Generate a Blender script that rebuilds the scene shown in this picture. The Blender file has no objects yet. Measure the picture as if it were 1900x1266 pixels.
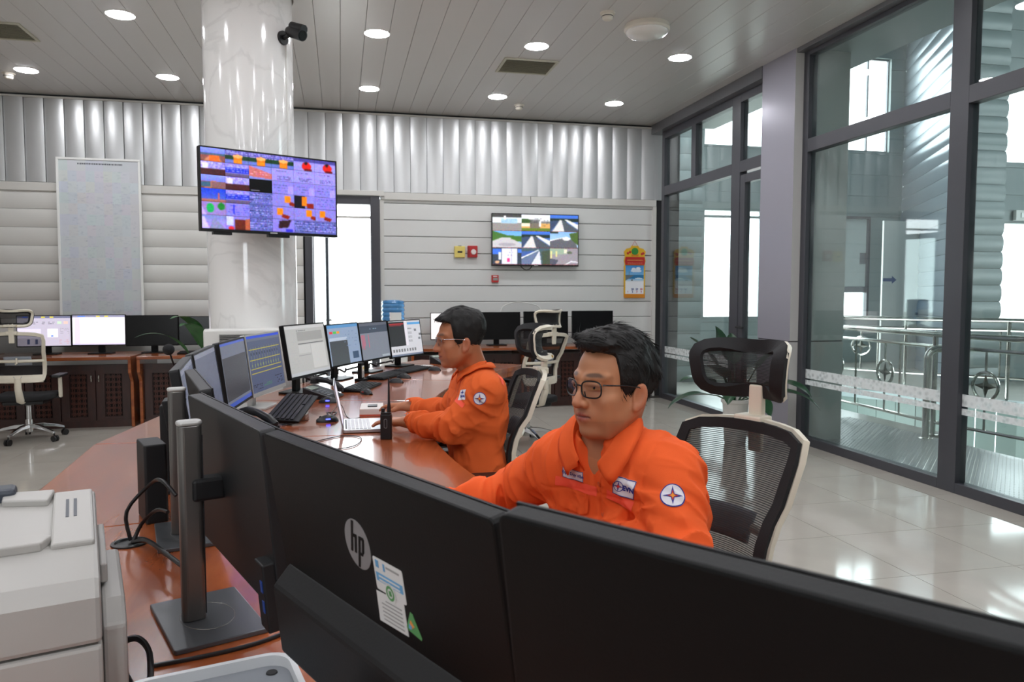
import bpy, bmesh, math, random
import numpy as np
from mathutils import Vector, Matrix, noise
from mathutils.bvhtree import BVHTree
random.seed(7); np.random.seed(7)
S = bpy.context.scene
COL = S.collection
PI = math.pi
def R(d): return d * PI / 180.0

# ------------------------------------------------------------------ camera, sky, exposure
cam = bpy.data.cameras.new('camera'); cam_o = bpy.data.objects.new('camera', cam); COL.objects.link(cam_o)
cam.sensor_fit = 'HORIZONTAL'; cam.sensor_width = 36.0; cam.lens = 26.526
cam.clip_start = 0.02; cam.clip_end = 200
cam_o.location = (0, 0, 1.40)
cam_o.rotation_euler = (R(90 - 3.6), 0, R(-12.76))
S.camera = cam_o
cam.dof.use_dof = True; cam.dof.focus_distance = 2.1; cam.dof.aperture_fstop = 11.0

W = bpy.data.worlds.new('sky'); S.world = W; W.use_nodes = True
nt = W.node_tree; bg = nt.nodes['Background']
bg.inputs[0].default_value = (0.90, 0.96, 1.0, 1); bg.inputs[1].default_value = 3.3

S.view_settings.view_transform = 'Standard'; S.view_settings.look = 'None'
S.view_settings.gamma = 1.0; S.view_settings.use_curve_mapping = False
S.view_settings.exposure = 1.42
S.cycles.use_denoising = True
S.cycles.max_bounces = 10; S.cycles.transparent_max_bounces = 24
S.cycles.diffuse_bounces = 5; S.cycles.glossy_bounces = 5
S.cycles.caustics_reflective = False; S.cycles.caustics_refractive = False
S.cycles.sample_clamp_indirect = 6.0
LAMP = 42.0      # radiance of the ceiling downlights

# ------------------------------------------------------------------ helpers
def srgb(*c):
    if len(c) == 1: c = c[0]
    f = lambda v: (v / 12.92 if v <= 0.04045 else ((v + 0.055) / 1.055) ** 2.4)
    return tuple(f(v / 255.0) for v in c[:3]) + (1.0,)

MATS = {}
def mat(name, color=(128, 128, 128), rough=0.5, metal=0.0, spec=0.5, emit=None, strength=0.0, coat=0.0,
        vary=0.0, scale=8.0, bump=0.0, bscale=60.0, attr=False, stretch=None):
    if name in MATS: return MATS[name]
    m = bpy.data.materials.new(name); m.use_nodes = True
    nt = m.node_tree; b = nt.nodes['Principled BSDF']
    c = srgb(color) if max(color[:3]) > 1.0 else tuple(color[:3]) + (1.0,)
    b.inputs['Base Color'].default_value = c
    b.inputs['Roughness'].default_value = rough
    b.inputs['Metallic'].default_value = metal
    b.inputs['Specular IOR Level'].default_value = spec
    if coat: b.inputs['Coat Weight'].default_value = coat; b.inputs['Coat Roughness'].default_value = 0.05
    if emit is not None:
        b.inputs['Emission Color'].default_value = srgb(emit); b.inputs['Emission Strength'].default_value = strength
    if attr:
        a = nt.nodes.new('ShaderNodeAttribute'); a.attribute_name = 'col'
        nt.links.new(a.outputs['Color'], b.inputs['Base Color'])
        if strength:
            nt.links.new(a.outputs['Color'], b.inputs['Emission Color'])
            b.inputs['Emission Strength'].default_value = strength
    if vary or bump:
        tc = nt.nodes.new('ShaderNodeTexCoord'); mp = nt.nodes.new('ShaderNodeMapping')
        nt.links.new(tc.outputs['Object'], mp.inputs[0])
        if stretch: mp.inputs['Scale'].default_value = stretch
    if vary:
        n = nt.nodes.new('ShaderNodeTexNoise'); n.inputs['Scale'].default_value = scale; n.inputs['Detail'].default_value = 5
        nt.links.new(mp.outputs[0], n.inputs['Vector'])
        r = nt.nodes.new('ShaderNodeValToRGB')
        k0, k1 = 1 - vary, 1 + vary
        r.color_ramp.elements[0].position = 0.3; r.color_ramp.elements[1].position = 0.7
        r.color_ramp.elements[0].color = tuple(min(1, v * k0) for v in c[:3]) + (1,)
        r.color_ramp.elements[1].color = tuple(min(1, v * k1) for v in c[:3]) + (1,)
        nt.links.new(n.outputs['Fac'], r.inputs[0]); nt.links.new(r.outputs[0], b.inputs['Base Color'])
    if bump:
        n = nt.nodes.new('ShaderNodeTexNoise'); n.inputs['Scale'].default_value = bscale; n.inputs['Detail'].default_value = 3
        nt.links.new(mp.outputs[0], n.inputs['Vector'])
        bp = nt.nodes.new('ShaderNodeBump'); bp.inputs['Strength'].default_value = bump; bp.inputs['Distance'].default_value = 0.002
        nt.links.new(n.outputs['Fac'], bp.inputs['Height']); nt.links.new(bp.outputs[0], b.inputs['Normal'])
    MATS[name] = m
    return m

def glass_mat(name, tint=(0.86, 0.93, 0.92), gloss=0.9, dirt=0.0):
    if name in MATS: return MATS[name]
    m = bpy.data.materials.new(name); m.use_nodes = True
    nt = m.node_tree; nt.nodes.clear()
    out = nt.nodes.new('ShaderNodeOutputMaterial')
    tr = nt.nodes.new('ShaderNodeBsdfTransparent'); tr.inputs[0].default_value = tint + (1,)
    gl = nt.nodes.new('ShaderNodeBsdfGlossy'); gl.inputs['Roughness'].default_value = 0.02
    fr = nt.nodes.new('ShaderNodeLayerWeight'); fr.inputs[0].default_value = 0.5
    pw = nt.nodes.new('ShaderNodeMath'); pw.operation = 'POWER'; pw.inputs[1].default_value = 4.0
    nt.links.new(fr.outputs['Facing'], pw.inputs[0])
    mu = nt.nodes.new('ShaderNodeMath'); mu.operation = 'MULTIPLY_ADD'; mu.inputs[1].default_value = gloss; mu.inputs[2].default_value = 0.04*gloss
    nt.links.new(pw.outputs[0], mu.inputs[0])
    mx = nt.nodes.new('ShaderNodeMixShader')
    nt.links.new(mu.outputs[0], mx.inputs[0]); nt.links.new(tr.outputs[0], mx.inputs[1]); nt.links.new(gl.outputs[0], mx.inputs[2])
    last = mx
    if dirt:
        df = nt.nodes.new('ShaderNodeBsdfDiffuse'); df.inputs[0].default_value = (0.8, 0.85, 0.85, 1)
        tc = nt.nodes.new('ShaderNodeTexCoord'); n = nt.nodes.new('ShaderNodeTexNoise')
        n.inputs['Scale'].default_value = 1.3; n.inputs['Detail'].default_value = 6
        nt.links.new(tc.outputs['Object'], n.inputs['Vector'])
        rg = nt.nodes.new('ShaderNodeMapRange'); rg.inputs[1].default_value = 0.45; rg.inputs[2].default_value = 0.8
        rg.inputs[3].default_value = 0.0; rg.inputs[4].default_value = dirt
        nt.links.new(n.outputs['Fac'], rg.inputs[0])
        m2 = nt.nodes.new('ShaderNodeMixShader')
        nt.links.new(rg.outputs[0], m2.inputs[0]); nt.links.new(mx.outputs[0], m2.inputs[1]); nt.links.new(df.outputs[0], m2.inputs[2])
        last = m2
    nt.links.new(last.outputs[0], out.inputs[0])
    MATS[name] = m
    return m

class MB:
    """collects shapes; build() links them as one mesh object"""
    def __init__(s): s.v = []; s.f = []; s.mi = []; s.m = 0
    def add(s, vs, fs, M=None):
        o = len(s.v)
        s.v += [tuple(M @ Vector(v)) if M is not None else tuple(v) for v in vs]
        s.f += [tuple(i + o for i in f) for f in fs]; s.mi += [s.m] * len(fs)
        return s
    def box(s, x0, x1, y0, y1, z0, z1, M=None):
        vs = [(x, y, z) for x in (x0, x1) for y in (y0, y1) for z in (z0, z1)]
        fs = [(0, 1, 3, 2), (4, 6, 7, 5), (0, 4, 5, 1), (2, 3, 7, 6), (0, 2, 6, 4), (1, 5, 7, 3)]
        return s.add(vs, fs, M)
    def cbox(s, c, d, M=None):
        return s.box(c[0]-d[0]/2, c[0]+d[0]/2, c[1]-d[1]/2, c[1]+d[1]/2, c[2]-d[2]/2, c[2]+d[2]/2, M)
    def prism(s, poly, a0, a1, axis='z', M=None):
        n = len(poly)
        def P(p, a):
            return (p[0], p[1], a) if axis == 'z' else ((p[0], a, p[1]) if axis == 'y' else (a, p[0], p[1]))
        vs = [P(p, a0) for p in poly] + [P(p, a1) for p in poly]
        fs = [tuple(range(n))[::-1], tuple(range(n, 2 * n))] + [(i, (i+1) % n, n + (i+1) % n, n + i) for i in range(n)]
        return s.add(vs, fs, M)
    def tube(s, pts, r, n=8, closed=False, M=None, caps=True):
        pts = [Vector(p) for p in pts]; k = len(pts)
        rr = r if isinstance(r, (list, tuple)) else [r] * k
        T = []
        for i in range(k):
            a = pts[(i-1) % k] if (closed or i > 0) else pts[i]; b = pts[(i+1) % k] if (closed or i < k-1) else pts[i]
            t = (b - a); T.append(t.normalized() if t.length > 1e-9 else Vector((0, 0, 1)))
        up = Vector((0, 0, 1)) if abs(T[0].z) < 0.9 else Vector((1, 0, 0))
        u = T[0].cross(up).normalized(); vs = []
        for i in range(k):
            u = (u - T[i] * u.dot(T[i]))
            u = u.normalized() if u.length > 1e-6 else T[i].orthogonal().normalized()
            w = T[i].cross(u)
            for j in range(n):
                a = 2 * PI * j / n
                vs.append(pts[i] + (u * math.cos(a) + w * math.sin(a)) * rr[i])
        fs = []
        for i in range(k if closed else k - 1):
            i2 = (i + 1) % k
            for j in range(n):
                fs.append((i*n + j, i*n + (j+1) % n, i2*n + (j+1) % n, i2*n + j))
        if not closed and caps: fs += [tuple(range(n))[::-1], tuple((k-1)*n + j for j in range(n))]
        return s.add(vs, fs, M)
    def lathe(s, prof, n=24, M=None, cap=True):
        vs = [(p[0]*math.cos(2*PI*j/n), p[0]*math.sin(2*PI*j/n), p[1]) for p in prof for j in range(n)]
        k = len(prof); fs = []
        for i in range(k-1):
            for j in range(n): fs.append((i*n+j, i*n+(j+1) % n, (i+1)*n+(j+1) % n, (i+1)*n+j))
        if cap: fs += [tuple(range(n))[::-1], tuple((k-1)*n+j for j in range(n))]
        return s.add(vs, fs, M)
    def ball(s, c, r, n=12, m=8):
        r = r if isinstance(r, (tuple, list)) else (r, r, r)
        vs = [(c[0], c[1], c[2]-r[2])]
        for i in range(1, m):
            a = -PI/2 + PI*i/m
            for j in range(n):
                b = 2*PI*j/n
                vs.append((c[0]+r[0]*math.cos(a)*math.cos(b), c[1]+r[1]*math.cos(a)*math.sin(b), c[2]+r[2]*math.sin(a)))
        vs.append((c[0], c[1], c[2]+r[2])); L = len(vs)-1
        fs = [(0, 1+(j+1) % n, 1+j) for j in range(n)]
        for i in range(m-2):
            for j in range(n): fs.append((1+i*n+j, 1+i*n+(j+1) % n, 1+(i+1)*n+(j+1) % n, 1+(i+1)*n+j))
        fs += [(L, 1+(m-2)*n+j, 1+(m-2)*n+(j+1) % n) for j in range(n)]
        return s.add(vs, fs)
    def grid(s, P, M=None, closed_u=False):
        a = len(P); b = len(P[0]); vs = [p for row in P for p in row]; fs = []
        for i in range(a if closed_u else a-1):
            i2 = (i+1) % a
            for j in range(b-1): fs.append((i*b+j, i2*b+j, i2*b+j+1, i*b+j+1))
        return s.add(vs, fs, M)
    def mesh(s, name, mats, smooth=None):
        me = bpy.data.meshes.new(name)
        me.from_pydata([tuple(v) for v in s.v], [], s.f)
        if not isinstance(mats, (list, tuple)): mats = [mats]
        for m in mats: me.materials.append(m)
        if len(mats) > 1: me.polygons.foreach_set('material_index', s.mi)
        bm = bmesh.new(); bm.from_mesh(me); bmesh.ops.recalc_face_normals(bm, faces=bm.faces)
        if smooth is not None:
            for f in bm.faces: f.smooth = True
            lim = R(smooth)
            for e in bm.edges:
                if len(e.link_faces) == 2: e.smooth = e.calc_face_angle(0) < lim
        bm.to_mesh(me); bm.free()
        return me
    def build(s, name, mats, parent=None, loc=None, rot=None, smooth=None, bevel=0.0, seg=2):
        me = s.mesh(name, mats, smooth)
        return obj(name, me, parent, loc, rot, bevel, seg)

def obj(name, me, parent=None, loc=None, rot=None, bevel=0.0, seg=2):
    o = bpy.data.objects.new(name, me); COL.objects.link(o)
    if parent is not None: o.parent = parent
    if loc is not None: o.location = loc
    if rot is not None: o.rotation_euler = rot
    if bevel:
        b = o.modifiers.new('bevel', 'BEVEL'); b.width = bevel; b.segments = seg; b.limit_method = 'ANGLE'; b.angle_limit = R(40)
        b.harden_normals = False
    return o

def tag(o, label=None, cat=None, group=None, kind=None):
    if label: o['label'] = label
    if cat: o['category'] = cat
    if group: o['group'] = group
    if kind: o['kind'] = kind
    return o
def thing(name, label, cat, loc=(0, 0, 0), rz=0.0, group=None):
    o = bpy.data.objects.new(name, None); COL.objects.link(o); o.empty_display_size = 0.05
    o.location = loc; o.rotation_euler = (0, 0, rz)
    return tag(o, label, cat, group)
def struct(o, label=None):
    o['kind'] = 'structure'
    if label: o['label'] = label
    return o
def dup(root, loc, rz=None, label=None, group=None):
    def cp(o, parent):
        c = o.copy(); COL.objects.link(c)
        if parent is not None: c.parent = parent
        for ch in list(o.children): cp(ch, c)
        return c
    r = cp(root, None)
    r.location = loc
    if rz is not None: r.rotation_euler = (0, 0, rz)
    if label: r['label'] = label
    if group: r['group'] = group
    return r

def rrect(w, h, r, n=5):
    """rounded rectangle outline centred on 0,0"""
    P = []
    for cx, cy, a0 in ((w/2-r, h/2-r, 0), (-w/2+r, h/2-r, 90), (-w/2+r, -h/2+r, 180), (w/2-r, -h/2+r, 270)):
        for i in range(n+1):
            a = R(a0 + 90*i/n); P.append((cx + r*math.cos(a), cy + r*math.sin(a)))
    return P

def text_mesh(name, txt, size, m, parent=None, M=None, align='CENTER', extrude=0.0004, shear=0.0, bold=0.0):
    cu = bpy.data.curves.new(name, 'FONT'); cu.body = txt; cu.size = size; cu.align_x = align; cu.align_y = 'CENTER'
    cu.extrude = extrude; cu.shear = shear; cu.offset = bold; cu.resolution_u = 3
    t = bpy.data.objects.new(name, cu); COL.objects.link(t)
    dg = bpy.context.evaluated_depsgraph_get()
    me = bpy.data.meshes.new_from_object(t.evaluated_get(dg))
    bpy.data.objects.remove(t); bpy.data.curves.remove(cu)
    me.name = name
    if M is not None: me.transform(M)
    me.materials.clear(); me.materials.append(m)
    return obj(name, me, parent)

def set_face_col(me, cols):
    a = me.attributes.new('col', 'FLOAT_COLOR', 'FACE')
    c = np.ones((len(me.polygons), 4), np.float32); c[:, :3] = cols
    a.data.foreach_set('color', c.ravel())
def lin(a):
    a = np.asarray(a, np.float32)
    return np.where(a <= 0.04045, a/12.92, ((a+0.055)/1.055)**2.4)

def picture(name, img, w, h, m, parent=None, M=None):
    """a flat sheet in the local XZ plane (x right, z up), one face per cell of img (rows from the top, sRGB 0..1)"""
    H, Wd = img.shape[:2]
    xs = np.linspace(-w/2, w/2, Wd+1); zs = np.linspace(h/2, -h/2, H+1)
    X, Z = np.meshgrid(xs, zs)
    v = np.stack([X.ravel(), np.zeros(X.size), Z.ravel()], 1)
    i, j = np.meshgrid(np.arange(H), np.arange(Wd), indexing='ij')
    a = (i*(Wd+1)+j).ravel()
    f = np.stack([a, a+Wd+1, a+Wd+2, a+1], 1)
    me = bpy.data.meshes.new(name); me.from_pydata(v.tolist(), [], f.tolist())
    if M is not None: me.transform(M)
    me.materials.append(m)
    set_face_col(me, lin(np.clip(img.reshape(-1, 3), 0, 1)))
    return obj(name, me, parent)

OX, OY = 5.4, 3.4                      # centre of the curved console
def arc(r, t): return (OX - r*math.cos(R(t)), OY + r*math.sin(R(t)))
# ------------------------------------------------------------------ materials of the room
M_tile = mat('polished_tile', (188, 182, 172), 0.08, spec=0.5, vary=0.05, scale=3)
M_grout = mat('grout', (58, 54, 48), 0.8)
M_plank = mat('ceiling_plank', (208, 206, 203), 0.32, spec=0.5)
M_dark = mat('dark_gap', (40, 40, 42), 0.9)
M_alu = mat('brushed_panel', (205, 206, 206), 0.36, metal=0.55, vary=0.02, scale=3)
M_panelw = mat('white_panel', (214, 213, 208), 0.38, vary=0.02, scale=3)
M_panelr = mat('grey_white_panel', (212, 212, 209), 0.4, vary=0.015, scale=3)
M_ledge = mat('ledge_metal', (208, 206, 200), 0.35)
M_frame = mat('frame_dark_grey', (66, 66, 72), 0.38, vary=0.03)
M_frame2 = mat('trim_mid_grey', (118, 118, 122), 0.25, metal=0.3)
M_pillarp = mat('pillar_cladding', (158, 156, 166), 0.3, metal=0.25)
M_pillarw = mat('pillar_cladding_white', (200, 199, 196), 0.4)
M_glass = glass_mat('pane_glass', (0.88, 0.945, 0.935), 1.0, dirt=0.10)
M_taupe = mat('taupe_wainscot', (96, 88, 82), 0.5)
M_white = mat('white_plastic', (228, 228, 224), 0.4)
M_steel = mat('polished_steel', (200, 198, 192), 0.14, metal=1.0)
M_rearw = mat('plaster', (190, 188, 184), 0.7)

YB = 9.60; ZC = 3.64; XG = 4.22; XL = -5.2; YR = -3.4

# floor: grey grout bed, each tile a piece
fl = MB().box(XL-.2, XG+.1, YR-.2, YB+.2, -0.12, -0.004).build('floor', M_grout)
struct(fl, 'polished beige tiled floor of the control room')
px, py = 0.61, 0.625
tile = MB().box(-px/2+.0016, px/2-.0016, -py/2+.0016, py/2-.0016, -0.012, 0.0).mesh('tile', M_tile)
x0 = 2.755 + px/2; y0 = 4.39 + py/2
for i in range(-13, 2):
    for j in range(-7, 8):
        x = x0 + i*px; y = y0 + j*py
        if x > 3.9 or y > 9.5 or y < 0.2: continue
        obj('tile', tile, fl, (x, y, 0), bevel=0.0)
strip = MB().box(3.9812, 4.2, -py/2+.0012, py/2-.0012, -0.012, 0.0).mesh('tile', M_tile)
for j in range(-7, 8):
    obj('tile', strip, fl, (0, y0 + j*py, 0))
fb = MB()
fb.box(XL, XG, YR, 0.30, -0.01, 0.0); fb.box(XL, -5.0, 0.3, YB, -0.01, 0.0)
fb.build('plain_border', M_tile, fl)

# ceiling of long planks
ce = MB().box(XL-.2, XG+.4, YR-.2, YB+.2, ZC+.015, ZC+.12).build('ceiling', M_dark)
struct(ce, 'suspended ceiling of long grey metal planks')
pk = MB()
pk.prism([(-.1022, .003), (-.1005, 0), (.1005, 0), (.1022, .003), (.1022, .02), (-.1022, .02)], YR, YB, 'y')
pkm = pk.mesh('plank', M_plank)
k = 0
x = -0.387 + 0.1035
for i in range(-24, 22):
    xx = x + i*0.2065
    if xx < XL or xx > XG + 0.05: continue
    obj('plank', pkm, ce, (xx, 0, ZC))
# wall at the back
wb = MB()
wb.box(XL-.2, -0.42, YB+.03, YB+.2, 0, ZC); wb.box(.50, XG+.3, YB+.03, YB+.2, 0, ZC); wb.box(-.42, .50, YB+.03, YB+.2, 2.62, ZC)
wb = wb.build('wall_back', M_dark); struct(wb, 'back wall clad in metal panels, vertical above the ledge and horizontal below')
def prof_curve(w, bulge, lip, n=8):
    P = []
    for i in range(n+1):
        t = i/n; P.append((-w/2 + w*t, -bulge*math.sin(PI*min(1, t*1.0))**0.8 - lip*t))
    return P
w = 0.2005
pr_ = prof_curve(w, 0.012, 0.016)
vp = MB().prism(pr_ + [(w/2, .02), (-w/2, .02)], 2.66, 3.60, 'z').mesh('panel', M_alu, smooth=30)
for i in range(-24, 23):
    xx = -0.2585 + 0.2052*i
    if xx < XL or xx > XG - .06: continue
    obj('panel', vp, wb, (xx, YB, 0))
# the rounded horizontal panels left of the door, the flat ones right of it
hp = prof_curve(0.2025, 0.014, 0.004)
hl = MB().prism([(-y, z) for z, y in []] or [(p[1], p[0]) for p in hp] + [(.02, .10125), (.02, -.10125)], XL, -0.44, 'x').mesh('panel', M_panelw, smooth=30)
for i in range(13):
    obj('panel', hl, wb, (0, YB, 0.02 + .1035 + i*0.2065 - 0.14))
fp = [(0.006, -.0995), (0, -.094), (0, .094), (.006, .0995), (.02, .0995), (.02, -.0995)]
hr = MB().prism(fp, 0.53, 4.12, 'x').mesh('panel', M_panelr)
for i in range(9):
    obj('panel', hr, wb, (0, YB, 0.78 + i*0.2055 + .0))
hrt = MB().prism([(.006, -.05), (0, -.046), (0, .05), (.02, .05), (.02, -.05)], 0.53, 4.12, 'x')
hrt.build('panel', M_panelr, wb, (0, YB, 2.58))
MB().box(.53, 4.12, YB-.012, YB+.02, 0.0, .655).build('lower_panel', M_taupe, wb)
MB().box(.53, 4.12, YB-.02, YB+.02, .655, .675).build('lower_rail', M_ledge, wb)
MB().box(XL, -.44, YB-.03, YB+.02, 2.56, 2.655).build('ledge', M_ledge, wb, bevel=.006)
lr = MB(); lr.box(.50, 2.412, YB-.035, YB+.02, 2.565, 2.655); lr.build('ledge', M_ledge, wb, bevel=.006)
MB().box(2.418, 4.16, YB-.035, YB+.02, 2.565, 2.655).build('ledge', M_ledge, wb, bevel=.006)
MB().box(.485, .535, YB-.02, YB+.02, 0, 2.57).build('edge_post', M_ledge, wb)
MB().box(4.115, 4.165, YB-.025, YB+.02, 0, 2.565).build('edge_post', M_ledge, wb)
MB().box(4.13, 4.24, YB-.02, YB+.03, 2.655, ZC-.04).build('corner_panel', M_alu, wb)
tt = MB(); tt.box(XL, 4.19, YB-.035, YB+.02, 3.595, 3.615)
struct(tt.build('trim_1', M_ledge), 'thin metal trim where the back wall meets the ceiling')
# other walls (mostly behind the camera)
wl = MB().box(XL-.2, XL, YR-.2, YB+.2, 0, ZC).build('wall_left', M_rearw); struct(wl, 'plain side wall')
wr = MB()
wr.box(XL-.2, XG+.2, YR-.2, YR, 0, 1.5); wr.box(XL-.2, XG+.2, YR-.2, YR, 2.7, ZC)
for a, b in ((XL-.2, -3.6), (-1.8, XG+.2)): wr.box(a, b, YR-.2, YR, 1.5, 2.7)
struct(wr.build('wall_rear', M_rearw), 'rear wall with one window')

# door at the back, half hidden by the column
dr = thing('door_1', None, None, (0.04, YB, 0)); struct(dr, 'glazed grey metal door in the back wall, overexposed daylight outside')
d = MB()
d.box(-.46, -.37, -.03, .13, 0, 2.60); d.box(.33, .445, -.05, .13, 0, 2.60); d.box(-.46, .445, -.03, .13, 2.50, 2.60)
d.build('door_frame', M_frame, dr, bevel=.004)
d = MB(); d.box(-.52, .50, -.075, .0, 2.605, 2.665); d.build('hood', M_ledge, dr, bevel=.004)
d = MB(); d.box(-.37, .33, .02, .035, 2.33, 2.36); d.box(-.37, .33, .02, .05, 0, .10); d.build('rail', M_ledge, dr)
lf = MB()
lf.box(0, .05, 0, .045, .02, 2.32); lf.box(.60, .66, 0, .045, .02, 2.32); lf.box(.05, .60, 0, .045, .02, .16); lf.box(.05, .60, 0, .045, 2.24, 2.32)
leaf = lf.build('door_leaf', M_frame, dr, (-.36, .10, 0), (0, 0, R(74)))
MB().box(.05, .60, .018, .026, .16, 2.24).build('pane', M_glass, leaf)
MB().tube([(.62, -.0, 1.05), (.62, -.05, 1.05), (.51, -.055, 1.05)], .011, 8).build('handle', M_steel, leaf, smooth=40)
MB().tube([(.30, -.05, 1.00), (.30, -.085, 1.00), (.20, -.09, 1.0)], .011, 8).build('latch_handle', M_steel, dr, smooth=40)

# glazed side: pillar, two bays of dark framed glass
pl = MB(); pl.box(4.09, 4.66, 6.30, 6.86, 0, ZC); pl.m = 1
pm = MB(); pm.box(4.09, 4.66, 6.30, 6.86, 0, .945); pm.box(4.09, 4.66, 6.30, 6.86, .955, ZC+.02)
po = pm.build('pillar', [M_pillarp, M_pillarw])
me = po.data
for p in me.polygons:
    if p.normal.y < -0.5 or p.normal.y > .5: p.material_index = 1
struct(po, 'square pillar clad in lilac grey metal between the two glazed bays')
MB().box(4.096, 4.65, 6.306, 6.854, .94, .96).build('joint', M_dark, po)
def frame(name, label, bars, panes, glass=M_glass):
    o = thing(name, None, None, (XG, 0, 0)); struct(o, label)
    for (y0, y1, z0, z1) in bars:
        MB().box(-.045, .045, y0, y1, z0, z1).build('frame_bar', M_frame, o, bevel=.003)
    for (y0, y1, z0, z1) in panes:
        MB().box(-.005, .005, y0, y1, z0, z1).build('pane', glass, o)
    return o
frame('window_1', 'wide glazed bay in dark grey frames looking into the stair hall',
      [(6.22, 6.30, 0, 3.60), (4.40, 4.56, 0, 3.60), (2.35, 2.50, 0, 3.60), (.3, .45, 0, 3.6)] +
      [(a, b, z0, z1) for a, b in ((.45, 2.35), (2.50, 4.40), (4.56, 6.22)) for z0, z1 in ((0, .075), (2.69, 2.81), (3.56, 3.60))],
      [(4.56, 6.22, .075, 2.69), (2.50, 4.40, .075, 2.69), (.45, 2.35, .075, 2.69),
       (4.56, 6.22, 2.81, 3.56), (2.50, 4.40, 2.81, 3.56), (.45, 2.35, 2.81, 3.56)])
frame('window_2', 'narrow glazed bay of dark grey frames beside the calendar wall',
      [(9.36, 9.44, 0, 3.52), (7.42, 7.60, 0, 3.52), (8.47, 8.58, 2.81, 3.43), (7.60, 9.36, 3.43, 3.52), (6.86, 7.42, 3.43, 3.52),
       (7.60, 9.36, 2.69, 2.81), (6.86, 7.42, 2.69, 2.81), (7.60, 9.36, 0, .07)],
      [(7.60, 9.36, .07, 2.69), (8.58, 9.36, 2.81, 3.43), (7.60, 8.47, 2.81, 3.43), (6.86, 7.42, 2.81, 3.43)])
d2 = thing('door_2', None, None, (XG, 0, 0)); struct(d2, 'dark framed glass door with lever handle behind the pillar')
q = MB(); q.box(-.04, .03, 7.32, 7.415, .01, 2.66); q.box(-.04, .03, 6.87, 6.9, .01, 2.66); q.box(-.04, .03, 6.9, 7.32, 2.57, 2.66); q.box(-.04, .03, 6.9, 7.32, .01, .12)
q.build('door_leaf', M_frame, d2, bevel=.003)
MB().box(-.008, .0, 6.9, 7.32, .12, 2.57).build('pane', M_glass, d2)
MB().tube([(-.04, 7.36, 1.04), (-.09, 7.36, 1.04), (-.09, 7.22, 1.04)], .011, 8).build('handle', M_dark, d2, smooth=40)
t2 = MB(); t2.box(4.10, 4.27, 0.3, 6.30, 3.60, ZC); struct(t2.build('trim_2', M_frame2), 'grey metal head trim over the wide glazed bay')
t3 = MB(); t3.box(4.08, 4.27, 6.86, 9.58, 3.52, ZC); struct(t3.build('trim_3', M_frame2), 'grey metal head trim over the narrow glazed bay')
wr2 = MB(); wr2.box(XG-.05, XG+.15, YR, .3, 0, ZC); struct(wr2.build('wall_right', M_rearw), 'short side wall behind the camera')
# frosted safety bands on the glass
M_frost = mat('frosted_film', (235, 240, 240), 0.6, bump=0.6, bscale=40)
fn = M_frost.node_tree; pb = fn.nodes['Principled BSDF']; pb.inputs['Alpha'].default_value = 0.55
tc_ = fn.nodes.new('ShaderNodeTexCoord'); vr_ = fn.nodes.new('ShaderNodeTexVoronoi'); vr_.inputs['Scale'].default_value = 26
fn.links.new(tc_.outputs['Object'], vr_.inputs['Vector']); mr_ = fn.nodes.new('ShaderNodeMapRange'); mr_.inputs[1].default_value = .1; mr_.inputs[2].default_value = .6; mr_.inputs[3].default_value = .35; mr_.inputs[4].default_value = .85
fn.links.new(vr_.outputs['Distance'], mr_.inputs[0]); fn.links.new(mr_.outputs[0], pb.inputs['Alpha'])
for nm, y0, y1, w in (('window_1', 4.56, 6.22, 1), ('window_1', 2.5, 4.4, 1), ('window_2', 7.6, 9.36, 2)):
    ow = bpy.data.objects[nm]
    b_ = MB(); b_.box(-.0075, -.0055, y0, y1, .615, .70); b_.box(-.0075, -.0055, y0, y1, .555, .60)
    fo = b_.build('frosted_band', M_frost, ow)

# marble column
M_marble = mat('marble', (242, 241, 239), 0.12, coat=0.3)
mn = M_marble.node_tree; b = mn.nodes['Principled BSDF']
tc = mn.nodes.new('ShaderNodeTexCoord'); n1 = mn.nodes.new('ShaderNodeTexNoise'); n1.inputs['Scale'].default_value = 1.7; n1.inputs['Detail'].default_value = 8; n1.inputs['Distortion'].default_value = 1.2
mn.links.new(tc.outputs['Object'], n1.inputs['Vector'])
rp = mn.nodes.new('ShaderNodeValToRGB'); e = rp.color_ramp.elements
e[0].position = .47; e[0].color = srgb(243, 242, 240); e[1].position = .53; e[1].color = srgb(243, 242, 240)
k = e.new(.5); k.color = srgb(233, 232, 230)
mn.links.new(n1.outputs['Fac'], rp.inputs[0]); mn.links.new(rp.outputs[0], b.inputs['Base Color'])
CX, CY, CR = -.652, 6.08, .321
c = MB().lathe([(CR, 0), (CR, ZC)], 72, Matrix.Translation((CX, CY, 0))).build('column', M_marble, smooth=40)
struct(c, 'round white marble column behind the curved console')
MB().lathe([(CR+.012, ZC-.03), (CR+.012, ZC)], 72, Matrix.Translation((CX, CY, 0)), cap=False).build('collar_ring', M_ledge, c, smooth=40)
# ------------------------------------------------------------------ stair hall beyond the glass
M_hallw = mat('hall_wall_panel', (146, 156, 156), 0.4, vary=0.04, scale=2)
M_hallm = mat('hall_metal_panel', (138, 146, 154), 0.30, metal=0.5, vary=0.03, scale=2)
M_mint = mat('mint_panel', (112, 126, 120), 0.55)
M_plate = mat('diamond_plate', (150, 152, 152), 0.34, metal=0.55)
M_hallf = mat('hall_floor', (170, 166, 158), 0.25, vary=.06, scale=3)
hf = MB()
hf.box(XG+.1, 5.62, 0.2, 6.3, -.12, 0); hf.box(XG+.1, 5.9, 6.3, 9.5, -.12, 0)
hf.box(5.62, 7.0, .2, 3.0, -.12, 0)
far = [(7.05, 9.95), (7.67, 8.79), (8.45, 7.93), (8.9, 3.0), (7.0, 3.0), (7.0, .2), (13.0, .2), (13.0, 15.0), (4.3, 15.0), (4.3, 9.5), (5.9, 9.5)]
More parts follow.
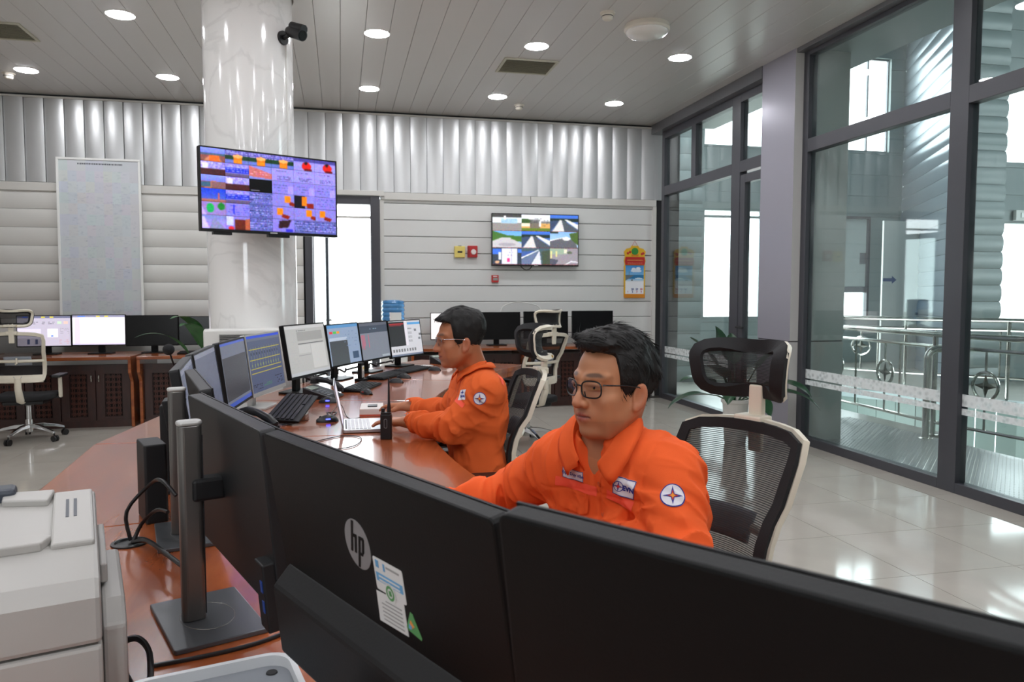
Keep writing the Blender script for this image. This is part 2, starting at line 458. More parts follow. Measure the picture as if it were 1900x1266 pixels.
hf.prism(far, -.12, -0.0, 'z')
hfo = hf.build('floor_hall', M_hallf); struct(hfo, 'stair hall landing floor beyond the glass')
dp = MB().box(XG+.06, 5.60, .3, 7.4, 0, .006).build('diamond_plate', M_plate, hfo)
# raised lozenges on the plate, joined (far too many to pick apart)
bm = MB(); a = .0085; bq = .003
for i in range(35):
    for j in range(112):
        x = XG + .12 + i*.040; y = 3.2 + j*.038
        if x > 5.58 or y > 7.38: continue
        if (i + j) % 2: vs = [(x-a, y, .006), (x, y-bq, .006), (x+a, y, .006), (x, y+bq, .006), (x, y, .0082)]
        else: vs = [(x-bq, y, .006), (x, y-a, .006), (x+bq, y, .006), (x, y+a, .006), (x, y, .0082)]
        bm.add(vs, [(0, 1, 4), (1, 2, 4), (2, 3, 4), (3, 0, 4)])
tag(bm.build('lozenge_relief', M_steel, hfo), kind='stuff')
# stairwell walls below the landing
sw = MB(); sw.box(5.55, 5.62, 3.0, 6.3, -2.6, -.02); sw.box(5.55, 9.6, 2.95, 3.0, -2.6, -.12); 
sw = sw.build('wall_stairwell', M_mint); struct(sw, 'mint panelled stairwell walls below the landing')
fpts = [(5.9, 9.5), (7.05, 9.95), (7.67, 8.79), (8.45, 7.93), (8.9, 3.0)]
for (xa, ya), (xb, yb) in zip(fpts[:-1], fpts[1:]):
    L = math.hypot(xb-xa, yb-ya); n = max(1, int(L/.22)); ang = math.atan2(yb-ya, xb-xa)
    st = MB().box(.004, L/n-.004, -.02, .02, -2.6, -.10).mesh('panel', M_mint)
    for i in range(n):
        obj('panel', st, sw, (xa+(xb-xa)*i/n, ya+(yb-ya)*i/n, 0), (0, 0, ang))
    MB().box(0, L, -.05, .04, -.10, .02).build('edge_trim', M_hallw, sw, (xa, ya, 0), (0, 0, ang))
MB().box(5.5, 9.6, 2.9, 10, -2.7, -2.6).build('stairwell_floor', M_hallf, sw)

def panel_wall(name, label, p0, p1, z0, z1, m, pitch=.245, bulge=.02, holes=(), depth=.15):
    """a wall from p0 to p1 (seen face on its right-hand side) clad in horizontal panels; holes=(s0,s1,z0,z1)"""
    L = math.hypot(p1[0]-p0[0], p1[1]-p0[1]); ang = math.atan2(p1[1]-p0[1], p1[0]-p0[0])
    w_ = thing(name, None, None, (p0[0], p0[1], 0), ang); struct(w_, label)
    def spans(z):
        cuts = sorted([(h[0], h[1]) for h in holes if h[2]-.001 < z < h[3]+.001]); s = 0; out = []
        for a_, b_ in cuts:
            if a_ > s: out.append((s, a_))
            s = b_
        if s < L: out.append((s, L))
        return out
    zs = sorted({z0, z1} | {h[2] for h in holes} | {h[3] for h in holes})
    back = MB()
    for za, zb in zip(zs[:-1], zs[1:]):
        for a_, b_ in spans((za+zb)/2): back.box(a_, b_, .02, depth, za, zb)
    back.build('backing', M_dark if not holes else m, w_)
    z = z0
    while z < z1 - .02:
        zt = min(z + pitch, z1)
        edges = sorted({z, zt} | {h[2] for h in holes if z < h[2] < zt} | {h[3] for h in holes if z < h[3] < zt})
        for za, zb in zip(edges[:-1], edges[1:]):
            if zb - za < .02: continue
            P = [(.02, za+.003)] + [(-bulge*math.sin(PI*t/6)**.7, za+.003+(zb-za-.006)*t/6) for t in range(7)] + [(.02, zb-.003)]
            for a_, b_ in spans((za+zb)/2):
                MB().prism(P, a_, b_, 'x').build('panel', m, w_, smooth=35)
        z = zt
    return w_
# far wall of the hall, with bright windows and a doorway
HH = 6.8
fw = panel_wall('wall_hall_far', 'far wall of the stair hall with bright windows', (4.3, 13.4), (11.2, 13.4), 0, HH, M_hallw, .42, .003,
           holes=((2.5, 4.5, .9, 3.0), (2.5, 4.5, 4.25, 6.1), (5.45, 6.15, .9, 2.95), (5.45, 6.55, 4.25, 6.1)))
# two projecting walls clad in shiny metal
panel_wall('wall_hall_oblique', 'obliquely receding wall of glossy horizontal metal panels', (11.2, 13.4), (9.20, 9.72), 0, HH, M_hallm, .255, .022)
panel_wall('wall_hall_front', 'short wall of rounded horizontal metal panels right of the mullion', (9.20, 9.72), (9.93, 9.72), 0, HH, M_hallw, .255, .03)
panel_wall('wall_hall_side', 'pale hall wall with tall bright windows at the right', (9.93, 9.9), (13.0, 9.9), 0, HH, M_hallw, .42, .003,
           holes=((.17, 1.7, 0.95, 2.5), (.13, 1.7, 3.45, 4.65)))
panel_wall('wall_hall_near', 'corrugated panel wall seen through the narrow bay', (4.45, 11.0), (5.55, 11.0), 0, HH, M_hallw, .255, .02)
hc = MB().box(XG+.1, 13, .2, 15, HH, HH+.15).build('ceiling_hall', M_hallw); struct(hc, 'stair hall ceiling')
sf = MB(); sf.box(XG+.1, 5.0, .2, 9.6, ZC, HH)
struct(sf.build('trim_4', M_hallw), 'deep soffit above the glazing on the hall side')
rj = MB()
for za, zb in ((0, 1.0), (3.0, 4.2), (6.0, HH)): rj.box(12.9, 13.05, .2, 9.8, za, zb)
for ya, yb in ((.2, 4.6), (7.6, 9.8)):
    rj.box(12.9, 13.05, ya, yb, 1.0, 3.0); rj.box(12.9, 13.05, ya, yb, 4.2, 6.0)
rj.box(4.4, 13, .1, .25, 0, HH)
struct(rj.build('wall_hall_right', M_hallw), 'hall wall with windows right of the frame')
wn = thing('window_3', None, None, (0, 13.42, 0)); struct(wn, 'bright upper window of the hall')
for x in (9.74, 10.36, 10.83): MB().box(x, x+.03, .05, .10, 4.25, 6.1).build('window_frame', M_frame2, wn)
for z in (4.25, 6.07): MB().box(9.77, 10.83, .05, .10, z, z+.03).build('window_frame', M_frame2, wn)
wn = thing('window_4', None, None, (0, 13.42, 0)); struct(wn, 'large bright lower window seen through the narrow bay')
for x in (6.8, 8.0, 8.78): MB().box(x, x+.03, 0, .05, .9, 3.0).build('window_frame', M_hallw, wn)
for z in (.9, 2.86): MB().box(6.83, 8.78, 0, .05, z, z+.05).build('window_frame', M_hallw, wn)
wn = thing('window_5', None, None, (0, 13.42, 0)); struct(wn, 'narrow hall window with dark frame and grey blind')
MB().box(10.42, 10.47, -.03, .05, .9, 2.95).build('window_frame', M_frame, wn); MB().box(9.75, 10.42, -.03, .05, 2.90, 2.95).build('window_frame', M_frame, wn)
MB().box(9.75, 10.42, .03, .045, 1.50, 2.9).build('blind', mat('blind_white', (200, 208, 208), .6), wn)
for xa, xb, za, zb in ((9.75, 9.92, 2.0, 2.22), (10.28, 10.42, 2.0, 2.22), (9.80, 10.42, 1.42, 1.54)): MB().box(xa, xb, .02, .03, za, zb).build('blind_patch', M_frame2, wn)
# open white door leaf standing in the hall
dl = thing('door_3', None, None, (10.05, 12.0, 0), R(4)); struct(dl, 'white door leaf standing open in the hall')
MB().box(-.43, .43, -.02, .02, .02, 2.72).build('door_leaf', M_white, dl, bevel=.004)
MB().box(.33, .39, -.05, -.02, 1.0, 1.05).build('handle', M_steel, dl)
ar = MB(); ar.prism([(-.42, 1.62), (-.22, 1.62), (-.22, 1.58), (-.12, 1.65), (-.22, 1.72), (-.22, 1.68), (-.42, 1.68)], -.0235, -.0205, 'y'); ar.build('blue_arrow', mat('arrow_blue', (70, 92, 140), .6), dl)
# wall lamp and switch in the hall
em = thing('emergency_lamp', 'small white twin emergency lamp on the hall wall at the far right', 'lamp', (10.45, 9.86, 2.62))
MB().cbox((0, 0, 0), (.34, .06, .16)).build('body', M_white, em, bevel=.01)
MB().cbox((.03, -.035, 0), (.22, .02, .08)).build('lens', mat('lamp_lens', (235, 238, 235), .1), em, bevel=.005)

# railings with star-in-ring ornaments
M_star = mat('star_metal', (96, 94, 88), .3, metal=.8)
def railing(label, pts, zt, seg_posts, ornaments, z_mid, z_bot, group=None):
    """pts: foot polyline; ornaments and bars laid along it"""
    o = thing('railing', label, 'railing', (pts[0][0], pts[0][1], 0))
    ox, oy = pts[0]
    P = [Vector((x-ox, y-oy, 0)) for x, y in pts]
    def at(s):
        for a_, b_ in zip(P[:-1], P[1:]):
            L = (b_-a_).length
            if s <= L + 1e-6: return a_ + (b_-a_)*(s/L), (b_-a_).normalized()
            s -= L
        return P[-1], (P[-1]-P[-2]).normalized()
    tot = sum((b_-a_).length for a_, b_ in zip(P[:-1], P[1:]))
    MB().tube([p + Vector((0, 0, zt)) for p in P], .030, 12).build('handrail', M_steel, o, smooth=40)
    for nm, z, r in (('mid_rail', z_mid, .019), ('bottom_rail', z_bot, .017)):
        MB().tube([p + Vector((0, 0, z)) for p in P], r, 8).build(nm, M_steel, o, smooth=40)
    for s in seg_posts:
        p, t = at(s); b_ = MB().tube([p + Vector((0, 0, 0)), p + Vector((0, 0, zt))], .026, 10)
        b_.lathe([(.05, 0), (.05, .008), (.03, .015)], 14, Matrix.Translation(p))
        b_.build('post', M_steel, o, smooth=40)
    n = int(tot/.36)
    for i in range(n):
        s = (i+.5)*tot/n
        if min([abs(s-q_) for q_ in ornaments] + [9]) < .17 or min([abs(s-q_) for q_ in seg_posts] + [9]) < .06: continue
        p, t = at(s); MB().tube([p + Vector((0, 0, z_bot)), p + Vector((0, 0, z_mid))], .011, 6).build('baluster', M_steel, o, smooth=40)
    for s in ornaments:
        p, t = at(s); zc = z_bot + (z_mid-z_bot)*.56; rr = .128
        ring = [p + t*(rr*math.cos(2*PI*k/28)) + Vector((0, 0, zc + rr*math.sin(2*PI*k/28))) for k in range(28)]
        og = MB().tube(ring, .015, 8, closed=True).build('ornament_ring', M_steel, o, smooth=40)
        st = MB(); nrm = Vector((-t.y, t.x, 0)); c0 = p + Vector((0, 0, zc))
        tip = [c0 + t*(.112*math.cos(PI/2*k)) + Vector((0, 0, .112*math.sin(PI/2*k))) for k in range(4)]
        val = [c0 + (t*math.cos(PI/4+PI/2*k) + Vector((0, 0, 1))*math.sin(PI/4+PI/2*k))*.04 for k in range(4)]
        vs = [v for k in range(4) for v in (tip[k], val[k])] + [c0 + nrm*.02, c0 - nrm*.02]
        fs = [(i_, (i_+1) % 8, 8) for i_ in range(8)] + [((i_+1) % 8, i_, 9) for i_ in range(8)]
        st.add(vs, fs).build('star', M_star, og)
        for za, zb in ((z_bot, zc-rr), (zc+rr, z_mid)):
            MB().tube([p + Vector((0, 0, za)), p + Vector((0, 0, zb))], .011, 6).build('ornament_stem', M_steel, og, smooth=40)
    return o
railing('near stainless railing with star rings along the diamond plate landing', [(5.86, 8.9), (5.70, 6.32), (5.80, 5.4), (5.85, 3.2)], 1.0,
        [0.1, 2.6, 4.4, 5.6], [0.95, 1.85, 3.15, 4.0], .88, .13)
railing('far stainless railing with star rings beyond the stairwell', [(5.95, 9.62), (7.0, 10.08), (7.72, 8.92), (8.52, 8.02), (8.98, 4.0)], 1.05,
        [.1, 1.14, 2.4, 3.6, 5.2], [.6, 1.8, 3.0, 4.3], .92, .30)
# tall bent post at the head of the stairs
bp_ = thing('stair_post', 'thick stainless newel tube bent over at the top of the stairs', 'post', (5.50, 6.17, 0))
Pp = [(0, 0, 0), (0, 0, .78)] + [(.09*(1-math.cos(a))*.9, -.09*(1-math.cos(a))*.3, .78+.09*math.sin(a)) for a in np.linspace(0, PI/2, 7)] + [(.14, -.04, .87)]
MB().tube(Pp, .034, 14).build('tube', M_steel, bp_, smooth=40)
MB().lathe([(.07, 0), (.07, .008), (.04, .016)], 20).build('foot_flange', M_steel, bp_, smooth=30)
# ground outside
gr = MB().box(-40, 60, YB+.2, 60, -.35, -.2); 
gr = gr.build('ground_outside', mat('concrete_outside', (190, 188, 182), .9)); struct(gr, 'bright concrete ground outside')

# ------------------------------------------------------------------ on the ceiling
M_lamp = mat('downlight_glow', (255, 255, 255), 0.4, emit=(249, 250, 255), strength=LAMP)
M_trimw = mat('white_trim', (235, 235, 232), .35)
vis = [(-1.70, 6.77), (.335, 6.76), (1.765, 6.78), (3.18, 6.80), (-3.05, 8.62), (-1.72, 8.57), (.335, 8.56), (1.775, 8.58), (3.18, 8.58)]
lab = ['round ceiling downlight, upper left, between the left vent and the column', 'lit ceiling downlight right of the column camera, nearer row',
       'lit ceiling downlight directly in front of the square ceiling vent', 'lit ceiling downlight nearest the glass wall, beyond the dome lamp',
       'leftmost lit ceiling downlight in the row by the back wall', 'lit ceiling downlight left of the column in the back row',
       'lit ceiling downlight first right of the column in the back row', 'lit ceiling downlight behind the square vent, by the small detector',
       'rightmost lit ceiling downlight in the row by the back wall']
dl0 = thing('downlight', lab[0], 'downlight', (vis[0][0], vis[0][1], ZC), 0, 'recessed ceiling downlights')
MB().lathe([(.098, .0), (.112, -.003), (.110, .003), (.098, .006)], 32, cap=False).build('rim', M_trimw, dl0, smooth=50)
MB().lathe([(.098, -.0045), (.098, -.001)], 32).build('lens', M_lamp, dl0)
for (x, y), l in list(zip(vis, lab))[1:]: dup(dl0, (x, y, ZC), label=l)
for y, rw in zip((4.97, 3.17, 1.37, -.45, -2.2), ('first', 'second', 'third', 'fourth', 'fifth')):
    for x, cl in zip((-3.05, -1.70, .335, 1.765, 3.18), ('leftmost', 'second from the left', 'middle', 'second from the right', 'rightmost')):
        dup(dl0, (x, y, ZC), label='%s ceiling downlight of the %s row nearer than the visible ones' % (cl, rw))
M_vent = mat('vent_cream', (196, 194, 176), .5)
def vent(loc, label):
    o = thing('ceiling_vent', label, 'vent', loc, 0, 'square ceiling vents')
    b_ = MB()
    for x0, x1, y0, y1 in ((-.27, .27, -.23, -.205), (-.27, .27, .205, .23), (-.27, -.245, -.205, .205), (.245, .27, -.205, .205)): b_.box(x0, x1, y0, y1, -.012, .0)
    b_.build('vent_frame', M_vent, o, bevel=.002)
    MB().box(-.245, .245, -.205, .205, -.002, .0).build('backing', mat('vent_back', (150, 148, 134), .8), o)
    sl = MB().box(-.245, .245, -.011, .011, -.001, .001).mesh('slat', M_vent)
    for i in range(13): obj('slat', sl, o, (0, -.19+i*.0317, -.006), (R(28), 0, 0))
vent((1.82, 7.38, ZC), 'cream square ceiling vent right of centre between the downlights')
vent((-2.84, 7.38, ZC), 'cream square ceiling vent at the left edge of the picture')
M_cream = mat('aged_white_plastic', (226, 220, 206), .4)
for (x, y), l in zip(((2.11, 5.86), (2.10, 8.89), (-3.27, 8.78)), ('white smoke detector beside the dome lamp at the top', 'small white smoke detector near the back wall, right of centre', 'white smoke detector at the far left of the ceiling')):
    o = thing('smoke_detector', l, 'smoke detector', (x, y, ZC), 0, 'ceiling smoke detectors')
    MB().lathe([(.0, -.012), (.058, -.012), (.062, 0), (0, 0)], 24, cap=False).build('base', M_cream, o, smooth=40)
    MB().lathe([(0, -.058), (.030, -.058), (.040, -.05), (.046, -.024), (.046, -.012), (0, -.012)], 24, cap=False).build('sensor_head', M_cream, o, smooth=40)
    MB().lathe([(.0465, -.034), (.0465, -.028)], 24, cap=False).build('slot_ring', M_dark, o)
o = thing('dome_lamp', 'round white unlit dome lamp on the ceiling, top right', 'lamp', (2.53, 6.06, ZC))
MB().lathe([(0, 0), (.185, 0), (.19, -.035), (.18, -.05), (0, -.05)], 48, cap=False).build('base', M_cream, o, smooth=40)
MB().lathe([(.178, -.05)] + [(.178*math.cos(a), -.05-.062*math.sin(a)) for a in np.linspace(0, PI/2-.01, 10)], 48, cap=False).build('diffuser', mat('opal_glass', (236, 234, 228), .08, coat=.5), o, smooth=60)

# security camera on the column
o = thing('security_camera', 'black bullet security camera on the right side of the marble column', 'camera', (CX+CR*.80, CY-CR*.58, 3.27))
M_blk = mat('black_plastic', (22, 22, 24), .4)
ax = Vector((.80, -.58, 0))
MB().tube([ax*0, ax*.02], .05, 20).build('mount_plate', M_blk, o, smooth=40)
MB().tube([ax*.02, ax*.09+Vector((0, 0, .02))], .018, 10).build('arm', M_blk, o, smooth=40)
d_ = Vector((.62, -.62, -.35)).normalized(); s0 = ax*.06+Vector((0, 0, .045))
MB().tube([s0, s0+d_*.03, s0+d_*.16], [.03, .042, .042], 20).build('housing', M_blk, o, smooth=40)
MB().tube([s0+d_*.16, s0+d_*.163], .034, 20).build('lens', mat('dark_lens', (8, 8, 10), .05), o, smooth=40)
MB().tube([s0+d_*.04+Vector((0, 0, .043)), s0+d_*.175+Vector((0, 0, .043))], [.03, .034], 10).build('sun_hood', M_blk, o, smooth=40)
o = tag(MB().tube([(CX+CR*.88, CY-CR*.48, 3.25), (CX+CR*.89, CY-CR*.49, 2.2)], .010, 8).build('cable_conduit', M_white, smooth=40),
        'thin white cable conduit running down the column below the camera', 'conduit')
# ------------------------------------------------------------------ painted screens (one colour per cell)
M_screen = mat('lit_screen', (10, 10, 10), 0.25, attr=True, strength=.20, spec=.35)
M_screentv = mat('lit_screen_tv', (10, 10, 10), 0.25, attr=True, strength=.36, spec=.35)
M_screenb = mat('lit_screen_bright', (10, 10, 10), 0.25, attr=True, strength=.33, spec=.35)
M_print = mat('printed_sheet', (255, 255, 255), 0.55, attr=True)
def C(*c): return np.array(c, np.float32)/255.0
class Paint:
    def __init__(s, w, h, bg): s.a = np.zeros((h, w, 3), np.float32) + C(*bg); s.w = w; s.h = h
    def rect(s, x0, y0, x1, y1, c, al=1.0):
        X0, X1 = int(round(x0*s.w)), max(int(round(x1*s.w)), int(round(x0*s.w))+1); Y0, Y1 = int(round(y0*s.h)), max(int(round(y1*s.h)), int(round(y0*s.h))+1)
        s.a[max(0, Y0):Y1, max(0, X0):X1] = s.a[max(0, Y0):Y1, max(0, X0):X1]*(1-al) + C(*c)*al; return s
    def poly(s, pts, c, al=1.0):
        yy, xx = np.mgrid[0:s.h, 0:s.w]; x = (xx+.5)/s.w; y = (yy+.5)/s.h
        ins = np.zeros((s.h, s.w), bool); n = len(pts)
        for i in range(n):
            x1, y1 = pts[i]; x2, y2 = pts[(i+1) % n]
            if y1 == y2: continue
            cr = ((y1 > y) != (y2 > y)) & (x < (x2-x1)*(y-y1)/(y2-y1)+x1)
            ins ^= cr
        s.a[ins] = s.a[ins]*(1-al) + C(*c)*al; return s
    def disc(s, cx, cy, rx, ry, c, al=1.0):
        yy, xx = np.mgrid[0:s.h, 0:s.w]; m = (((xx+.5)/s.w-cx)/rx)**2 + (((yy+.5)/s.h-cy)/ry)**2 < 1
        s.a[m] = s.a[m]*(1-al) + C(*c)*al; return s
    def noise(s, amt, seed=0, tint=True):
        r = np.random.RandomState(seed); s.a += (r.rand(s.h, s.w, 3 if tint else 1)-.5)*amt; s.a = np.clip(s.a, 0, 1); return s
    def vgrad(s, top, bot):
        t = np.linspace(0, 1, s.h)[:, None, None]; s.a[:] = C(*top)*(1-t) + C(*bot)*t; return s
    def text(s, x0, y0, x1, y1, c, rows, seed=0, fill=.7, al=.8):
        r = np.random.RandomState(seed)
        for k in range(rows):
            y = y0 + (y1-y0)*(k+.3)/rows; x = x0; 
            while x < x1:
                L = .015 + r.rand()*.05
                if r.rand() < fill: s.rect(x, y, min(x+L, x1), y+.001, c, al)
                x += L + .015
        return s
# --- 36 small camera pictures for the column television
def cell36(k, w=34, h=19):
    r = np.random.RandomState(100+k); p = Paint(w, h, (150, 150, 205)); row, col = divmod(k, 6)
    if k in (0, 12, 18):
        p.vgrad((150, 170, 240), (110, 120, 190)); p.rect(0, .45, 1, 1, (150, 105, 90)); p.poly([(.1, 1), (.45, .4), (.6, .4), (.9, 1)], (205, 150, 110))
        if k == 0: p.rect(.35, .55, .75, .95, (235, 130, 50)); p.rect(.0, .35, 1, .5, (90, 120, 130))
        if k == 18: p.vgrad((50, 90, 200), (110, 130, 190)); p.rect(0, .8, 1, 1, (180, 130, 110)); p.rect(.68, .3, .73, .8, (210, 130, 90))
        if k == 12: p.poly([(.4, .45), (1, .55), (1, 1), (.4, 1)], (150, 120, 110)); p.rect(.0, .5, .38, .9, (80, 120, 130))
    elif k in (1, 2, 3):
        p.rect(0, .0, 1, .35, (110, 110, 170)); p.text(0, 0, 1, .4, (235, 235, 255), 3, k); p.rect(0, .35, 1, .7, (40, 80, 45))
        p.rect(0, .7, 1, 1, (120, 140, 190)); p.rect(.34, .42, .72, .95, (230, 140, 30)); p.disc(.53, .42, .2, .14, (250, 190, 110)); p.rect(.38, .7, .68, .9, (240, 160, 40))
    elif k in (4, 5):
        p.rect(0, 0, 1, .25, (90, 90, 150)); p.rect(0, .25, 1, 1, (165, 165, 215)); p.disc(.6, .6, .22, .35, (215, 50, 35)); p.disc(.58, .35, .08, .12, (60, 30, 30)); p.rect(.5, .8, .85, .95, (120, 30, 30))
    elif k in (6, 13): p.text(0, 0, 1, .5, (240, 240, 255), 5, k, .6); p.rect(0, .5, 1, 1, (90, 50, 50)); p.rect(.05, .1, .3, .5, (230, 230, 255))
    elif k == 7 or k == 19: p.rect(0, .3, 1, .7, (60, 80, 190)); p.text(.05, .05, .95, .6, (220, 225, 255), 4, k); p.rect(0, .75, 1, 1, (120, 110, 130))
    elif k == 8: p.rect(0, 0, 1, 1, (150, 160, 210)); p.poly([(0, 0), (1, .5), (1, .9), (0, .8)], (200, 130, 115)); p.text(.05, .35, .9, .7, (240, 220, 230), 2, k, .5)
    elif k in (9, 10, 11): p.rect(0, 0, 1, 1, (165, 165, 215)); p.text(.25, .55, .85, .85, (60, 60, 90), 3, k, .75); p.text(.2, .15, .7, .25, (60, 60, 80), 1, k)
    elif k == 14: p.rect(0, 0, 1, 1, (12, 12, 14)); p.rect(.05, .82, .45, .9, (190, 190, 190))
    elif k in (21, 27, 29, 33) or k == 28: 
        p.rect(0, .2, 1, 1, (150, 150, 200)); ox = .2 if k in (27, 29) else .55
        p.rect(ox, .1, ox+.28, .65, (245, 155, 30)); p.poly([(ox+.25, .55), (ox+.6, .7), (ox+.5, .95), (ox+.2, .8)], (150, 55, 30)); 
        if k == 33: p.rect(0, 0, 1, 1, (150, 150, 205)); p.poly([(.3, .1), (.85, .0), (.7, .6), (.25, .7)], (70, 45, 45)); p.rect(.6, .75, .9, .95, (70, 70, 190))
    elif k == 22: p.rect(0, 0, .5, 1, (40, 35, 45)); p.rect(.35, .05, .6, .8, (240, 150, 30)); p.rect(.6, .6, .9, .95, (150, 50, 30))
    elif k == 24: p.rect(0, 0, 1, 1, (165, 150, 190)); p.disc(.35, .45, .16, .35, (40, 190, 100)); p.disc(.8, .3, .15, .28, (50, 150, 60)); p.poly([(0, .3), (.2, 1), (0, 1)], (200, 190, 230))
    elif k == 25: p.text(.1, .1, .95, .9, (60, 70, 190), 5, k, .5); p.rect(.3, .1, .34, .8, (50, 70, 200))
    elif k == 30: p.vgrad((140, 160, 190), (180, 160, 225)); p.poly([(.3, 1), (.45, .2), (.55, .2), (1, 1)], (150, 160, 180)); p.poly([(0, .1), (.1, .1), (.3, 1), (0, 1)], (205, 205, 250))
    elif k == 31: p.rect(0, 0, .3, .7, (200, 215, 245)); p.rect(.35, .2, .8, 1, (120, 60, 40)); p.poly([(.8, .2), (1, .1), (1, 1), (.8, 1)], (190, 120, 80)); p.disc(.2, .9, .12, .15, (220, 70, 70))
    elif k in (20, 26, 32, 34, 35): p.rect(0, 0, 1, 1, (120, 130, 180)); p.text(0, 0, 1, .9, (30, 35, 60), 5, k, .5); p.text(0, .1, 1, .9, (225, 230, 255), 4, k+50, .45)
    elif k in (15, 16, 17): p.text(.1, .2, .9, .8, (70, 80, 120), 3, k, .45); p.rect(.7, .3, .98, 1, (175, 170, 240)) 
    else: p.text(.1, .1, .9, .8, (70, 80, 150), 4, k, .45)
    p.noise(.15, k); p.a = np.clip(p.a, 0, 1)**1.35*np.array([.98, .92, 1.08]); p.a[-1, :] *= .7; p.a[:, -1] *= .85
    return soft(soft(np.clip(p.a, 0, 1)))
def soft(a):
    p = np.pad(a, ((1, 1), (1, 1), (0, 0)), 'edge'); return .52*a+.12*(p[:-2, 1:-1]+p[2:, 1:-1]+p[1:-1, :-2]+p[1:-1, 2:])
def img36(): return np.concatenate([np.concatenate([cell36(r*6+c) for c in range(6)], 1) for r in range(6)], 0)
def cell9(k, w=54, h=31):
    p = Paint(w, h, (120, 120, 120)); sky = (70, 130, 225)
    def road(cx, flip=1):
        p.vgrad((60, 110, 215), (80, 100, 140)); p.rect(0, .2, 1, .38, (30, 45, 40)); p.poly([(0, .35), (.38, .3), (.0, 1)], (55, 70, 100)); p.poly([(cx, .28), (cx+.06, .28), (1, 1), (cx-.28, 1)], (215, 214, 212)); p.poly([(cx+.06, .28), (cx+.11, .28), (1.05, .95), (1, 1), (.52, 1)], (74, 80, 90)); p.poly([(cx+.14, .25), (cx+.25, .25), (1, .55), (1, .85)], (228, 226, 222))
    if k == 0: p.rect(0, 0, 1, .2, (60, 60, 60)); p.rect(0, .2, 1, .5, (225, 232, 238)); p.rect(.3, .25, .85, .55, (165, 200, 225)); p.rect(.38, .1, .46, .35, (240, 240, 245)); p.rect(0, .55, 1, 1, (142, 136, 134)); p.text(.3, .3, .85, .5, (120, 160, 190), 3, 5)
    if k == 1: p.rect(0, 0, 1, .4, (225, 228, 235)); p.disc(.1, .4, .25, .15, (50, 80, 40)); p.rect(0, .5, 1, .8, (214, 160, 90)); p.rect(0, .5, .3, .7, (245, 225, 200)); p.rect(.3, .3, .65, .8, (90, 90, 90), .8); p.rect(.62, .4, .68, .7, (235, 235, 235)); p.rect(0, .8, 1, 1, (95, 120, 40)); p.text(.3, .2, .95, .7, (50, 50, 50), 5, 4, .35)
    if k == 2: road(.35)
    if k == 3: p.vgrad((100, 165, 235), (150, 190, 235)); p.poly([(0, .0), (.5, .25), (1, .3), (1, .6), (0, .6)], (62, 105, 44)); p.poly([(.3, .4), (.6, .4), (1, .75), (1, 1), (0, 1), (0, .6)], (196, 192, 196)); p.poly([(.6, .45), (1, .5), (1, .65)], (70, 110, 40)); p.disc(.5, .8, .3, .1, (165, 160, 170))
    if k == 4: road(.33)
    if k == 5: p.vgrad((130, 175, 240), (190, 215, 245)); p.poly([(0, .5), (.55, .3), (.9, .6), (1, 1), (0, 1)], (92, 92, 100)); p.rect(0, .0, .3, .1, (40, 50, 45)); p.poly([(0, .5), (.6, .28), (.65, .3), (0, .57)], (235, 235, 235)); p.poly([(.68, .1), (1, 0), (1, .8), (.75, .45)], (70, 95, 45)); p.disc(.58, .42, .14, .1, (240, 240, 240))
    if k == 6: p.rect(0, 0, 1, 1, (50, 60, 75)); p.rect(0, .05, .3, .4, (60, 110, 225)); p.rect(.32, .02, .85, .98, (226, 226, 244)); p.rect(.65, .02, .67, .98, (170, 170, 200)); p.rect(.5, .62, .6, .85, (240, 60, 130)); p.rect(.2, .25, .3, .7, (225, 230, 240)); p.rect(.87, .05, 1, .3, (70, 120, 230)); p.disc(.16, .85, .08, .08, (220, 170, 130)); p.text(.45, .1, .85, .5, (60, 60, 110), 3, 3, .25)
    if k == 7: p.rect(0, 0, 1, 1, (70, 90, 100)); p.poly([(0, .2), (.6, .15), (0, .6)], (60, 90, 160)); p.poly([(0, .55), (.58, .1), (.62, .12), (0, .65)], (235, 235, 240)); p.poly([(0, .7), (.6, .15), (.3, 1), (0, 1)], (100, 115, 150)); p.poly([(.63, .12), (.7, 1), (.33, 1)], (216, 218, 236)); p.poly([(.7, .2), (1, .1), (1, 1), (.75, 1)], (66, 78, 62))
    if k == 8: p.rect(0, 0, 1, 1, (150, 142, 150)); p.rect(0, 0, .6, .35, (150, 170, 150)); p.rect(.02, .15, .08, .6, (225, 215, 140)); p.rect(.2, .15, .26, .5, (225, 215, 140)); p.rect(.5, .05, .62, .3, (235, 225, 200)); p.disc(.7, .25, .1, .08, (90, 100, 80)); p.poly([(0, .6), (.3, .7), (.2, 1), (0, 1)], (80, 80, 95)); p.poly([(.5, 1), (.75, .75), (1, .8), (1, 1)], (236, 234, 240))
    if k == 8: p.poly([(.55, 1), (.77, .82), (1, .86), (1, 1)], (150, 140, 150))
    p.a = soft(p.a)*.9+.04; p.noise(.08, 40+k); p.a[-1, :] = p.a[-1, :]*.4 + C(225, 80, 90)*.6*np.random.RandomState(k).rand(w, 1); p.a[-1] = np.clip(p.a[-1], 0, 1)
    return soft(np.clip(p.a, 0, 1))
def img9(): return np.concatenate([np.concatenate([cell9(r*3+c) for c in range(3)], 1) for r in range(3)], 0)
def scr_map(w=80, h=48):       # dark monitoring page with scattered small drawings
    p = Paint(w, h, (86, 92, 112)); p.rect(0, 0, 1, .06, (120, 124, 140)); p.text(.05, .15, .95, .8, (60, 64, 84), 9, 2, .25); p.disc(.4, .55, .1, .2, (66, 72, 100)); p.rect(.3, .7, .34, .95, (60, 70, 190)); return p.noise(.03, 1).a
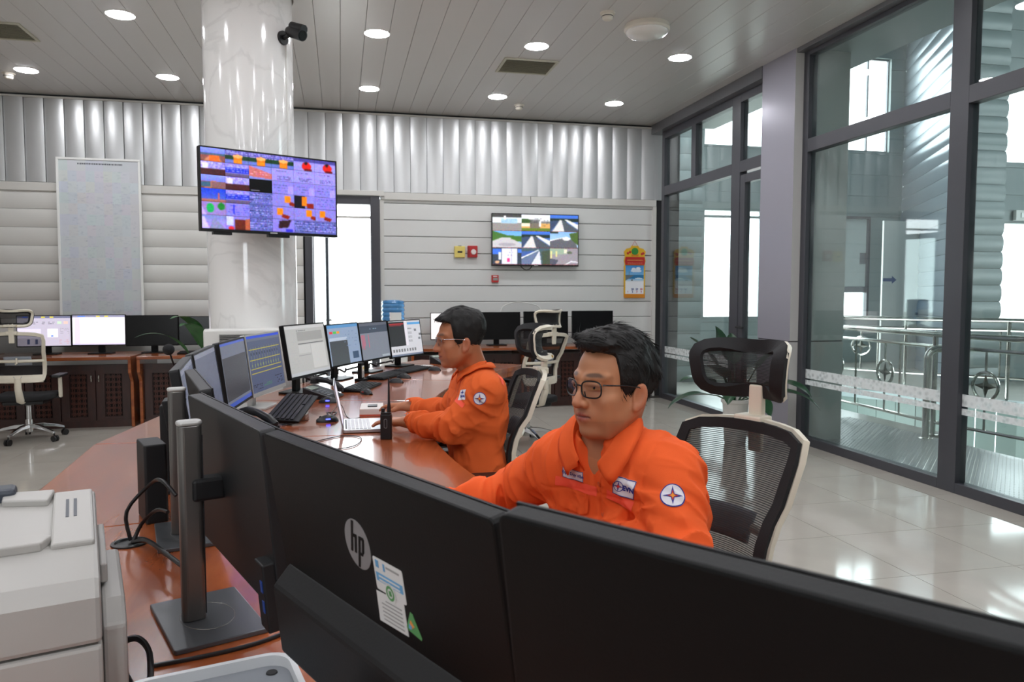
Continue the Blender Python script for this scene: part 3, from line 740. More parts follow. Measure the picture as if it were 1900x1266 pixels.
def scr_dark(w=80, h=48):
    p = Paint(w, h, (104, 110, 126)); p.rect(0, 0, 1, .05, (70, 92, 180)); p.rect(.02, .22, .98, .90, (62, 64, 70)); p.rect(0, .93, 1, 1, (60, 84, 170)); return p.noise(.02, 2).a
def scr_lines(w=110, h=64):
    p = Paint(w, h, (78, 86, 112)); p.rect(0, 0, 1, .05, (44, 74, 200)); p.rect(0, .05, 1, .1, (96, 104, 120))
    for y in (.24, .42, .58, .66): p.rect(.04, y, .96, y+.001, (170, 160, 70))
    for i in range(11): p.rect(.08+i*.08, .2, .081+i*.08, .6, (130, 140, 110), .7); p.rect(.07+i*.08, .3, .10+i*.08, .34, (60, 66, 80)); p.rect(.07+i*.08, .5, .095+i*.08, .54, (150, 170, 90), .6)
    p.text(.04, .84, .3, .96, (40, 44, 60), 3, 4, .8); p.text(.35, .86, .6, .94, (70, 130, 90), 2, 5); p.text(.7, .78, .95, .96, (40, 44, 60), 4, 6); return p.noise(.02, 3).a
def scr_light(w=96, h=60):
    p = Paint(w, h, (172, 172, 170)); p.rect(0, 0, 1, .06, (190, 190, 190)); p.rect(.27, .14, .92, .32, (150, 150, 148)); p.text(.27, .08, .5, .14, (110, 110, 110), 1, 2); p.rect(.27, .36, .92, .38, (90, 90, 92)); p.rect(.27, .40, .56, .56, (182, 182, 180)); p.rect(.58, .40, .95, .9, (188, 188, 186)); p.text(.03, .3, .24, .85, (168, 168, 168), 10, 7); p.rect(.25, .6, .56, .62, (150, 150, 150)); p.rect(0, .94, 1, 1, (176, 178, 182)); return p.noise(.015, 4).a
def scr_dash(w=80, h=50):
    p = Paint(w, h, (140, 158, 184)); p.rect(0, 0, 1, .08, (92, 146, 196)); p.rect(.06, .16, .16, .22, (215, 70, 70)); p.rect(.17, .16, .28, .22, (90, 190, 90)); p.rect(.29, .16, .38, .22, (225, 150, 60)); p.rect(.04, .40, .6, .99, (70, 74, 78)); p.rect(.04, .32, .6, .40, (176, 188, 205)); p.rect(.72, .72, .92, .9, (58, 78, 104)); p.text(.5, .15, .95, .6, (112, 132, 164), 5, 3, .4); return p.noise(.02, 5).a
def scr_chart(w=80, h=50):
    p = Paint(w, h, (124, 130, 142)); p.rect(0, 0, 1, .08, (96, 100, 112)); p.rect(0, .08, 1, .28, (70, 78, 92)); p.text(.3, .14, .6, .2, (160, 200, 220), 1, 3)
    for x, y1 in ((.04, .7), (.07, .66), (.10, .72), (.14, .62), (.28, .68)): p.rect(x, .32, x+.012, y1, (222, 74, 104))
    p.rect(.7, .93, .98, .98, (160, 170, 180)); return p.noise(.02, 6).a
def scr_panel(w=96, h=60):
    p = Paint(w, h, (206, 208, 214)); p.rect(.0, .02, .48, .72, (44, 42, 44)); p.rect(.02, .06, .46, .1, (170, 40, 44)); p.rect(.03, .12, .4, .14, (150, 40, 44)); p.rect(.48, .0, .56, .72, (226, 224, 232)); p.rect(.58, .05, 1, .12, (90, 160, 215))
    for y in (.2, .32, .44, .56): p.text(.58, y, .7, y+.06, (96, 98, 104), 2, 3, 1)
    for x, y in ((.78, .25), (.9, .5), (.93, .38)): p.rect(x, y, x+.07, y+.07, (120, 122, 128))
    for i in range(9): p.rect(.05+i*.085, .80, .10+i*.085, .88, (120, 122, 124))
    p.rect(0, .95, 1, 1, (120, 130, 150)); return p.noise(.015, 7).a
def scr_scada(w=100, h=56):
    p = Paint(w, h, (196, 190, 208)); p.rect(0, 0, 1, .07, (120, 122, 150)); p.rect(.45, .02, .52, .06, (235, 220, 60)); p.rect(.61, .02, .68, .06, (235, 220, 60)); p.rect(.1, .02, .2, .06, (60, 100, 220))
    p.text(.05, .18, .7, .28, (40, 40, 60), 2, 8, .6); p.rect(.75, .17, .83, .27, (200, 225, 200)); p.rect(.87, .17, .95, .27, (230, 200, 190)); p.rect(0, .42, .44, .75, (222, 216, 238)); p.rect(.56, .42, .76, .72, (240, 238, 252)); p.rect(.63, .64, .67, .7, (110, 150, 230)); p.text(.8, .4, .97, .6, (150, 146, 160), 4, 9); p.rect(.18, .78, .23, .95, (70, 80, 120)); p.rect(.33, .78, .38, .95, (70, 80, 120)); p.text(.78, .78, .98, .95, (200, 150, 160), 3, 10); return p.noise(.02, 8).a
def scr_list(w=100, h=56):
    p = Paint(w, h, (250, 246, 254)); p.rect(0, 0, 1, .07, (150, 150, 176)); p.rect(.45, .02, .52, .06, (240, 225, 50)); p.rect(.61, .02, .68, .06, (240, 225, 50)); p.rect(.1, .02, .24, .06, (90, 140, 240)); p.rect(.04, .09, .14, .97, (226, 216, 246)); p.text(.16, .12, .6, .55, (222, 212, 240), 8, 11, .7); p.rect(.61, .09, .64, .97, (232, 224, 246)); p.rect(.0, .95, 1, 1, (216, 208, 236)); return p.noise(.01, 9).a
def scr_white(w=40, h=24): return Paint(w, h, (252, 246, 244)).noise(.01, 10).a

# ------------------------------------------------------------------ monitors
M_bez = mat('monitor_black', (5, 5, 6), .5, spec=.22, bump=.08, bscale=400)
M_bezg = mat('monitor_charcoal', (26, 27, 29), .48, spec=.35, bump=.08, bscale=300)
M_bulge = mat('monitor_bulge', (18, 18, 20), .5, spec=.3, bump=.08, bscale=300)
M_off = mat('dark_screen', (9, 9, 11), .22, spec=.3)
M_gun = mat('gunmetal', (120, 118, 116), .32, metal=.75)
M_standb = mat('stand_base_grey', (92, 94, 98), .35, metal=.5)
M_silver = mat('silver_plastic', (186, 186, 184), .35, metal=.3)
TILT = {}
def monitor(label, loc, rz, w=.54, h=.325, zt=1.20, z0=.75, scr=None, tilt=4, bez=M_bez, stand='plain', depth=.028, group=None, smat=None, chin=0.012, name='monitor', sy=0.0):
    """screen looks along local +X; loc is on the table"""
    o = thing(name, label, 'monitor', (loc[0], loc[1], z0), rz, group)
    zc = zt - z0 - h/2
    T = TILT[o.name] = Matrix.Translation((0, 0, zc)) @ Matrix.Rotation(R(-tilt), 4, 'Y')
    p = MB(); ol = rrect(w, h, .008, 3)
    p.prism(ol, -depth, 0, 'x'); 
    ob = p.build('panel', bez, o, bevel=.003); ob.matrix_local = T
    b_ = MB(); b_.box(.0, .003, -w/2, w/2, h/2-.008, h/2); b_.box(0, .003, -w/2, w/2, -h/2, -h/2+chin); b_.box(0, .003, -w/2, -w/2+.008, -h/2+chin, h/2-.008); b_.box(0, .003, w/2-.008, w/2, -h/2+chin, h/2-.008)
    bo = b_.build('bezel', bez, o); bo.matrix_local = T
    sw_, sh_ = w-.016, h-.008-chin
    Ms = T @ Matrix.Translation((.0012, 0, (chin-.008)/2)) @ Matrix.Rotation(R(90), 4, 'Z')
    if scr is None:
        s_ = MB().box(-sw_/2, sw_/2, -.001, .001, -sh_/2, sh_/2).build('screen', M_off, o); s_.matrix_local = Ms
    else:
        s_ = picture('screen', scr, sw_, sh_, smat or M_screen, o); s_.matrix_local = Ms
    if stand == 'plain':
        MB().box(-.105, -.075, -.035, .035, 0.01, zc+.02).build('column', bez, o, bevel=.006)
        bk = MB().box(-.09, -depth+.002, -.05, .05, -.05, .05).build('mount', bez, o, bevel=.004); bk.matrix_local = T
        MB().prism(rrect(.19, .24, .03), 0, .012, 'z').build('base', bez, o, (-.07, 0, 0), bevel=.002)
    elif stand == 'slim':      # thin tall metal column with square plate foot
        cx = -.085; hc = zt-z0-.035
        MB().prism(rrect(.044, .030, .011), 0.01, hc, 'z').build('column', M_gun, o, (cx, sy, 0), bevel=.002)
        MB().prism(rrect(.047, .033, .012), hc, hc+.010, 'z').build('column_cap', M_silver, o, (cx, sy, 0), bevel=.004)
        MB().box(cx+.019, cx+.0225, sy-.010, sy+.010, .02, hc-.02).build('column_groove', M_dark, o)
        MB().box(cx, -depth+.004, sy-.022, sy+.022, zc-.022, zc+.022).build('arm', M_bezg, o, bevel=.006)
        MB().prism(rrect(.17, .25, .006), 0, .010, 'z').build('base', M_standb, o, (-.06, sy, 0), bevel=.002)
        rim = [(-.06+.05*math.cos(a), sy+.07*math.sin(a), .0102) for a in np.linspace(0, 2*PI, 28, endpoint=False)]
        MB().tube(rim, .0008, 4, closed=True).build('base_ring', M_gun, o)
        pr = MB().box(-depth-.02, -depth+.004, -w/2+.005, -w/2+.05, -h/2-.02, -h/2+.10).build('port_box', bez, o, bevel=.003); pr.matrix_local = T
        q_ = MB(); q_.box(-depth-.0215, -depth-.019, -w/2+.012, -w/2+.022, -h/2+.05, -h/2+.07); q_.box(-depth-.0215, -depth-.019, -w/2+.012, -w/2+.022, -h/2+.015, -h/2+.035)
        q_ = q_.build('usb_port', mat('usb_blue', (30, 70, 150), .4), o); q_.matrix_local = T
    elif stand == 'allinone':  # flat back with a wedge bulge over the lower half
        q_ = MB(); zb = -h/2
        q_.prism([(-depth+.003, -.030), (-depth-.030, -.056), (-depth-.034, zb+.004), (-depth+.003, zb)], -w/2+.03, w/2-.012, 'y')
        q_ = q_.build('rear_bulge', M_bulge, o, bevel=.006); q_.matrix_local = T
        MB().box(-.105, -.065, -.05, .05, .01, zc-h/2+.05).build('column', bez, o, bevel=.006)
        MB().prism(rrect(.15, .16, .03), 0, .012, 'z').build('base', bez, o, (-.06, 0, 0), bevel=.002)
    return o
# ------------------------------------------------------------------ wood
def wood(name, c1, c2, rough, scale=3.0, coat=0.0, stretch=(1, 8, 8)):
    m = bpy.data.materials.new(name); m.use_nodes = True; nt = m.node_tree; b = nt.nodes['Principled BSDF']
    b.inputs['Roughness'].default_value = rough
    if coat: b.inputs['Coat Weight'].default_value = coat; b.inputs['Coat Roughness'].default_value = 0.06
    tc = nt.nodes.new('ShaderNodeTexCoord'); mp = nt.nodes.new('ShaderNodeMapping'); mp.inputs['Scale'].default_value = stretch
    n = nt.nodes.new('ShaderNodeTexNoise'); n.inputs['Scale'].default_value = scale; n.inputs['Detail'].default_value = 7; n.inputs['Distortion'].default_value = .6
    r = nt.nodes.new('ShaderNodeValToRGB'); r.color_ramp.elements[0].position = .34; r.color_ramp.elements[1].position = .68
    r.color_ramp.elements[0].color = srgb(c1); r.color_ramp.elements[1].color = srgb(c2)
    nt.links.new(tc.outputs['Object'], mp.inputs[0]); nt.links.new(mp.outputs[0], n.inputs['Vector'])
    nt.links.new(n.outputs['Fac'], r.inputs[0]); nt.links.new(r.outputs[0], b.inputs['Base Color'])
    MATS[name] = m; return m
M_top = wood('varnished_wood', (140, 68, 34), (166, 88, 46), .22, 2.2, coat=.45, stretch=(7, 1.2, 7))
M_top2 = wood('desk_top_wood', (134, 66, 30), (168, 92, 44), .25, 2.5, coat=.5, stretch=(1.2, 7, 7))
M_cab = wood('dark_red_wood', (42, 16, 12), (58, 23, 16), .35, 3, coat=.2, stretch=(6, 6, 1.2))
M_cab2 = wood('lattice_wood', (64, 27, 17), (80, 36, 22), .4, 3, stretch=(6, 6, 1.2))
M_latshade = mat('lattice_shadow', (16, 10, 9), .9)  # near-black sheet paints in the shade behind the door lattice

# lattice of overlapping rings, shared by all doors
def lattice_mesh(w=.15, h=.44, nx=3, ny=8):
    b = MB(); sx = w/nx; sy = h/ny; r = .70*sx
    for i in range(nx+1):
        for j in range(ny+1):
            cx = -w/2+i*sx; cz = -h/2+j*sy; n = 16
            vs = []; keep = []
            for k in range(n):
                a = 2*PI*k/n
                for rr, yy in ((r-.0042, 0), (r+.0042, 0), (r+.0042, -.006), (r-.0042, -.006)):
                    x = min(max(cx+rr*math.cos(a), -w/2), w/2); z = min(max(cz+rr*math.sin(a), -h/2), h/2)
                    vs.append((x, yy, z))
            fs = []
            for k in range(n):
                a_ = 2*PI*(k+.5)/n
                if abs(cx+r*math.cos(a_)) > w/2+.004 or abs(cz+r*math.sin(a_)) > h/2+.004: continue
                o_, p_ = k*4, ((k+1) % n)*4
                fs += [(o_+2, o_+3, p_+3, p_+2), (o_+1, o_+2, p_+2, p_+1), (o_+3, o_, p_, p_+3)]
            b.add(vs, fs)
    return b.mesh('lattice', M_cab2)
LAT = lattice_mesh()
HND = MB().tube([(0, 0, -.035), (0, -.02, -.03), (0, -.022, 0), (0, -.02, .03), (0, 0, .035)], [.005, .006, .008, .006, .005], 8).mesh('handle', M_steel, smooth=40)
def desk_module(label, x0, x1, yf, yb, ndoor=4, group='lattice door computer desks by the back wall'):
    """front at yf (towards the camera), back at yb; z 0..0.75"""
    o = thing('computer_desk', label, 'desk', ((x0+x1)/2, yf, 0), 0, group); hw = (x1-x0)/2; D = yb-yf
    MB().box(-hw, hw, -.04, D, .715, .75).build('worktop', M_top2, o, bevel=.006)
    for sx in (-1, 1):
        P = [(0, 0), (D, 0), (D, .715), (-.03, .715), (-.03, .60), (0.05, .50), (.05, 0)]
        P = [(.06, 0), (D, 0), (D, .714), (-.02, .714), (-.02, .58), (.06, .48)]
        x = sx*hw; MB().prism(P, x-(.03 if sx > 0 else 0), x+(0 if sx > 0 else .03), 'x').build('side_panel', M_top2, o, bevel=.003)
    MB().box(-hw+.03, hw-.03, .10, .12, .60, .66).build('drawer_rail', M_cab, o)
    MB().box(-hw+.03, hw-.03, .13, D, .05, .60).build('cabinet_body', M_cab, o)
    MB().box(-hw+.03, hw-.03, .10, .14, 0, .07).build('plinth', M_cab, o)
    dw = (2*hw-.08)/ndoor
    for i in range(ndoor):
        cx = -hw+.04+dw*(i+.5)
        dm = MB()
        a, b2 = dw/2-.006, .49/2
        dm.box(-a, -.085, -.022, 0, -.265, .265); dm.box(.085, a, -.022, 0, -.265, .265)
        dm.box(-.085, .085, -.022, 0, .225, .265); dm.box(-.085, .085, -.022, 0, -.265, -.225); dm.box(-.085, .085, -.004, 0, -.225, .225)
        dm.m = 1; dm.box(-.080, .080, -.0055, -.004, -.222, .222)
        d_ = dm.build('door', [M_cab, M_latshade], o, (cx, .125, .335))
        obj('lattice', LAT, d_, (0, -.008, 0))
        obj('handle', HND, d_, ((a-.03)*(1 if i % 2 == 0 else -1), -.022, .18))
    return o
desk_module('leftmost lattice door desk behind the empty chair at the left edge', -5.0, -3.59, 8.50, 9.25)
desk_module('lattice door desk under the two lit monitors at the back left', -3.55, -2.135, 8.50, 9.25)
desk_module('lattice door desk left of the marble column under two dark monitors', -2.08, -.70, 8.50, 9.25)
desk_module('lattice door desk behind the head of the far seated man', .80, 2.18, 8.90, 9.52)
desk_module('lattice door desk behind the near seated man, at the right of the back wall', 2.22, 3.60, 8.90, 9.52)
monitor('lit monitor with a control page behind the empty chair, back left', (-3.07, 8.88), R(-90), w=.525, h=.335, zt=1.17, scr=scr_scada(), smat=M_screenb, stand='plain', group='monitors on the back desks', tilt=2)
monitor('lit monitor with a nearly white list page, back left', (-2.54, 8.88), R(-90), w=.53, h=.335, zt=1.175, scr=scr_list(), smat=M_screenb, group='monitors on the back desks', tilt=2)
monitor('dark switched off monitor right of the white list page, back left', (-2.01, 8.88), R(-90), w=.53, h=.335, zt=1.165, group='monitors on the back desks', tilt=2)
monitor('dark switched off monitor beside the plant and the marble column', (-1.50, 8.92), R(-88), w=.50, h=.32, zt=1.15, group='monitors on the back desks', tilt=2)
monitor('blank white lit monitor beside the face of the far seated man', (1.33, 9.22), R(-90), w=.53, h=.335, zt=1.165, scr=scr_white(), smat=M_screenb, group='monitors on the back desks', tilt=2)
monitor('dark switched off monitor right behind the head of the far seated man', (1.905, 9.22), R(-90), w=.58, h=.345, zt=1.17, group='monitors on the back desks', tilt=2)
monitor('dark switched off monitor behind the headrest of the empty chair', (2.53, 9.22), R(-90), w=.58, h=.345, zt=1.175, group='monitors on the back desks', tilt=2)
monitor('rightmost dark switched off monitor on the back desk', (3.15, 9.22), R(-90), w=.55, h=.345, zt=1.18, group='monitors on the back desks', tilt=2)

M_key = mat('key_black', (30, 30, 33), .5)
M_keyw = mat('key_white', (222, 224, 226), .5)
def keyboard(label, loc, rz, mk=M_key, mb=None, w=.44, d=.15, rest=0.0, group='keyboards on the desks', legends=False):
    """long side along local Y, user on +X"""
    o = thing('keyboard', label, 'keyboard', loc, rz, group); mb = mb or M_bez
    MB().prism([(-d/2, 0), (d/2+rest, 0), (d/2+rest, .010), (d/2, .013), (-d/2, .024)], -w/2, w/2, 'y').build('case', mb, o, bevel=.003)
    kb = MB(); n = int(w/.0195)
    for r_ in range(6):
        x = -d/2+.018+r_*(d-.030)/5.2; z = .0225-.011*(x+d/2)/d
        for i in range(n):
            y = -w/2+.012+(i+.5)*(w-.024)/n
            if r_ == 5 and .25 < i/n < .55: continue
            kb.box(x-.0078, x+.0078, y-.0080, y+.0080, z, z+.007)
        if r_ == 5: kb.box(x-.0078, x+.0078, -w/2+.012+(w-.024)*.26, -w/2+.012+(w-.024)*.54, z, z+.007)
    k = kb.build('keys', mk, o); k['kind'] = 'stuff'
    if legends:
        lg = MB()
        for r_ in range(6):
            x = -d/2+.018+r_*(d-.030)/5.2; z = .0225-.011*(x+d/2)/d+.0072
            for i in range(n):
                y = -w/2+.012+(i+.5)*(w-.024)/n; lg.box(x-.004, x+.003, y-.003, y+.003, z, z+.0003)
        lg = lg.build('legends', M_keyw, o); lg['kind'] = 'stuff'
    return o
keyboard('black keyboard in front of the dark monitor behind the empty chair', (2.5, 9.03, .75), R(-90))
keyboard('black keyboard in front of the rightmost dark monitor', (3.1, 9.03, .75), R(-90))
keyboard('black keyboard below the dark monitor beside the plant', (-1.5, 8.72, .75), R(-90))

# framed white wall map leaning on the back wall
o = thing('wall_map', 'tall white framed wall map with pale blue print, back left', 'map', (-2.675, 9.50, .80))
T = Matrix.Rotation(R(-1.2), 4, 'X')
w_, h_ = .88, 2.14
MM = MB().box(-w_/2, w_/2, 0, .02, 0, h_).build('board', M_white, o, bevel=.003); MM.matrix_local = T
q = MB()
q.box(-w_/2, w_/2, -.012, .0, 0, .025); q.box(-w_/2, w_/2, -.012, 0, h_-.025, h_); q.box(-w_/2, -w_/2+.025, -.012, 0, .025, h_-.025); q.box(w_/2-.025, w_/2, -.012, 0, .025, h_-.025)
q = q.build('map_frame', M_trimw, o, bevel=.003); q.matrix_local = T
r = np.random.RandomState(5); im = np.zeros((170, 72, 3), np.float32) + C(226, 227, 232)
from_ = np.kron(r.rand(17, 9, 3), np.ones((10, 8, 1))); im += (from_-.5)*.035
for k in range(1100):
    y = int(10+160*r.rand()); x = int(2+66*r.rand()); im[y:y+1, x:x+1+r.randint(3)] -= r.rand()*.045*np.array([1.1, 1, .8])
pm_ = picture('map_print', np.clip(im, 0, 1), w_-.05, h_-.05, M_print, o); pm_.matrix_local = T @ Matrix.Translation((0, -.0015, h_/2))
tx = MB()
r = np.random.RandomState(2); x = -.22
while x < .24:
    L = .006+.014*r.rand(); tx.box(x, x+L, -.0025, -.0016, h_-.075, h_-.058); x += L+.006
tx = tx.build('title_line', mat('ink_dark', (80, 80, 92), .6), o); tx.matrix_local = T; tx['kind'] = 'stuff'
gp = MB().box(-w_/2+.026, w_/2-.026, -.006, -.004, .026, h_-.026).build('glazing', glass_mat('map_glazing', (.97, .98, .98), .6), o); gp.matrix_local = T

# television on the back wall
M_tvb = mat('tv_black', (14, 14, 15), .3)
def tv(name, label, loc, rz, w, h, img, smat):
    """screen faces local -Y"""
    o = thing(name, label, 'television', loc, rz)
    MB().prism([(x, z) for x, z in rrect(w, h, .006, 3)], 0, .045, 'y').build('casing', M_tvb, o, bevel=.004)
    q = MB(); e = .010
    q.box(-w/2, w/2, -.003, 0, h/2-e, h/2); q.box(-w/2, w/2, -.004, 0, -h/2, -h/2+e*1.8); q.box(-w/2, -w/2+e, -.003, 0, -h/2+e*1.8, h/2-e); q.box(w/2-e, w/2, -.003, 0, -h/2+e*1.8, h/2-e)
    q.build('bezel', M_tvb, o)
    p_ = picture('screen', img, w-2*e, h-2.8*e, smat, o, Matrix.Translation((0, -.0012, .4*e)))
    MB().box(-.02, .03, -.006, -.0035, -h/2+.004, -h/2+.013).build('badge', M_silver, o)
    return o
t = tv('television', 'wall television showing nine outdoor camera pictures', (2.47, 9.515, 2.09), 0, 1.16, .672, img9(), M_screenb)
MB().box(-.2, .2, .045, .068, -.15, .15).build('wall_bracket', M_dark, t)
MB().tube([(-.2, .03, -.33), (-.16, .025, -.37), (-.12, .02, -.385), (-.07, .025, -.37), (-.04, .03, -.33)], .006, 6).build('cable', M_blk, t, smooth=40)
t = tv('television', 'television on the marble column showing a grid of thirty six camera pictures', (-.452, 5.495, 2.085), math.atan2(.43, .867), .968, .552, img36(), M_screentv)
MB().box(-.1, .1, .045, .07, -.1, .1).build('mount_plate', M_dark, t)
MB().tube([(0, .06, 0), (.05, .16, 0), (0.0, .275, 0)], .025, 8).build('mount_arm', M_dark, t)
MB().box(-.40, -.28, .0, .04, -.295, -.277).build('speaker_bar', M_tvb, t)
MB().box(-.03, .12, .0, .04, -.295, -.277).build('sensor_bar', M_tvb, t)

# alarm boxes
M_red = mat('alarm_red', (176, 34, 34), .4); M_yel = mat('call_yellow', (222, 200, 108), .4)
o = thing('call_box', 'cream yellow call point box left of the red one', 'alarm box', (1.485, 9.575, 1.93))
MB().cbox((0, 0, 0), (.135, .05, .145)).build('body', M_yel, o, bevel=.008)
MB().box(-.03, .03, -.029, -.024, -.012, .008).build('slot', M_dark, o); MB().box(-.02, .02, -.018, .018, .072, .078).build('top_clip', M_dark, o)
o = thing('fire_alarm', 'red fire alarm box with clear flash beside the yellow box', 'alarm box', (1.65, 9.575, 1.935))
MB().cbox((0, 0, 0), (.125, .05, .15)).build('body', M_red, o, bevel=.008)
MB().lathe([(.036, 0), (.03, .018), (0, .02)], 20, Matrix.Translation((.01, -.024, -.005)) @ Matrix.Rotation(R(90), 4, 'X'), cap=False).build('flash_lens', mat('flash_clear', (222, 214, 210), .15), o, smooth=40)
q = MB()
for a in range(6): q.box(-.055, -.045, -.028, -.024, -.06+a*.02, -.05+a*.02)
q.build('grille', M_dark, o)['kind'] = 'stuff'
o = thing('break_glass', 'small red break glass alarm under the wall television', 'alarm box', (1.945, 9.58, 1.59))
MB().cbox((0, 0, 0), (.09, .04, .095)).build('body', M_red, o, bevel=.006)
MB().box(-.03, .03, -.0235, -.019, -.02, .012).build('glass_window', mat('alarm_window', (150, 150, 146), .2), o)
MB().box(-.03, .025, -.0225, -.0195, .026, .036).build('label_strip', M_white, o)

# wall calendar
o = thing('wall_calendar', 'red and yellow tear-off calendar hanging on the back wall', 'calendar', (3.86, 9.575, 1.34))
M_cy = mat('calendar_yellow', (226, 178, 40), .5); M_cr = mat('calendar_red', (186, 40, 36), .5); M_co = mat('calendar_orange', (214, 134, 30), .5)
MB().prism(rrect(.30, .45, .03), 0, .012, 'y').build('backing_card', M_cy, o, (0, 0, .225))
MB().box(-.15, .15, -.006, .0, .0, .055).build('bottom_strip', M_co, o, bevel=.004)
hd = [(-.14, .44), (.14, .44), (.155, .50), (.14, .56), (.155, .62), (.12, .66), (.06, .675), (.05, .70), (-.05, .70), (-.06, .675), (-.12, .66), (-.155, .62), (-.14, .56), (-.155, .50)]
MB().prism(hd, -.006, .006, 'y').build('header_card', M_cy, o)
MB().prism([(-.135, .445), (.135, .445), (.145, .49), (.135, .55), (-.135, .55), (-.145, .49)], -.009, -.006, 'y').build('red_panel', M_cr, o)
hdp = Paint(40, 16, (186, 40, 36)); hdp.text(.06, .3, .94, .6, (232, 190, 90), 1, 3, 1, 1); hdp.rect(.08, .34, .92, .42, (236, 200, 110), .5); hdp.text(.08, .72, .92, .98, (226, 160, 120), 2, 4, 1, .7)
picture('red_panel_print', hdp.a, .25, .09, M_print, o, Matrix.Translation((0, -.0095, .497)))
q = MB(); q.lathe([(.05, 0), (.046, .006), (0, .008)], 20, Matrix.Translation((0, -.006, .625)) @ Matrix.Rotation(R(90), 4, 'X'), cap=False); q.build('green_roundel', mat('tree_green', (58, 140, 60), .5), o)
q = MB()
for x, z in ((-.10, .60), (-.07, .615), (.10, .59), (.12, .60)): q.lathe([(.018, 0), (0, .006)], 10, Matrix.Translation((x, -.006, z)) @ Matrix.Rotation(R(90), 4, 'X'), cap=False)
q.build('flower_print', M_cr, o)['kind'] = 'stuff'
MB().box(-.05, .05, -.010, -.006, .56, .585).build('drum_print', M_co, o)
MB().tube([(-.045, 0, .69), (0, .0, .765), (.045, 0, .69)], .003, 5).build('hanging_cord', M_cr, o)
cp = Paint(52, 78, (240, 242, 246))
yy = np.linspace(0, 1, 44)[:, None, None]; cp.a[:44] = C(60, 140, 210)*(1-yy)+C(170, 215, 240)*yy
cp.disc(.45, .14, .12, .05, (235, 242, 250)); cp.disc(.7, .12, .12, .06, (235, 242, 250)); cp.disc(.58, .2, .3, .05, (225, 236, 248)); cp.rect(0, .335, 1, .47, (40, 120, 170)); cp.disc(.72, .46, .2, .02, (220, 240, 245)); cp.rect(0, .52, 1, .57, (210, 220, 228)); cp.poly([(0, .34), (.5, .34), (.0, .54)], (110, 120, 126)); cp.rect(.2, .22, .22, .36, (110, 110, 110)); cp.rect(.3, .5, .4, .54, (60, 60, 60))
picture('month_sheet', cp.a, .262, .385, M_print, o, Matrix.Translation((0, -.0015, .248)))
MI = mat('ink_blue', (50, 80, 150), .6); MRd = mat('ink_red', (200, 60, 80), .6)
for txt, x, z, mm, s in (('28', -.03, .118, MI, .036), ('29', .034, .118, MI, .036), ('30', .096, .118, MRd, .036), ('1', -.095, .084, MRd, .034), ('2', -.03, .084, MI, .034), ('3', .034, .084, MRd, .034), ('4', .096, .084, MRd, .034)):
    text_mesh('date_number', txt, s, mm, o, Matrix.Translation((x, -.0028, z)) @ Matrix.Rotation(R(90), 4, 'X'), bold=.001)

# water dispenser and bottle
M_bot = mat('blue_bottle', (84, 156, 218), .12, coat=.4)
bn = M_bot.node_tree.nodes['Principled BSDF']; bn.inputs['Transmission Weight'].default_value = .35
o = thing('water_dispenser', 'white water dispenser standing beside the back door', 'dispenser', (.60, 9.02, 0))
MB().prism(rrect(.31, .32, .03), 0, .95, 'z').build('cabinet', M_white, o, bevel=.01)
MB().lathe([(.11, .95), (.09, .97), (.06, .975)], 24, cap=False).build('bottle_seat', M_white, o, smooth=40)
o = thing('water_bottle', 'large ribbed blue water bottle upside down beside the door', 'bottle', (.60, 9.02, .96))
pf = [(.03, .02), (.05, .04), (.125, .07)]
for k in range(5): pf += [(.137, .085+k*.05), (.137, .108+k*.05), (.128, .118+k*.05), (.128, .125+k*.05)]
pf += [(.136, .33), (.13, .352), (.10, .362), (.09, .350), (0, .348)]
MB().lathe(pf, 32, cap=False).build('body', M_bot, o, smooth=50)
lb = [[(.139*math.cos(a), .139*math.sin(a), z) for z in (.10, .22)] for a in np.linspace(R(-110), R(-50), 10)]
MB().grid(lb).build('label', M_white, o, smooth=60)

# floor standing air conditioner in front of the column
o = thing('air_conditioner', 'white floor standing air conditioner cabinet in front of the column', 'air conditioner', (-.68, 5.64, 0), R(8))
MB().box(-.26, .26, -.11, .11, 0, 1.15).build('cabinet', M_white, o, bevel=.012)
MB().box(-.16, .20, -.117, -.108, 1.06, 1.12).build('outlet_frame', mat('ac_grey', (176, 176, 172), .5), o)
sl = MB().box(-.155, .195, -.005, .005, -.001, .001).mesh('louver', M_dark)
for i in range(4): obj('louver', sl, o, (0, -.119, 1.07+i*.013), (R(30), 0, 0))

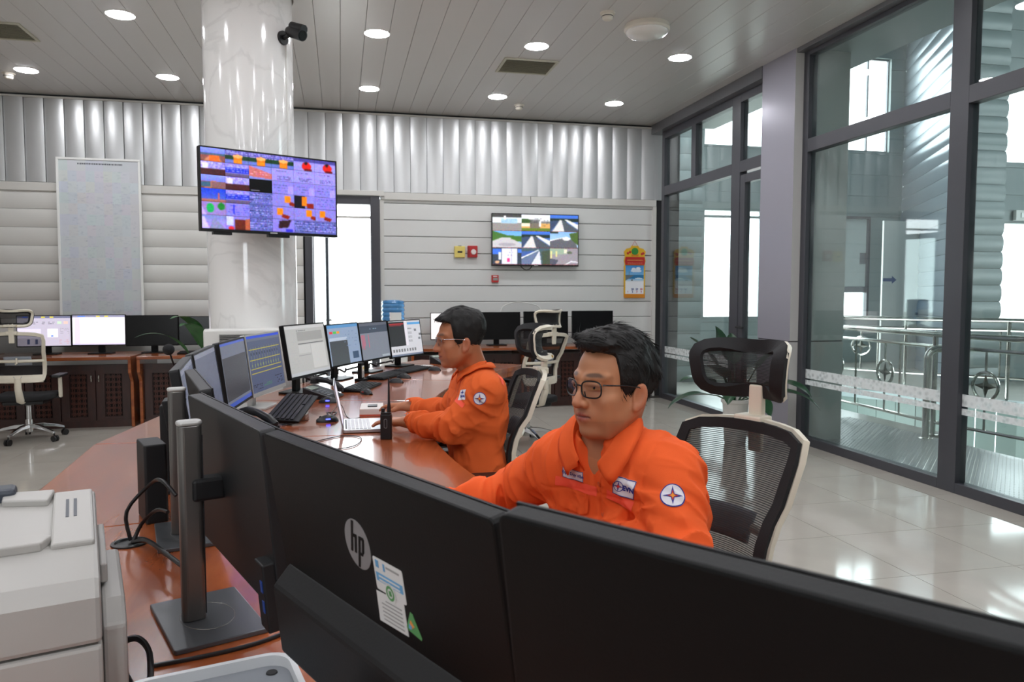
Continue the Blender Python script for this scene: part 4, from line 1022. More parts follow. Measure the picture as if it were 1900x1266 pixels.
# plants
M_leaf = mat('leaf_green', (40, 92, 40), .35, vary=.25, scale=14)
M_leafd = mat('leaf_dark', (26, 62, 36), .32, vary=.25, scale=14)
M_pot = mat('pot_white', (222, 220, 214), .35)
def leaf_mesh(L, w, droop, m, seed=0):
    r_ = random.Random(seed); P = []
    n = 12
    for i in range(n+1):
        t = i/n; wd = w*math.sin(PI*min(1, t**.75*.97+.02))**.8
        x = L*t*math.cos(droop*t*.6); z = L*(t*.9) - droop*L*.55*t*t
        x = L*(math.sin(droop*t)/droop); z = L*(1-math.cos(droop*t))/droop*-1
        row = []
        for j in range(7):
            s = (j-3)/3; row.append((x, s*wd/2, z - .12*wd*(1-abs(s)) + .006*math.sin(9*t+j)))
        P.append(row)
    return MB().grid(P).mesh('leaf', m, smooth=80)
def plant(label, loc, leaves, pot_h, pot_r, m, fluted=True):
    o = thing('potted_plant', label, 'plant', (loc[0], loc[1], 0))
    pb = MB(); n = 48; prof = [(.72, 0), (.78, .05), (.86, .6), (.95, .9), (1.06, .93), (1.06, 1.0), (.94, 1.0), (.9, .93)]
    vs = []
    for r_, z in prof:
        for j in range(n):
            rr = pot_r*r_*(1 + (.03*math.cos(j*2*PI/n*16) if fluted and .05 < z < .9 else 0)); a = 2*PI*j/n
            vs.append((rr*math.cos(a), rr*math.sin(a), z*pot_h))
    fs = [(i*n+j, i*n+(j+1) % n, (i+1)*n+(j+1) % n, (i+1)*n+j) for i in range(len(prof)-1) for j in range(n)] + [tuple(range(n))[::-1]]
    pb.add(vs, fs).build('pot', M_pot, o, smooth=40)
    MB().lathe([(pot_r*.9, pot_h*.93), (0, pot_h*.94)], 24, cap=False).build('soil', mat('soil', (50, 38, 30), .9), o)
    for k, (az, el, L, w, droop, stem) in enumerate(leaves):
        c, s = math.cos(R(az)), math.sin(R(az)); e = R(el)
        tip = Vector((c*math.cos(e)*stem, s*math.cos(e)*stem, pot_h*.9 + math.sin(e)*stem))
        Mx = Matrix.Translation(tip) @ Matrix.Rotation(R(az), 4, 'Z') @ Matrix.Rotation(-e, 4, 'Y')
        lo = obj('leaf', leaf_mesh(L, w, droop, m, k), o); lo.matrix_local = Mx
        MB().tube([(c*.02, s*.02, pot_h*.9), tuple(Vector((c*.03, s*.03, pot_h*.9)).lerp(tip, .6) + Vector((0, 0, .02))), tuple(tip)], [.010, .007, .005], 6).build('stem', m, lo)
        lo.children[0].matrix_local = Mx.inverted()
    return o
plant('dark green broad leaved plant in a fluted white pot by the pillar', (3.58, 6.36),
      [(150, 66, .40, .20, .7, .36), (115, 78, .36, .20, .5, .40), (190, 40, .42, .19, 1.2, .30), (350, 60, .38, .15, .6, .36), (300, 35, .50, .21, 1.5, .34), (325, 22, .50, .20, 1.4, .32),
       (235, 30, .42, .20, 1.4, .28), (215, 50, .40, .19, 1.0, .33), (270, 20, .40, .19, 1.4, .26), (170, 18, .42, .18, 1.3, .28), (70, 70, .36, .18, .6, .38)], .42, .125, M_leafd)
plant('bright green long leaved plant left of the marble column', (-1.22, 7.55),
      [(200, 70, .55, .13, 1.7, .50), (330, 78, .60, .14, 1.3, .55), (255, 76, .55, .15, 1.7, .55), (240, 80, .50, .14, 1.8, .62)], .40, .15, M_leaf)
# socket on the pillar
o = thing('wall_socket', 'white double wall socket low on the lilac pillar', 'socket', (4.088, 6.70, .40), R(-90))
MB().box(-.045, .045, -.010, .0, -.075, .075).build('plate', M_white, o, bevel=.003)
q = MB()
for z in (-.03, .03):
    for x in (-.012, .012): q.box(x-.003, x+.003, -.0115, -.0095, z-.008, z+.008)
q.build('pin_slots', M_dark, o)['kind'] = 'stuff'
# ------------------------------------------------------------------ the curved control console
TJ = [-34.0, -22.6, -10.6, 1.3, 13.3, 25.3, 37.3, 41.0]
RI = 5.0
def RO(t): return 6.45 if t < 13.31 else 6.14
co = thing('control_desk', 'long curved varnished wooden control console the two men sit at', 'desk', (arc(5.7, 1.3)[0], arc(5.7, 1.3)[1], 0))
bx_, by_ = co.location.x, co.location.y
def ring(r0, r1, t0, t1, z0, z1, n, mi=None):
    o_ = [arc(r1, t0+(t1-t0)*i/n) for i in range(n+1)]; i_ = [arc(r0, t0+(t1-t0)*i/n) for i in range(n+1)][::-1]
    return MB().prism([(x-bx_, y-by_) for x, y in o_+i_], z0, z1, 'z')
for t0, t1 in zip(TJ[:-1], TJ[1:]):
    r1 = 6.45 if t1 <= 13.31 else 6.14
    # straight outer edge between joints (a polygon), curved inner edge
    P = [arc(r1, t0+.02), arc(r1, t1-.02)] + [arc(RI, t1-.02+(t0-t1+.04)*i/10) for i in range(11)]
    MB().prism([(x-bx_, y-by_) for x, y in P], .712, .75, 'z').build('worktop', M_top, co, bevel=.004)
    P = [arc(r1-.10, t0+.1), arc(r1-.10, t1-.1), arc(r1-.14, t1-.1), arc(r1-.14, t0+.1)]
    MB().prism([(x-bx_, y-by_) for x, y in P], .0, .712, 'z').build('outer_panel', M_cab2, co)
    P = [arc(RI+.62, t0+.1), arc(RI+.62, t1-.1), arc(RI+.66, t1-.1), arc(RI+.66, t0+.1)]
    MB().prism([(x-bx_, y-by_) for x, y in P], .06, .712, 'z').build('knee_panel', M_cab, co)
    ring(RI+.006, RI+.03, t0+.05, t1-.05, .668, .712, 8).build('edge_apron', M_top, co)
for t in TJ:
    r1 = 6.45 if t < 13.31 else 6.14
    P = [arc(RI+.55, t-.12), arc(r1-.12, t-.12), arc(r1-.12, t+.12), arc(RI+.55, t+.12)]
    MB().prism([(x-bx_, y-by_) for x, y in P], 0, .71, 'z').build('support_panel', M_cab, co)
def on(r, t, dz=0.0):
    x, y = arc(r, t); return (x, y, .75+dz)
def inward(t): return R(-t)
g = 'monitors on the curved console'
def cm(label, r, t, extra=0, **k):
    return monitor(label, arc(r, t), inward(t)+R(extra), group=g, **k)
m1 = cm('large black monitor back filling the bottom right corner', 5.943, -31.0, 4.84, w=.547, h=.329, zt=1.244, stand='allinone', tilt=8, depth=.022)
m2 = cm('black monitor back with a round grey logo and stickers, foreground centre', 5.904, -25.014, 1.29, w=.542, h=.327, zt=1.206, stand='allinone', tilt=8.9, depth=.022, scr=scr_dark())
m3 = cm('charcoal monitor back on a tall metal column beside the printer', 5.895, -18.4, 3.6, w=.539, h=.324, zt=1.18, bez=M_bezg, stand='slim', tilt=5.1, sy=.05, scr=scr_lines())
m4 = cm('charcoal monitor seen from behind, second on a tall metal column', 5.879, -12.24, 2, w=.531, h=.325, zt=1.177, bez=M_bezg, stand='slim', tilt=7.7, scr=scr_map())
m5 = cm('monitor seen almost edge on between the backs and the lit screens', 5.93, -6.6, 0, w=.53, h=.325, zt=1.172, bez=M_bezg, scr=scr_map(), tilt=9)
cm('grey lit monitor with faint drawings, leftmost of the visible screens', 5.935, -.7, 0, w=.535, h=.325, zt=1.172, bez=M_bezg, scr=scr_map(), tilt=8)
cm('lit monitor with one large dark window, left of the line diagram', 5.93, 5.0, w=.533, h=.325, zt=1.175, bez=M_bezg, scr=scr_dark(), tilt=7)
cm('lit monitor with a yellow and grey line diagram on a silver frame', 5.92, 10.6, -3, w=.552, h=.34, zt=1.178, scr=scr_lines(), bez=M_silver, chin=.022, tilt=7)
cm('lit monitor with light grey windows in a thick black frame', 5.867, 16.9, -7, w=.574, h=.345, zt=1.205, scr=scr_light(), chin=.016, tilt=9)
cm('lit blue dashboard monitor with red, green and orange buttons', 5.899, 24.3, -1.6, w=.534, h=.32, zt=1.177, scr=scr_dash(), chin=.014, tilt=8)
cm('lit grey monitor with red vertical bars', 5.90, 29.6, 1, w=.522, h=.318, zt=1.171, scr=scr_chart(), chin=.014, tilt=8)
cm('lit monitor with a black window and small icons, last at the far end', 5.891, 34.8, -2, w=.534, h=.331, zt=1.167, scr=scr_panel(), chin=.014, tilt=8)

# marks on the back of the foreground monitor (y to image left, v up from the panel centre)
M_logo = mat('logo_grey', (140, 140, 142), .35, metal=.2); M_stick = mat('sticker_white', (214, 216, 216), .5); M_stb = mat('sticker_blue', (96, 160, 206), .5)
M_grn = mat('sticker_green', (84, 150, 90), .5); M_gtx = mat('sticker_text', (150, 152, 152), .6); M_ora = mat('sticker_orange', (214, 140, 70), .5)
T2 = TILT[m2.name]; DY, DV = 0.0, 0.0
def dec(name, poly, m, lay=0):
    e0 = -.0222-.0004*lay
    o = MB().prism([(y+DY, v+DV) for y, v in poly], e0-.0003, e0, 'x').build(name, m, m2); o.matrix_local = T2; return o
def dtext(name, txt, size, m, y, v, lay, shear=0.0, bold=0.0):
    Mt = Matrix(((0, 0, -1, -.0222-.0004*lay), (-1, 0, 0, y), (0, 1, 0, v), (0, 0, 0, 1)))
    o = text_mesh(name, txt, size, m, m2, Mt, shear=shear, bold=bold, extrude=.00015); o.matrix_local = T2; return o
ly, lv, lr_ = .013, .0635, .0315
dec('logo_disc', [(ly+lr_*math.cos(a), lv+lr_*math.sin(a)) for a in np.linspace(0, 2*PI, 40, endpoint=False)], M_logo)
def bar(y0, v0, y1, v1, w): return [(y0, v0), (y0-w, v0), (y1-w, v1), (y1, v1)]
# lower case h and p, slanted; the stems run out to the rim of the disc
sl = .30
def P_(u, v): return (ly-(u+sl*v), lv+v)
def par(u0, u1, v0, v1): return [P_(u0, v0), P_(u1, v0), P_(u1, v1), P_(u0, v1)]
for nm, polys in (('letter_h', [par(-.0155, -.0105, -.0125, .0295), par(-.0105, -.0015, .0080, .0125), par(-.0060, -.0010, -.0125, .0105)]),
                  ('letter_p', [par(.0035, .0085, -.0295, .0125), par(.0085, .0150, .0085, .0125), par(.0120, .0170, -.0085, .0105), par(.0085, .0150, -.0125, -.0085)])):
    b_ = MB()
    for p in polys: b_.prism(p, -.0232, -.0229, 'x')
    o = b_.build(nm, M_bez, m2); o.matrix_local = T2
DY, DV = -.008, -.0045
dec('sticker', [(y-.0465, v+.0435) for y, v in rrect(.066, .041, .003, 3)], M_stick)
dec('sticker_band', [(-.017, .0455), (-.076, .0455), (-.076, .0350), (-.017, .0350)], M_stb, 1)
dec('sticker_mark', [(-.019, .061), (-.026, .061), (-.026, .052), (-.019, .052)], M_stb, 1)
dec('sticker_mark', [(-.036, .060), (-.040, .060), (-.040, .051), (-.036, .051)], M_stb, 1)
for k in range(2): dec('sticker_line', [(-.024, .0432-k*.005), (-.070, .0432-k*.005), (-.070, .0412-k*.005), (-.024, .0412-k*.005)], M_stick, 2)
dec('sticker_line', [(-.043, .0585), (-.072, .0585), (-.072, .0560), (-.043, .0560)], M_gtx, 1)
dec('sticker', [(-.010, .0195), (-.073, .0235), (-.073, -.0165), (-.008, -.0195)], M_stick)
for k in range(6): dec('sticker_line', [(-.020 if k else -.030, .0125-k*.005), (-.066, .0138-k*.005), (-.066, .0122-k*.005), (-.020 if k else -.030, .0110-k*.005)], M_gtx, 1)
dec('round_seal', [(-.046+.0118*math.cos(a), .027+.0118*math.sin(a)) for a in np.linspace(0, 2*PI, 24, endpoint=False)], M_stick, 2)
b_ = MB(); n = 24
for rr in (.0092,):
    P = [(-.054+rr*math.cos(a), .0225+rr*math.sin(a)) for a in np.linspace(0, 2*PI, n, endpoint=False)] + [(-.054+.0060*math.cos(a), .0225+.0060*math.sin(a)) for a in np.linspace(0, 2*PI, n, endpoint=False)]
    b_.add([(-.0236, y, v) for y, v in P], [(i, (i+1) % n, n+(i+1) % n, n+i) for i in range(n)])
o = b_.build('seal_ring', M_grn, m2); o.matrix_local = T2
dec('seal_core', [(-.0425, .0295), (-.0490, .0305), (-.0495, .0240), (-.0440, .0235)], M_grn, 3)
dec('green_triangle', [(-.0845, .0175), (-.0890, .0165), (-.1025, -.0075), (-.1010, -.0105), (-.0730, -.0070), (-.0715, -.0045)], M_grn)
dec('triangle_mark', [(-.083, .0075), (-.090, .0015), (-.084, -.003), (-.079, .0005)], M_ora, 1)
dec('triangle_mark', [(-.080, .003), (-.085, .0), (-.083, -.004), (-.0775, -.0035)], M_stb, 2)

M_pblk = mat('phone_black', (26, 27, 30), .32); M_lcd = mat('lcd_grey', (150, 160, 150), .2); M_pgrey = mat('phone_grey', (130, 134, 138), .35, metal=.3)
def desk_phone(label, loc, rz, cord=True):
    """user on +X; handset along X on the +Y side"""
    o = thing('desk_phone', label, 'telephone', loc, rz, 'black desk telephones')
    MB().prism([(-.095, 0), (.10, 0), (.10, .012), (-.095, .075)], -.10, .10, 'y').build('body', M_pblk, o, bevel=.006)
    sl_ = math.atan2(.063, .195); T = Matrix.Translation((0, -.02, .0435)) @ Matrix.Rotation(sl_, 4, 'Y')
    q = MB().box(-.085, -.040, -.070, .045, .0, .004).build('display', M_lcd, o); q.matrix_local = T
    kb = MB().box(-.0075, .0075, -.009, .009, 0, .004).mesh('key', M_pgrey)
    for i in range(4):
        for j in range(3):
            k_ = obj('key', kb, o); k_.matrix_local = T @ Matrix.Translation((-.012+i*.024, -.045+j*.028, 0))
    hs = MB(); P = [(-.10, .065, .10), (-.06, .065, .108), (0, .065, .100), (.06, .065, .078), (.10, .065, .052)]
    hs.tube(P, [.017, .020, .017, .020, .017], 12)
    hs.tube([(-.082, .065, .108), (-.082, .065, .080)], [.026, .028], 14); hs.tube([(.085, .065, .062), (.082, .065, .034)], [.026, .028], 14)
    hs.build('handset', M_pblk, o, smooth=50)
    if cord:
        c = [(.105, .065, .045)]; base = [(.105, .065, .045), (.15, .07, .012), (.19, .02, .012), (.15, -.05, .012), (.10, -.08, .014)]
        pts = []
        for i in range(120):
            t = i/119*(len(base)-1); a = min(int(t), len(base)-2); p = Vector(base[a]).lerp(Vector(base[a+1]), t-a)
            pts.append(p + Vector((.007*math.cos(i*1.3), .005*math.sin(i*.4), .007*abs(math.sin(i*1.3)))))
        MB().tube(pts, .0032, 5).build('coil_cord', M_pblk, o, smooth=60)
    return o
desk_phone('black desk telephone with a raised handset, nearest to the backs of the monitors', on(5.82, 1.7), R(-36))
desk_phone('black desk telephone in front of the thick framed light grey screen', on(5.70, 14.6), R(-20), False)
desk_phone('black desk telephone at the far end of the console by the far man\'s face', on(5.72, 38.6), R(-60), False)
k_ = keyboard('black keyboard propped up on a paper stack in front of the line diagram screen', on(5.70, 6.6, .046), R(-11), rest=.02)
k_.rotation_euler = (R(9), 0, R(-11))
keyboard('black keyboard with rounded end beside the far telephone', on(5.58, 19.3), R(-19))
keyboard('long black keyboard under the red bar screen', on(5.66, 26.6), R(-27), w=.46)
keyboard('black keyboard under the last screen at the far end', on(5.66, 31.6), R(-32), w=.46)
keyboard('black keyboard with bright white letters in front of the near seated man', on(5.62, -14.4), R(14), legends=True)
keyboard('black keyboard with white legends between the near monitor backs', on(5.66, -7.6), R(8), legends=True)
def mouse(label, loc, rz, accent=None):
    o = thing('computer_mouse', label, 'mouse', loc, rz, 'computer mice on the console')
    P = []
    for i in range(13):
        t = i/12; x = .055-.11*t; row = []
        w = .031*math.sin(PI*(.06+.9*t))**.45; h = .036*math.sin(PI*(.04+.88*t**.8))**.7
        for j in range(11): a = PI*j/10; row.append((x, w*math.cos(a), h*math.sin(a)))
        P.append(row)
    MB().grid(P).build('shell', M_pblk, o, smooth=60)
    MB().tube([(-.030, 0, .027), (-.040, 0, .022)], .006, 8).build('wheel', M_dark, o, smooth=40)
    if accent is not None:
        MB().cbox((.0, -.027, .016), (.022, .006, .006)).build('light_strip', accent, o, bevel=.001)
    return o
M_bled = mat('blue_led', (60, 70, 255), .3, emit=(60, 70, 255), strength=2.5)
mouse('black mouse with a blue light beside the coil cord', on(5.50, 5.4), R(10), M_bled)
mouse('black mouse with a blue light beside the laptop lid', on(5.61, 12.3), R(-10), M_bled)
mouse('black mouse on the bare wood beyond the walkie-talkie', on(5.45, 23.0), R(-25))
mouse('black mouse under the long keyboard, second from the front', on(5.50, 26.2), R(-27))
mouse('farthest black mouse near the last keyboard', on(5.49, 32.4), R(-32))
M_rm = mat('mouse_red', (170, 30, 34), .35)
mouse('black and red mouse at the front corner of the rounded keyboard', on(5.47, 16.4), R(-60), M_rm)

# laptop
M_lap = mat('laptop_silver', (196, 198, 202), .3, metal=.5)
o = thing('laptop', 'open silver laptop under the hands of the far seated man', 'laptop', (.115, 3.715, .75))
MB().prism(rrect(.225, .325, .012), .003, .017, 'z').build('base', M_lap, o, bevel=.002)
kb = MB()
for r_ in range(6):
    for i in range(14): kb.cbox((-.085+r_*.0185, -.142+(i+.5)*.0203, .0178), (.0150, .0165, .0022))
k_ = kb.build('keys', M_keyw, o); k_['kind'] = 'stuff'
MB().box(-.102, -.096, -.13, .13, .017, .0178).build('speaker_slot', M_dark, o)
MB().box(.045, .105, -.055, .055, .0168, .0175).build('touchpad', mat('touchpad', (176, 178, 182), .25), o)
Tl = Matrix.Translation((-.112, 0, .016)) @ Matrix.Rotation(R(-11), 4, 'Y')
q = MB(); q.box(-.004, .001, -.162, .162, 0, .215)
q = q.build('lid', M_lap, o, bevel=.0015); q.matrix_local = Tl
q = MB(); q.box(.001, .0022, -.162, .162, 0, .014); q.box(.001, .0022, -.162, .162, .206, .215); q.box(.001, .0022, -.162, -.155, .014, .206); q.box(.001, .0022, .155, .162, .014, .206)
q = q.build('bezel', M_bez, o); q.matrix_local = Tl
q = picture('screen', scr_list(60, 36), .308, .19, M_screen, o); q.matrix_local = Tl @ Matrix.Translation((.0016, 0, .11)) @ Matrix.Rotation(R(90), 4, 'Z')
# white carton under the right hand, walkie-talkie, papers
o = thing('carton', 'flat white and red carton under the far hand of the far man', 'box', (.155, 4.13, .75), R(-4))
MB().box(-.06, .06, -.11, .11, 0, .042).build('box', mat('carton_white', (222, 214, 208), .5), o, bevel=.003)
MB().box(-.0603, .0603, -.1103, .1103, .002, .012).build('red_band', mat('carton_red', (200, 96, 74), .5), o)
MB().box(-.02, .03, -.05, .02, .042, .048).build('black_clip', M_blk, o, bevel=.002)
M_radio = mat('radio_black', (18, 18, 20), .45)
o = thing('walkie_talkie', 'black two-way radio with a long antenna standing on the desk', 'radio', (.19, 3.385, .75), R(-14))
MB().prism(rrect(.050, .034, .008), 0, .112, 'z').build('body', M_radio, o, bevel=.003)
MB().prism(rrect(.046, .030, .008), .112, .122, 'z').build('top_plate', M_radio, o, bevel=.002)
MB().lathe([(.0085, .120), (.008, .138), (0, .140)], 12, Matrix.Translation((-.014, 0, 0)), cap=False).build('volume_knob', M_radio, o, smooth=40)
MB().tube([(.013, 0, .120), (.013, 0, .145), (.013, 0, .165), (.013, 0, .275)], [.009, .0085, .0055, .0035], 10).build('antenna', M_radio, o, smooth=40)
MB().tube([(x*.9, -.0172, z+.072) for x, z in rrect(.014, .040, .005)], .0014, 5, closed=True).build('talk_button_rim', M_pgrey, o, smooth=40)
q = MB()
for i in range(5): q.box(-.016, .016, .0168, .018, .035+i*.006, .037+i*.006)
q.build('speaker_grille', M_dark, o)['kind'] = 'stuff'
MB().box(-.020, .020, .0181, .022, .07, .108).build('belt_clip', M_radio, o, bevel=.002)
M_paper = mat('paper_white', (226, 226, 222), .6)
def papers(label, loc, rz, w, d, n, m=M_paper, group='paper stacks on the console'):
    o = thing('paper_stack', label, 'papers', loc, rz, group)
    for k in range(n):
        MB().box(-w/2, w/2, -d/2, d/2, k*.004, k*.004+.0035).build('sheet', m, o, (random.uniform(-.006, .006), random.uniform(-.006, .006), 0), (0, 0, random.uniform(-.06, .06)))
    return o
papers('thick white paper stack propping up the keyboard', on(5.71, 8.1), R(-8), .14, .10, 12)
ps = papers('white papers with a grey table lying beside the tall metal columns', on(5.74, -11.4), R(14), .10, .22, 5)
tb = MB()
for k in range(7): tb.box(-.045, .045, -.09+k*.03, -.0885+k*.03, .0198, .0202)
for k in range(3): tb.box(-.03+k*.03, -.029+k*.03, -.09, .09, .0198, .0202)
tb.build('printed_table', mat('ink_grey', (150, 160, 170), .6), ps)['kind'] = 'stuff'
papers('white notepad between the monitor back and the grey monitor back', on(5.52, -10.6), R(12), .15, .21, 4)
papers('white papers under the last lit screen at the far end', on(5.72, 35.0), R(-35), .09, .16, 3)
# small black loudspeaker, microphone, dark box, labelled dock
o = thing('small_speaker', 'small black desk loudspeaker behind the microphone stem', 'speaker', on(6.20, 5.6), inward(5.6))
MB().prism(rrect(.09, .075, .01), 0, .185, 'z').build('cabinet', M_bez, o, bevel=.004)
MB().lathe([(.028, 0), (.022, -.004), (0, -.006)], 20, Matrix.Translation((.046, 0, .07)) @ Matrix.Rotation(R(90), 4, 'Y'), cap=False).build('cone', M_dark, o, smooth=40)
o = thing('gooseneck_microphone', 'black gooseneck microphone with a round foam head', 'microphone', on(6.17, 3.9), inward(3.9))
MB().prism(rrect(.11, .09, .02), 0, .035, 'z').build('base', M_blk, o, bevel=.006)
Pm = [Vector((0, 0, .03)), Vector((-.005, .0, .18)), Vector((-.01, -.02, .30)), Vector((-.015, -.07, .37))]
MB().tube(Pm, [.006, .0045, .0045, .0045], 8).build('gooseneck', M_blk, o, smooth=50)
MB().ball((-.017, -.085, .392), (.026, .026, .026), 18, 12).build('foam_head', mat('foam', (26, 26, 28), .9, bump=1, bscale=300), o, smooth=80)
MB().box(-.006, .006, -.01, .0, .20, .214).build('clip', M_silver, o)
o = thing('network_box', 'upright dark grey box beside the tall metal columns', 'box', on(6.035, -10.2), inward(-10.2)+R(12))
MB().prism(rrect(.06, .13, .008), 0, .225, 'z').build('case', M_bezg, o, bevel=.004)
MB().box(.0301, .032, -.05, .05, .02, .20).build('side_cover', M_bez, o)
o = thing('charging_dock', 'black dock with a white and yellow label below the blue dashboard screen', 'dock', on(5.74, 23.6), inward(23.6))
MB().prism(rrect(.08, .10, .015), 0, .02, 'z').build('base', M_bez, o, bevel=.003)
MB().box(-.018, .014, -.03, .03, .02, .135).build('upright', M_bez, o, bevel=.003)
MB().box(.0142, .0155, -.02, .02, .028, .115).build('label_plate', M_paper, o)
MB().box(.0156, .0165, -.006, .018, .09, .105).build('yellow_mark', M_yel, o)
q = MB()
for k in range(6): q.box(.0156, .0162, -.015, .012, .035+k*.007, .0375+k*.007)
q.build('label_lines', M_dark, o)['kind'] = 'stuff'
# loose cables
def cable(label, pts, r=.003, n=6, m=None, sm=4):
    P = []
    V = [Vector(p) for p in pts]
    for i in range(len(V)-1):
        p0, p1, p2, p3 = V[max(i-1, 0)], V[i], V[i+1], V[min(i+2, len(V)-1)]
        for k in range(sm):
            t = k/sm; P.append(.5*((2*p1)+(p2-p0)*t+(2*p0-5*p1+4*p2-p3)*t*t+(3*p1-p0-3*p2+p3)*t**3))
    P.append(V[-1])
    b0 = Vector((P[0].x, P[0].y, .75))
    return tag(MB().tube([p-b0 for p in P], r, n).build('cable', m or M_blk, None, b0, smooth=60), label, 'cable')
z = .7535
cable('thin black earphone cable looping on the wood in front of the radio', [(-.15, 3.33, z), (-.08, 3.42, z), (.01, 3.49, z), (.08, 3.42, z), (.05, 3.25, z), (-.04, 3.19, z), (-.14, 3.22, z)], .0022)
cable('thin cable from the laptop curling to the white carton', [(-.03, 3.88, z), (-.06, 4.05, z+.01), (-.01, 4.28, z+.03), (.02, 4.05, z), (.05, 3.95, z), (.09, 4.0, z)], .0022)
cable('small tangle of black cable beside the laptop lid', [(-.05, 3.95, z), (-.08, 4.05, z+.02), (-.06, 4.18, z), (-.03, 4.05, z+.02), (-.07, 3.98, z)], .004)
cable('black mouse cable running back to the keyboard', [(-.17, 3.96, z), (-.23, 3.93, z), (-.29, 3.84, z)], .0018)
gx, gy = -.545, 2.10
o = thing('cable_grommet', 'round black cable grommet in the desk top', 'grommet', (gx, gy, .75))
MB().lathe([(.045, 0), (.045, .004), (.036, .005), (.034, .0), (0, .0005)], 28, cap=False).build('ring', M_blk, o, smooth=40)
cable('black power cable arching from the grommet to the first metal column', [(gx, gy+.01, .755), (gx-.01, gy+.02, .83), (gx+.05, gy+.02, .90), (gx+.10, gy-.08, .93), (gx+.14, gy-.12, .90)], .005)
cable('second black cable arching low from the grommet', [(gx+.01, gy-.01, .755), (gx+.03, gy, .80), (gx+.08, gy-.06, .85), (gx+.12, gy-.12, .86)], .005)
cable('third black cable lying from the grommet to the papers', [(gx+.01, gy-.01, .756), (gx+.06, gy-.07, .775), (gx+.12, gy-.17, .775), (gx+.20, gy-.30, .77)], .006)
cable('black signal cable looping under the grey monitor back', [(-.30, 1.79, .89), (-.27, 1.74, .84), (-.21, 1.66, .83), (-.14, 1.62, .86), (-.09, 1.62, .92)], .005)
cable('black cable snaking on the desk beyond the square foot', [(-.33, 1.38, z), (-.24, 1.40, z), (-.16, 1.43, z), (-.08, 1.48, z), (.0, 1.46, z)], .004)
cable('black cable on the desk between the tray and the logo monitor', [(-.05, 1.30, z), (.0, 1.26, z), (.06, 1.24, z), (.10, 1.14, z)], .004)
cable('black cable dropping off the printer side to the desk', [(-.375, 1.385, .80), (-.35, 1.38, .805), (-.325, 1.35, .79), (-.31, 1.28, .757), (-.30, 1.20, z)], .0055)
cable('thinner black cable running from the printer along the desk', [(-.385, 1.39, .765), (-.35, 1.33, z), (-.33, 1.27, z)], .0035)
for k_, (t_, a_) in enumerate(((21.5, 'blue dashboard'), (27.0, 'red bar'), (32.0, 'last'))):
    P0 = [on(6.097+.018*math.sin(i*2.1), t_+i*.42, .006+.035*abs(math.sin(i*1.7))) for i in range(11)]
    cable('tangled black cables on the wood behind the %s screen' % a_, P0, .008)
cable('white cable behind the dark monitors on the back wall', [(2.0, 9.52, 1.15), (2.05, 9.55, 1.24), (2.25, 9.56, 1.29), (2.5, 9.55, 1.24), (2.55, 9.52, 1.15)], .006, m=M_white)

# ------------------------------------------------------------------ printer and grey tray at the lower left
M_prn = mat('printer_white', (176, 174, 170), .42, vary=.01); M_prng = mat('printer_grey', (62, 68, 78), .4)
o = thing('printer', 'white laser printer at the lower left corner', 'printer', (-.535, 1.37, .75), R(17))
# local: +X = towards the right side panel, +Y = away from the camera
MB().box(-.26, .125, -.185, .185, .0, .115).build('lower_body', M_prn, o, bevel=.006)
MB().prism([(-.185, .118), (.185, .118), (.185, .268), (.15, .278), (-.08, .245), (-.165, .215), (-.185, .19)], -.26, .125, 'x').build('upper_body', M_prn, o, bevel=.008)
sp = MB(); sp.prism([(-.155, .0), (.165, .0), (.165, .15), (.12, .168), (-.11, .16), (-.155, .13)], .126, .160, 'x'); sp.build('side_door', M_prn, o, bevel=.006)
sp = MB(); sp.prism([(-.06, .168), (.14, .170), (.14, .215), (.05, .212), (-.06, .200)], .126, .137, 'x'); sp.build('side_latch', M_prn, o, bevel=.003)
Tt = Matrix.Translation((0, 0, .2485)) @ Matrix.Rotation(math.atan2(.033, .23), 4, 'X')
q = MB().box(-.26, -.035, -.08, .14, .008, .016).build('top_cover', M_prn, o, bevel=.004); q.matrix_local = Tt
q = MB().box(-.03, .055, -.075, .145, .002, .006).build('paper_tray', mat('tray_shade', (160, 160, 156), .5), o); q.matrix_local = Tt  # greyed plate: the shade of the sunken tray is put into its colour
q = MB(); q.prism([(-.03, -.085), (.045, -.085), (.06, -.06), (.045, -.05), (-.03, -.045)], .006, .022, 'z'); q = q.build('paper_guide', M_prn, o, bevel=.003); q.matrix_local = Tt
q = MB(); q.prism([(-.02, .12), (.05, .10), (.06, .15), (-.02, .16)], .006, .02, 'z'); q = q.build('paper_guide', M_prn, o, bevel=.003); q.matrix_local = Tt
q = MB(); q.box(.058, .120, -.085, .145, .004, .016); q = q.build('right_cover', M_prn, o, bevel=.004); q.matrix_local = Tt
for k in range(2):
    q = MB().box(.078+k*.012, .083+k*.012, .02, .10, .0155, .0168).build('top_slot', M_prng, o); q.matrix_local = Tt
q = MB().box(-.13, -.11, .02, .05, .0155, .0165).build('badge', M_prng, o); q.matrix_local = Tt
q = MB().box(-.26, .0, .135, .185, .272, .300).build('grey_handle', M_prng, o, bevel=.008)
MB().box(-.26, -.03, -.187, -.165, .12, .19).build('output_slot', M_dark, o)
MB().box(-.26, -.075, -.190, -.184, .12, .135).build('output_shelf', mat('shelf_grey', (120, 122, 124), .5), o)
o = thing('document_tray', 'grey document tray with pale rounded rim at the bottom edge', 'tray', (-.185, 1.114, .75), R(14))
ol = rrect(.25, .20, .04, 6); il = rrect(.232, .182, .034, 6); n = len(ol)
b_ = MB(); vs = [(x, y, 0) for x, y in ol] + [(x, y, .075) for x, y in ol] + [(x, y, .075) for x, y in il] + [(x, y, .058) for x, y in il]
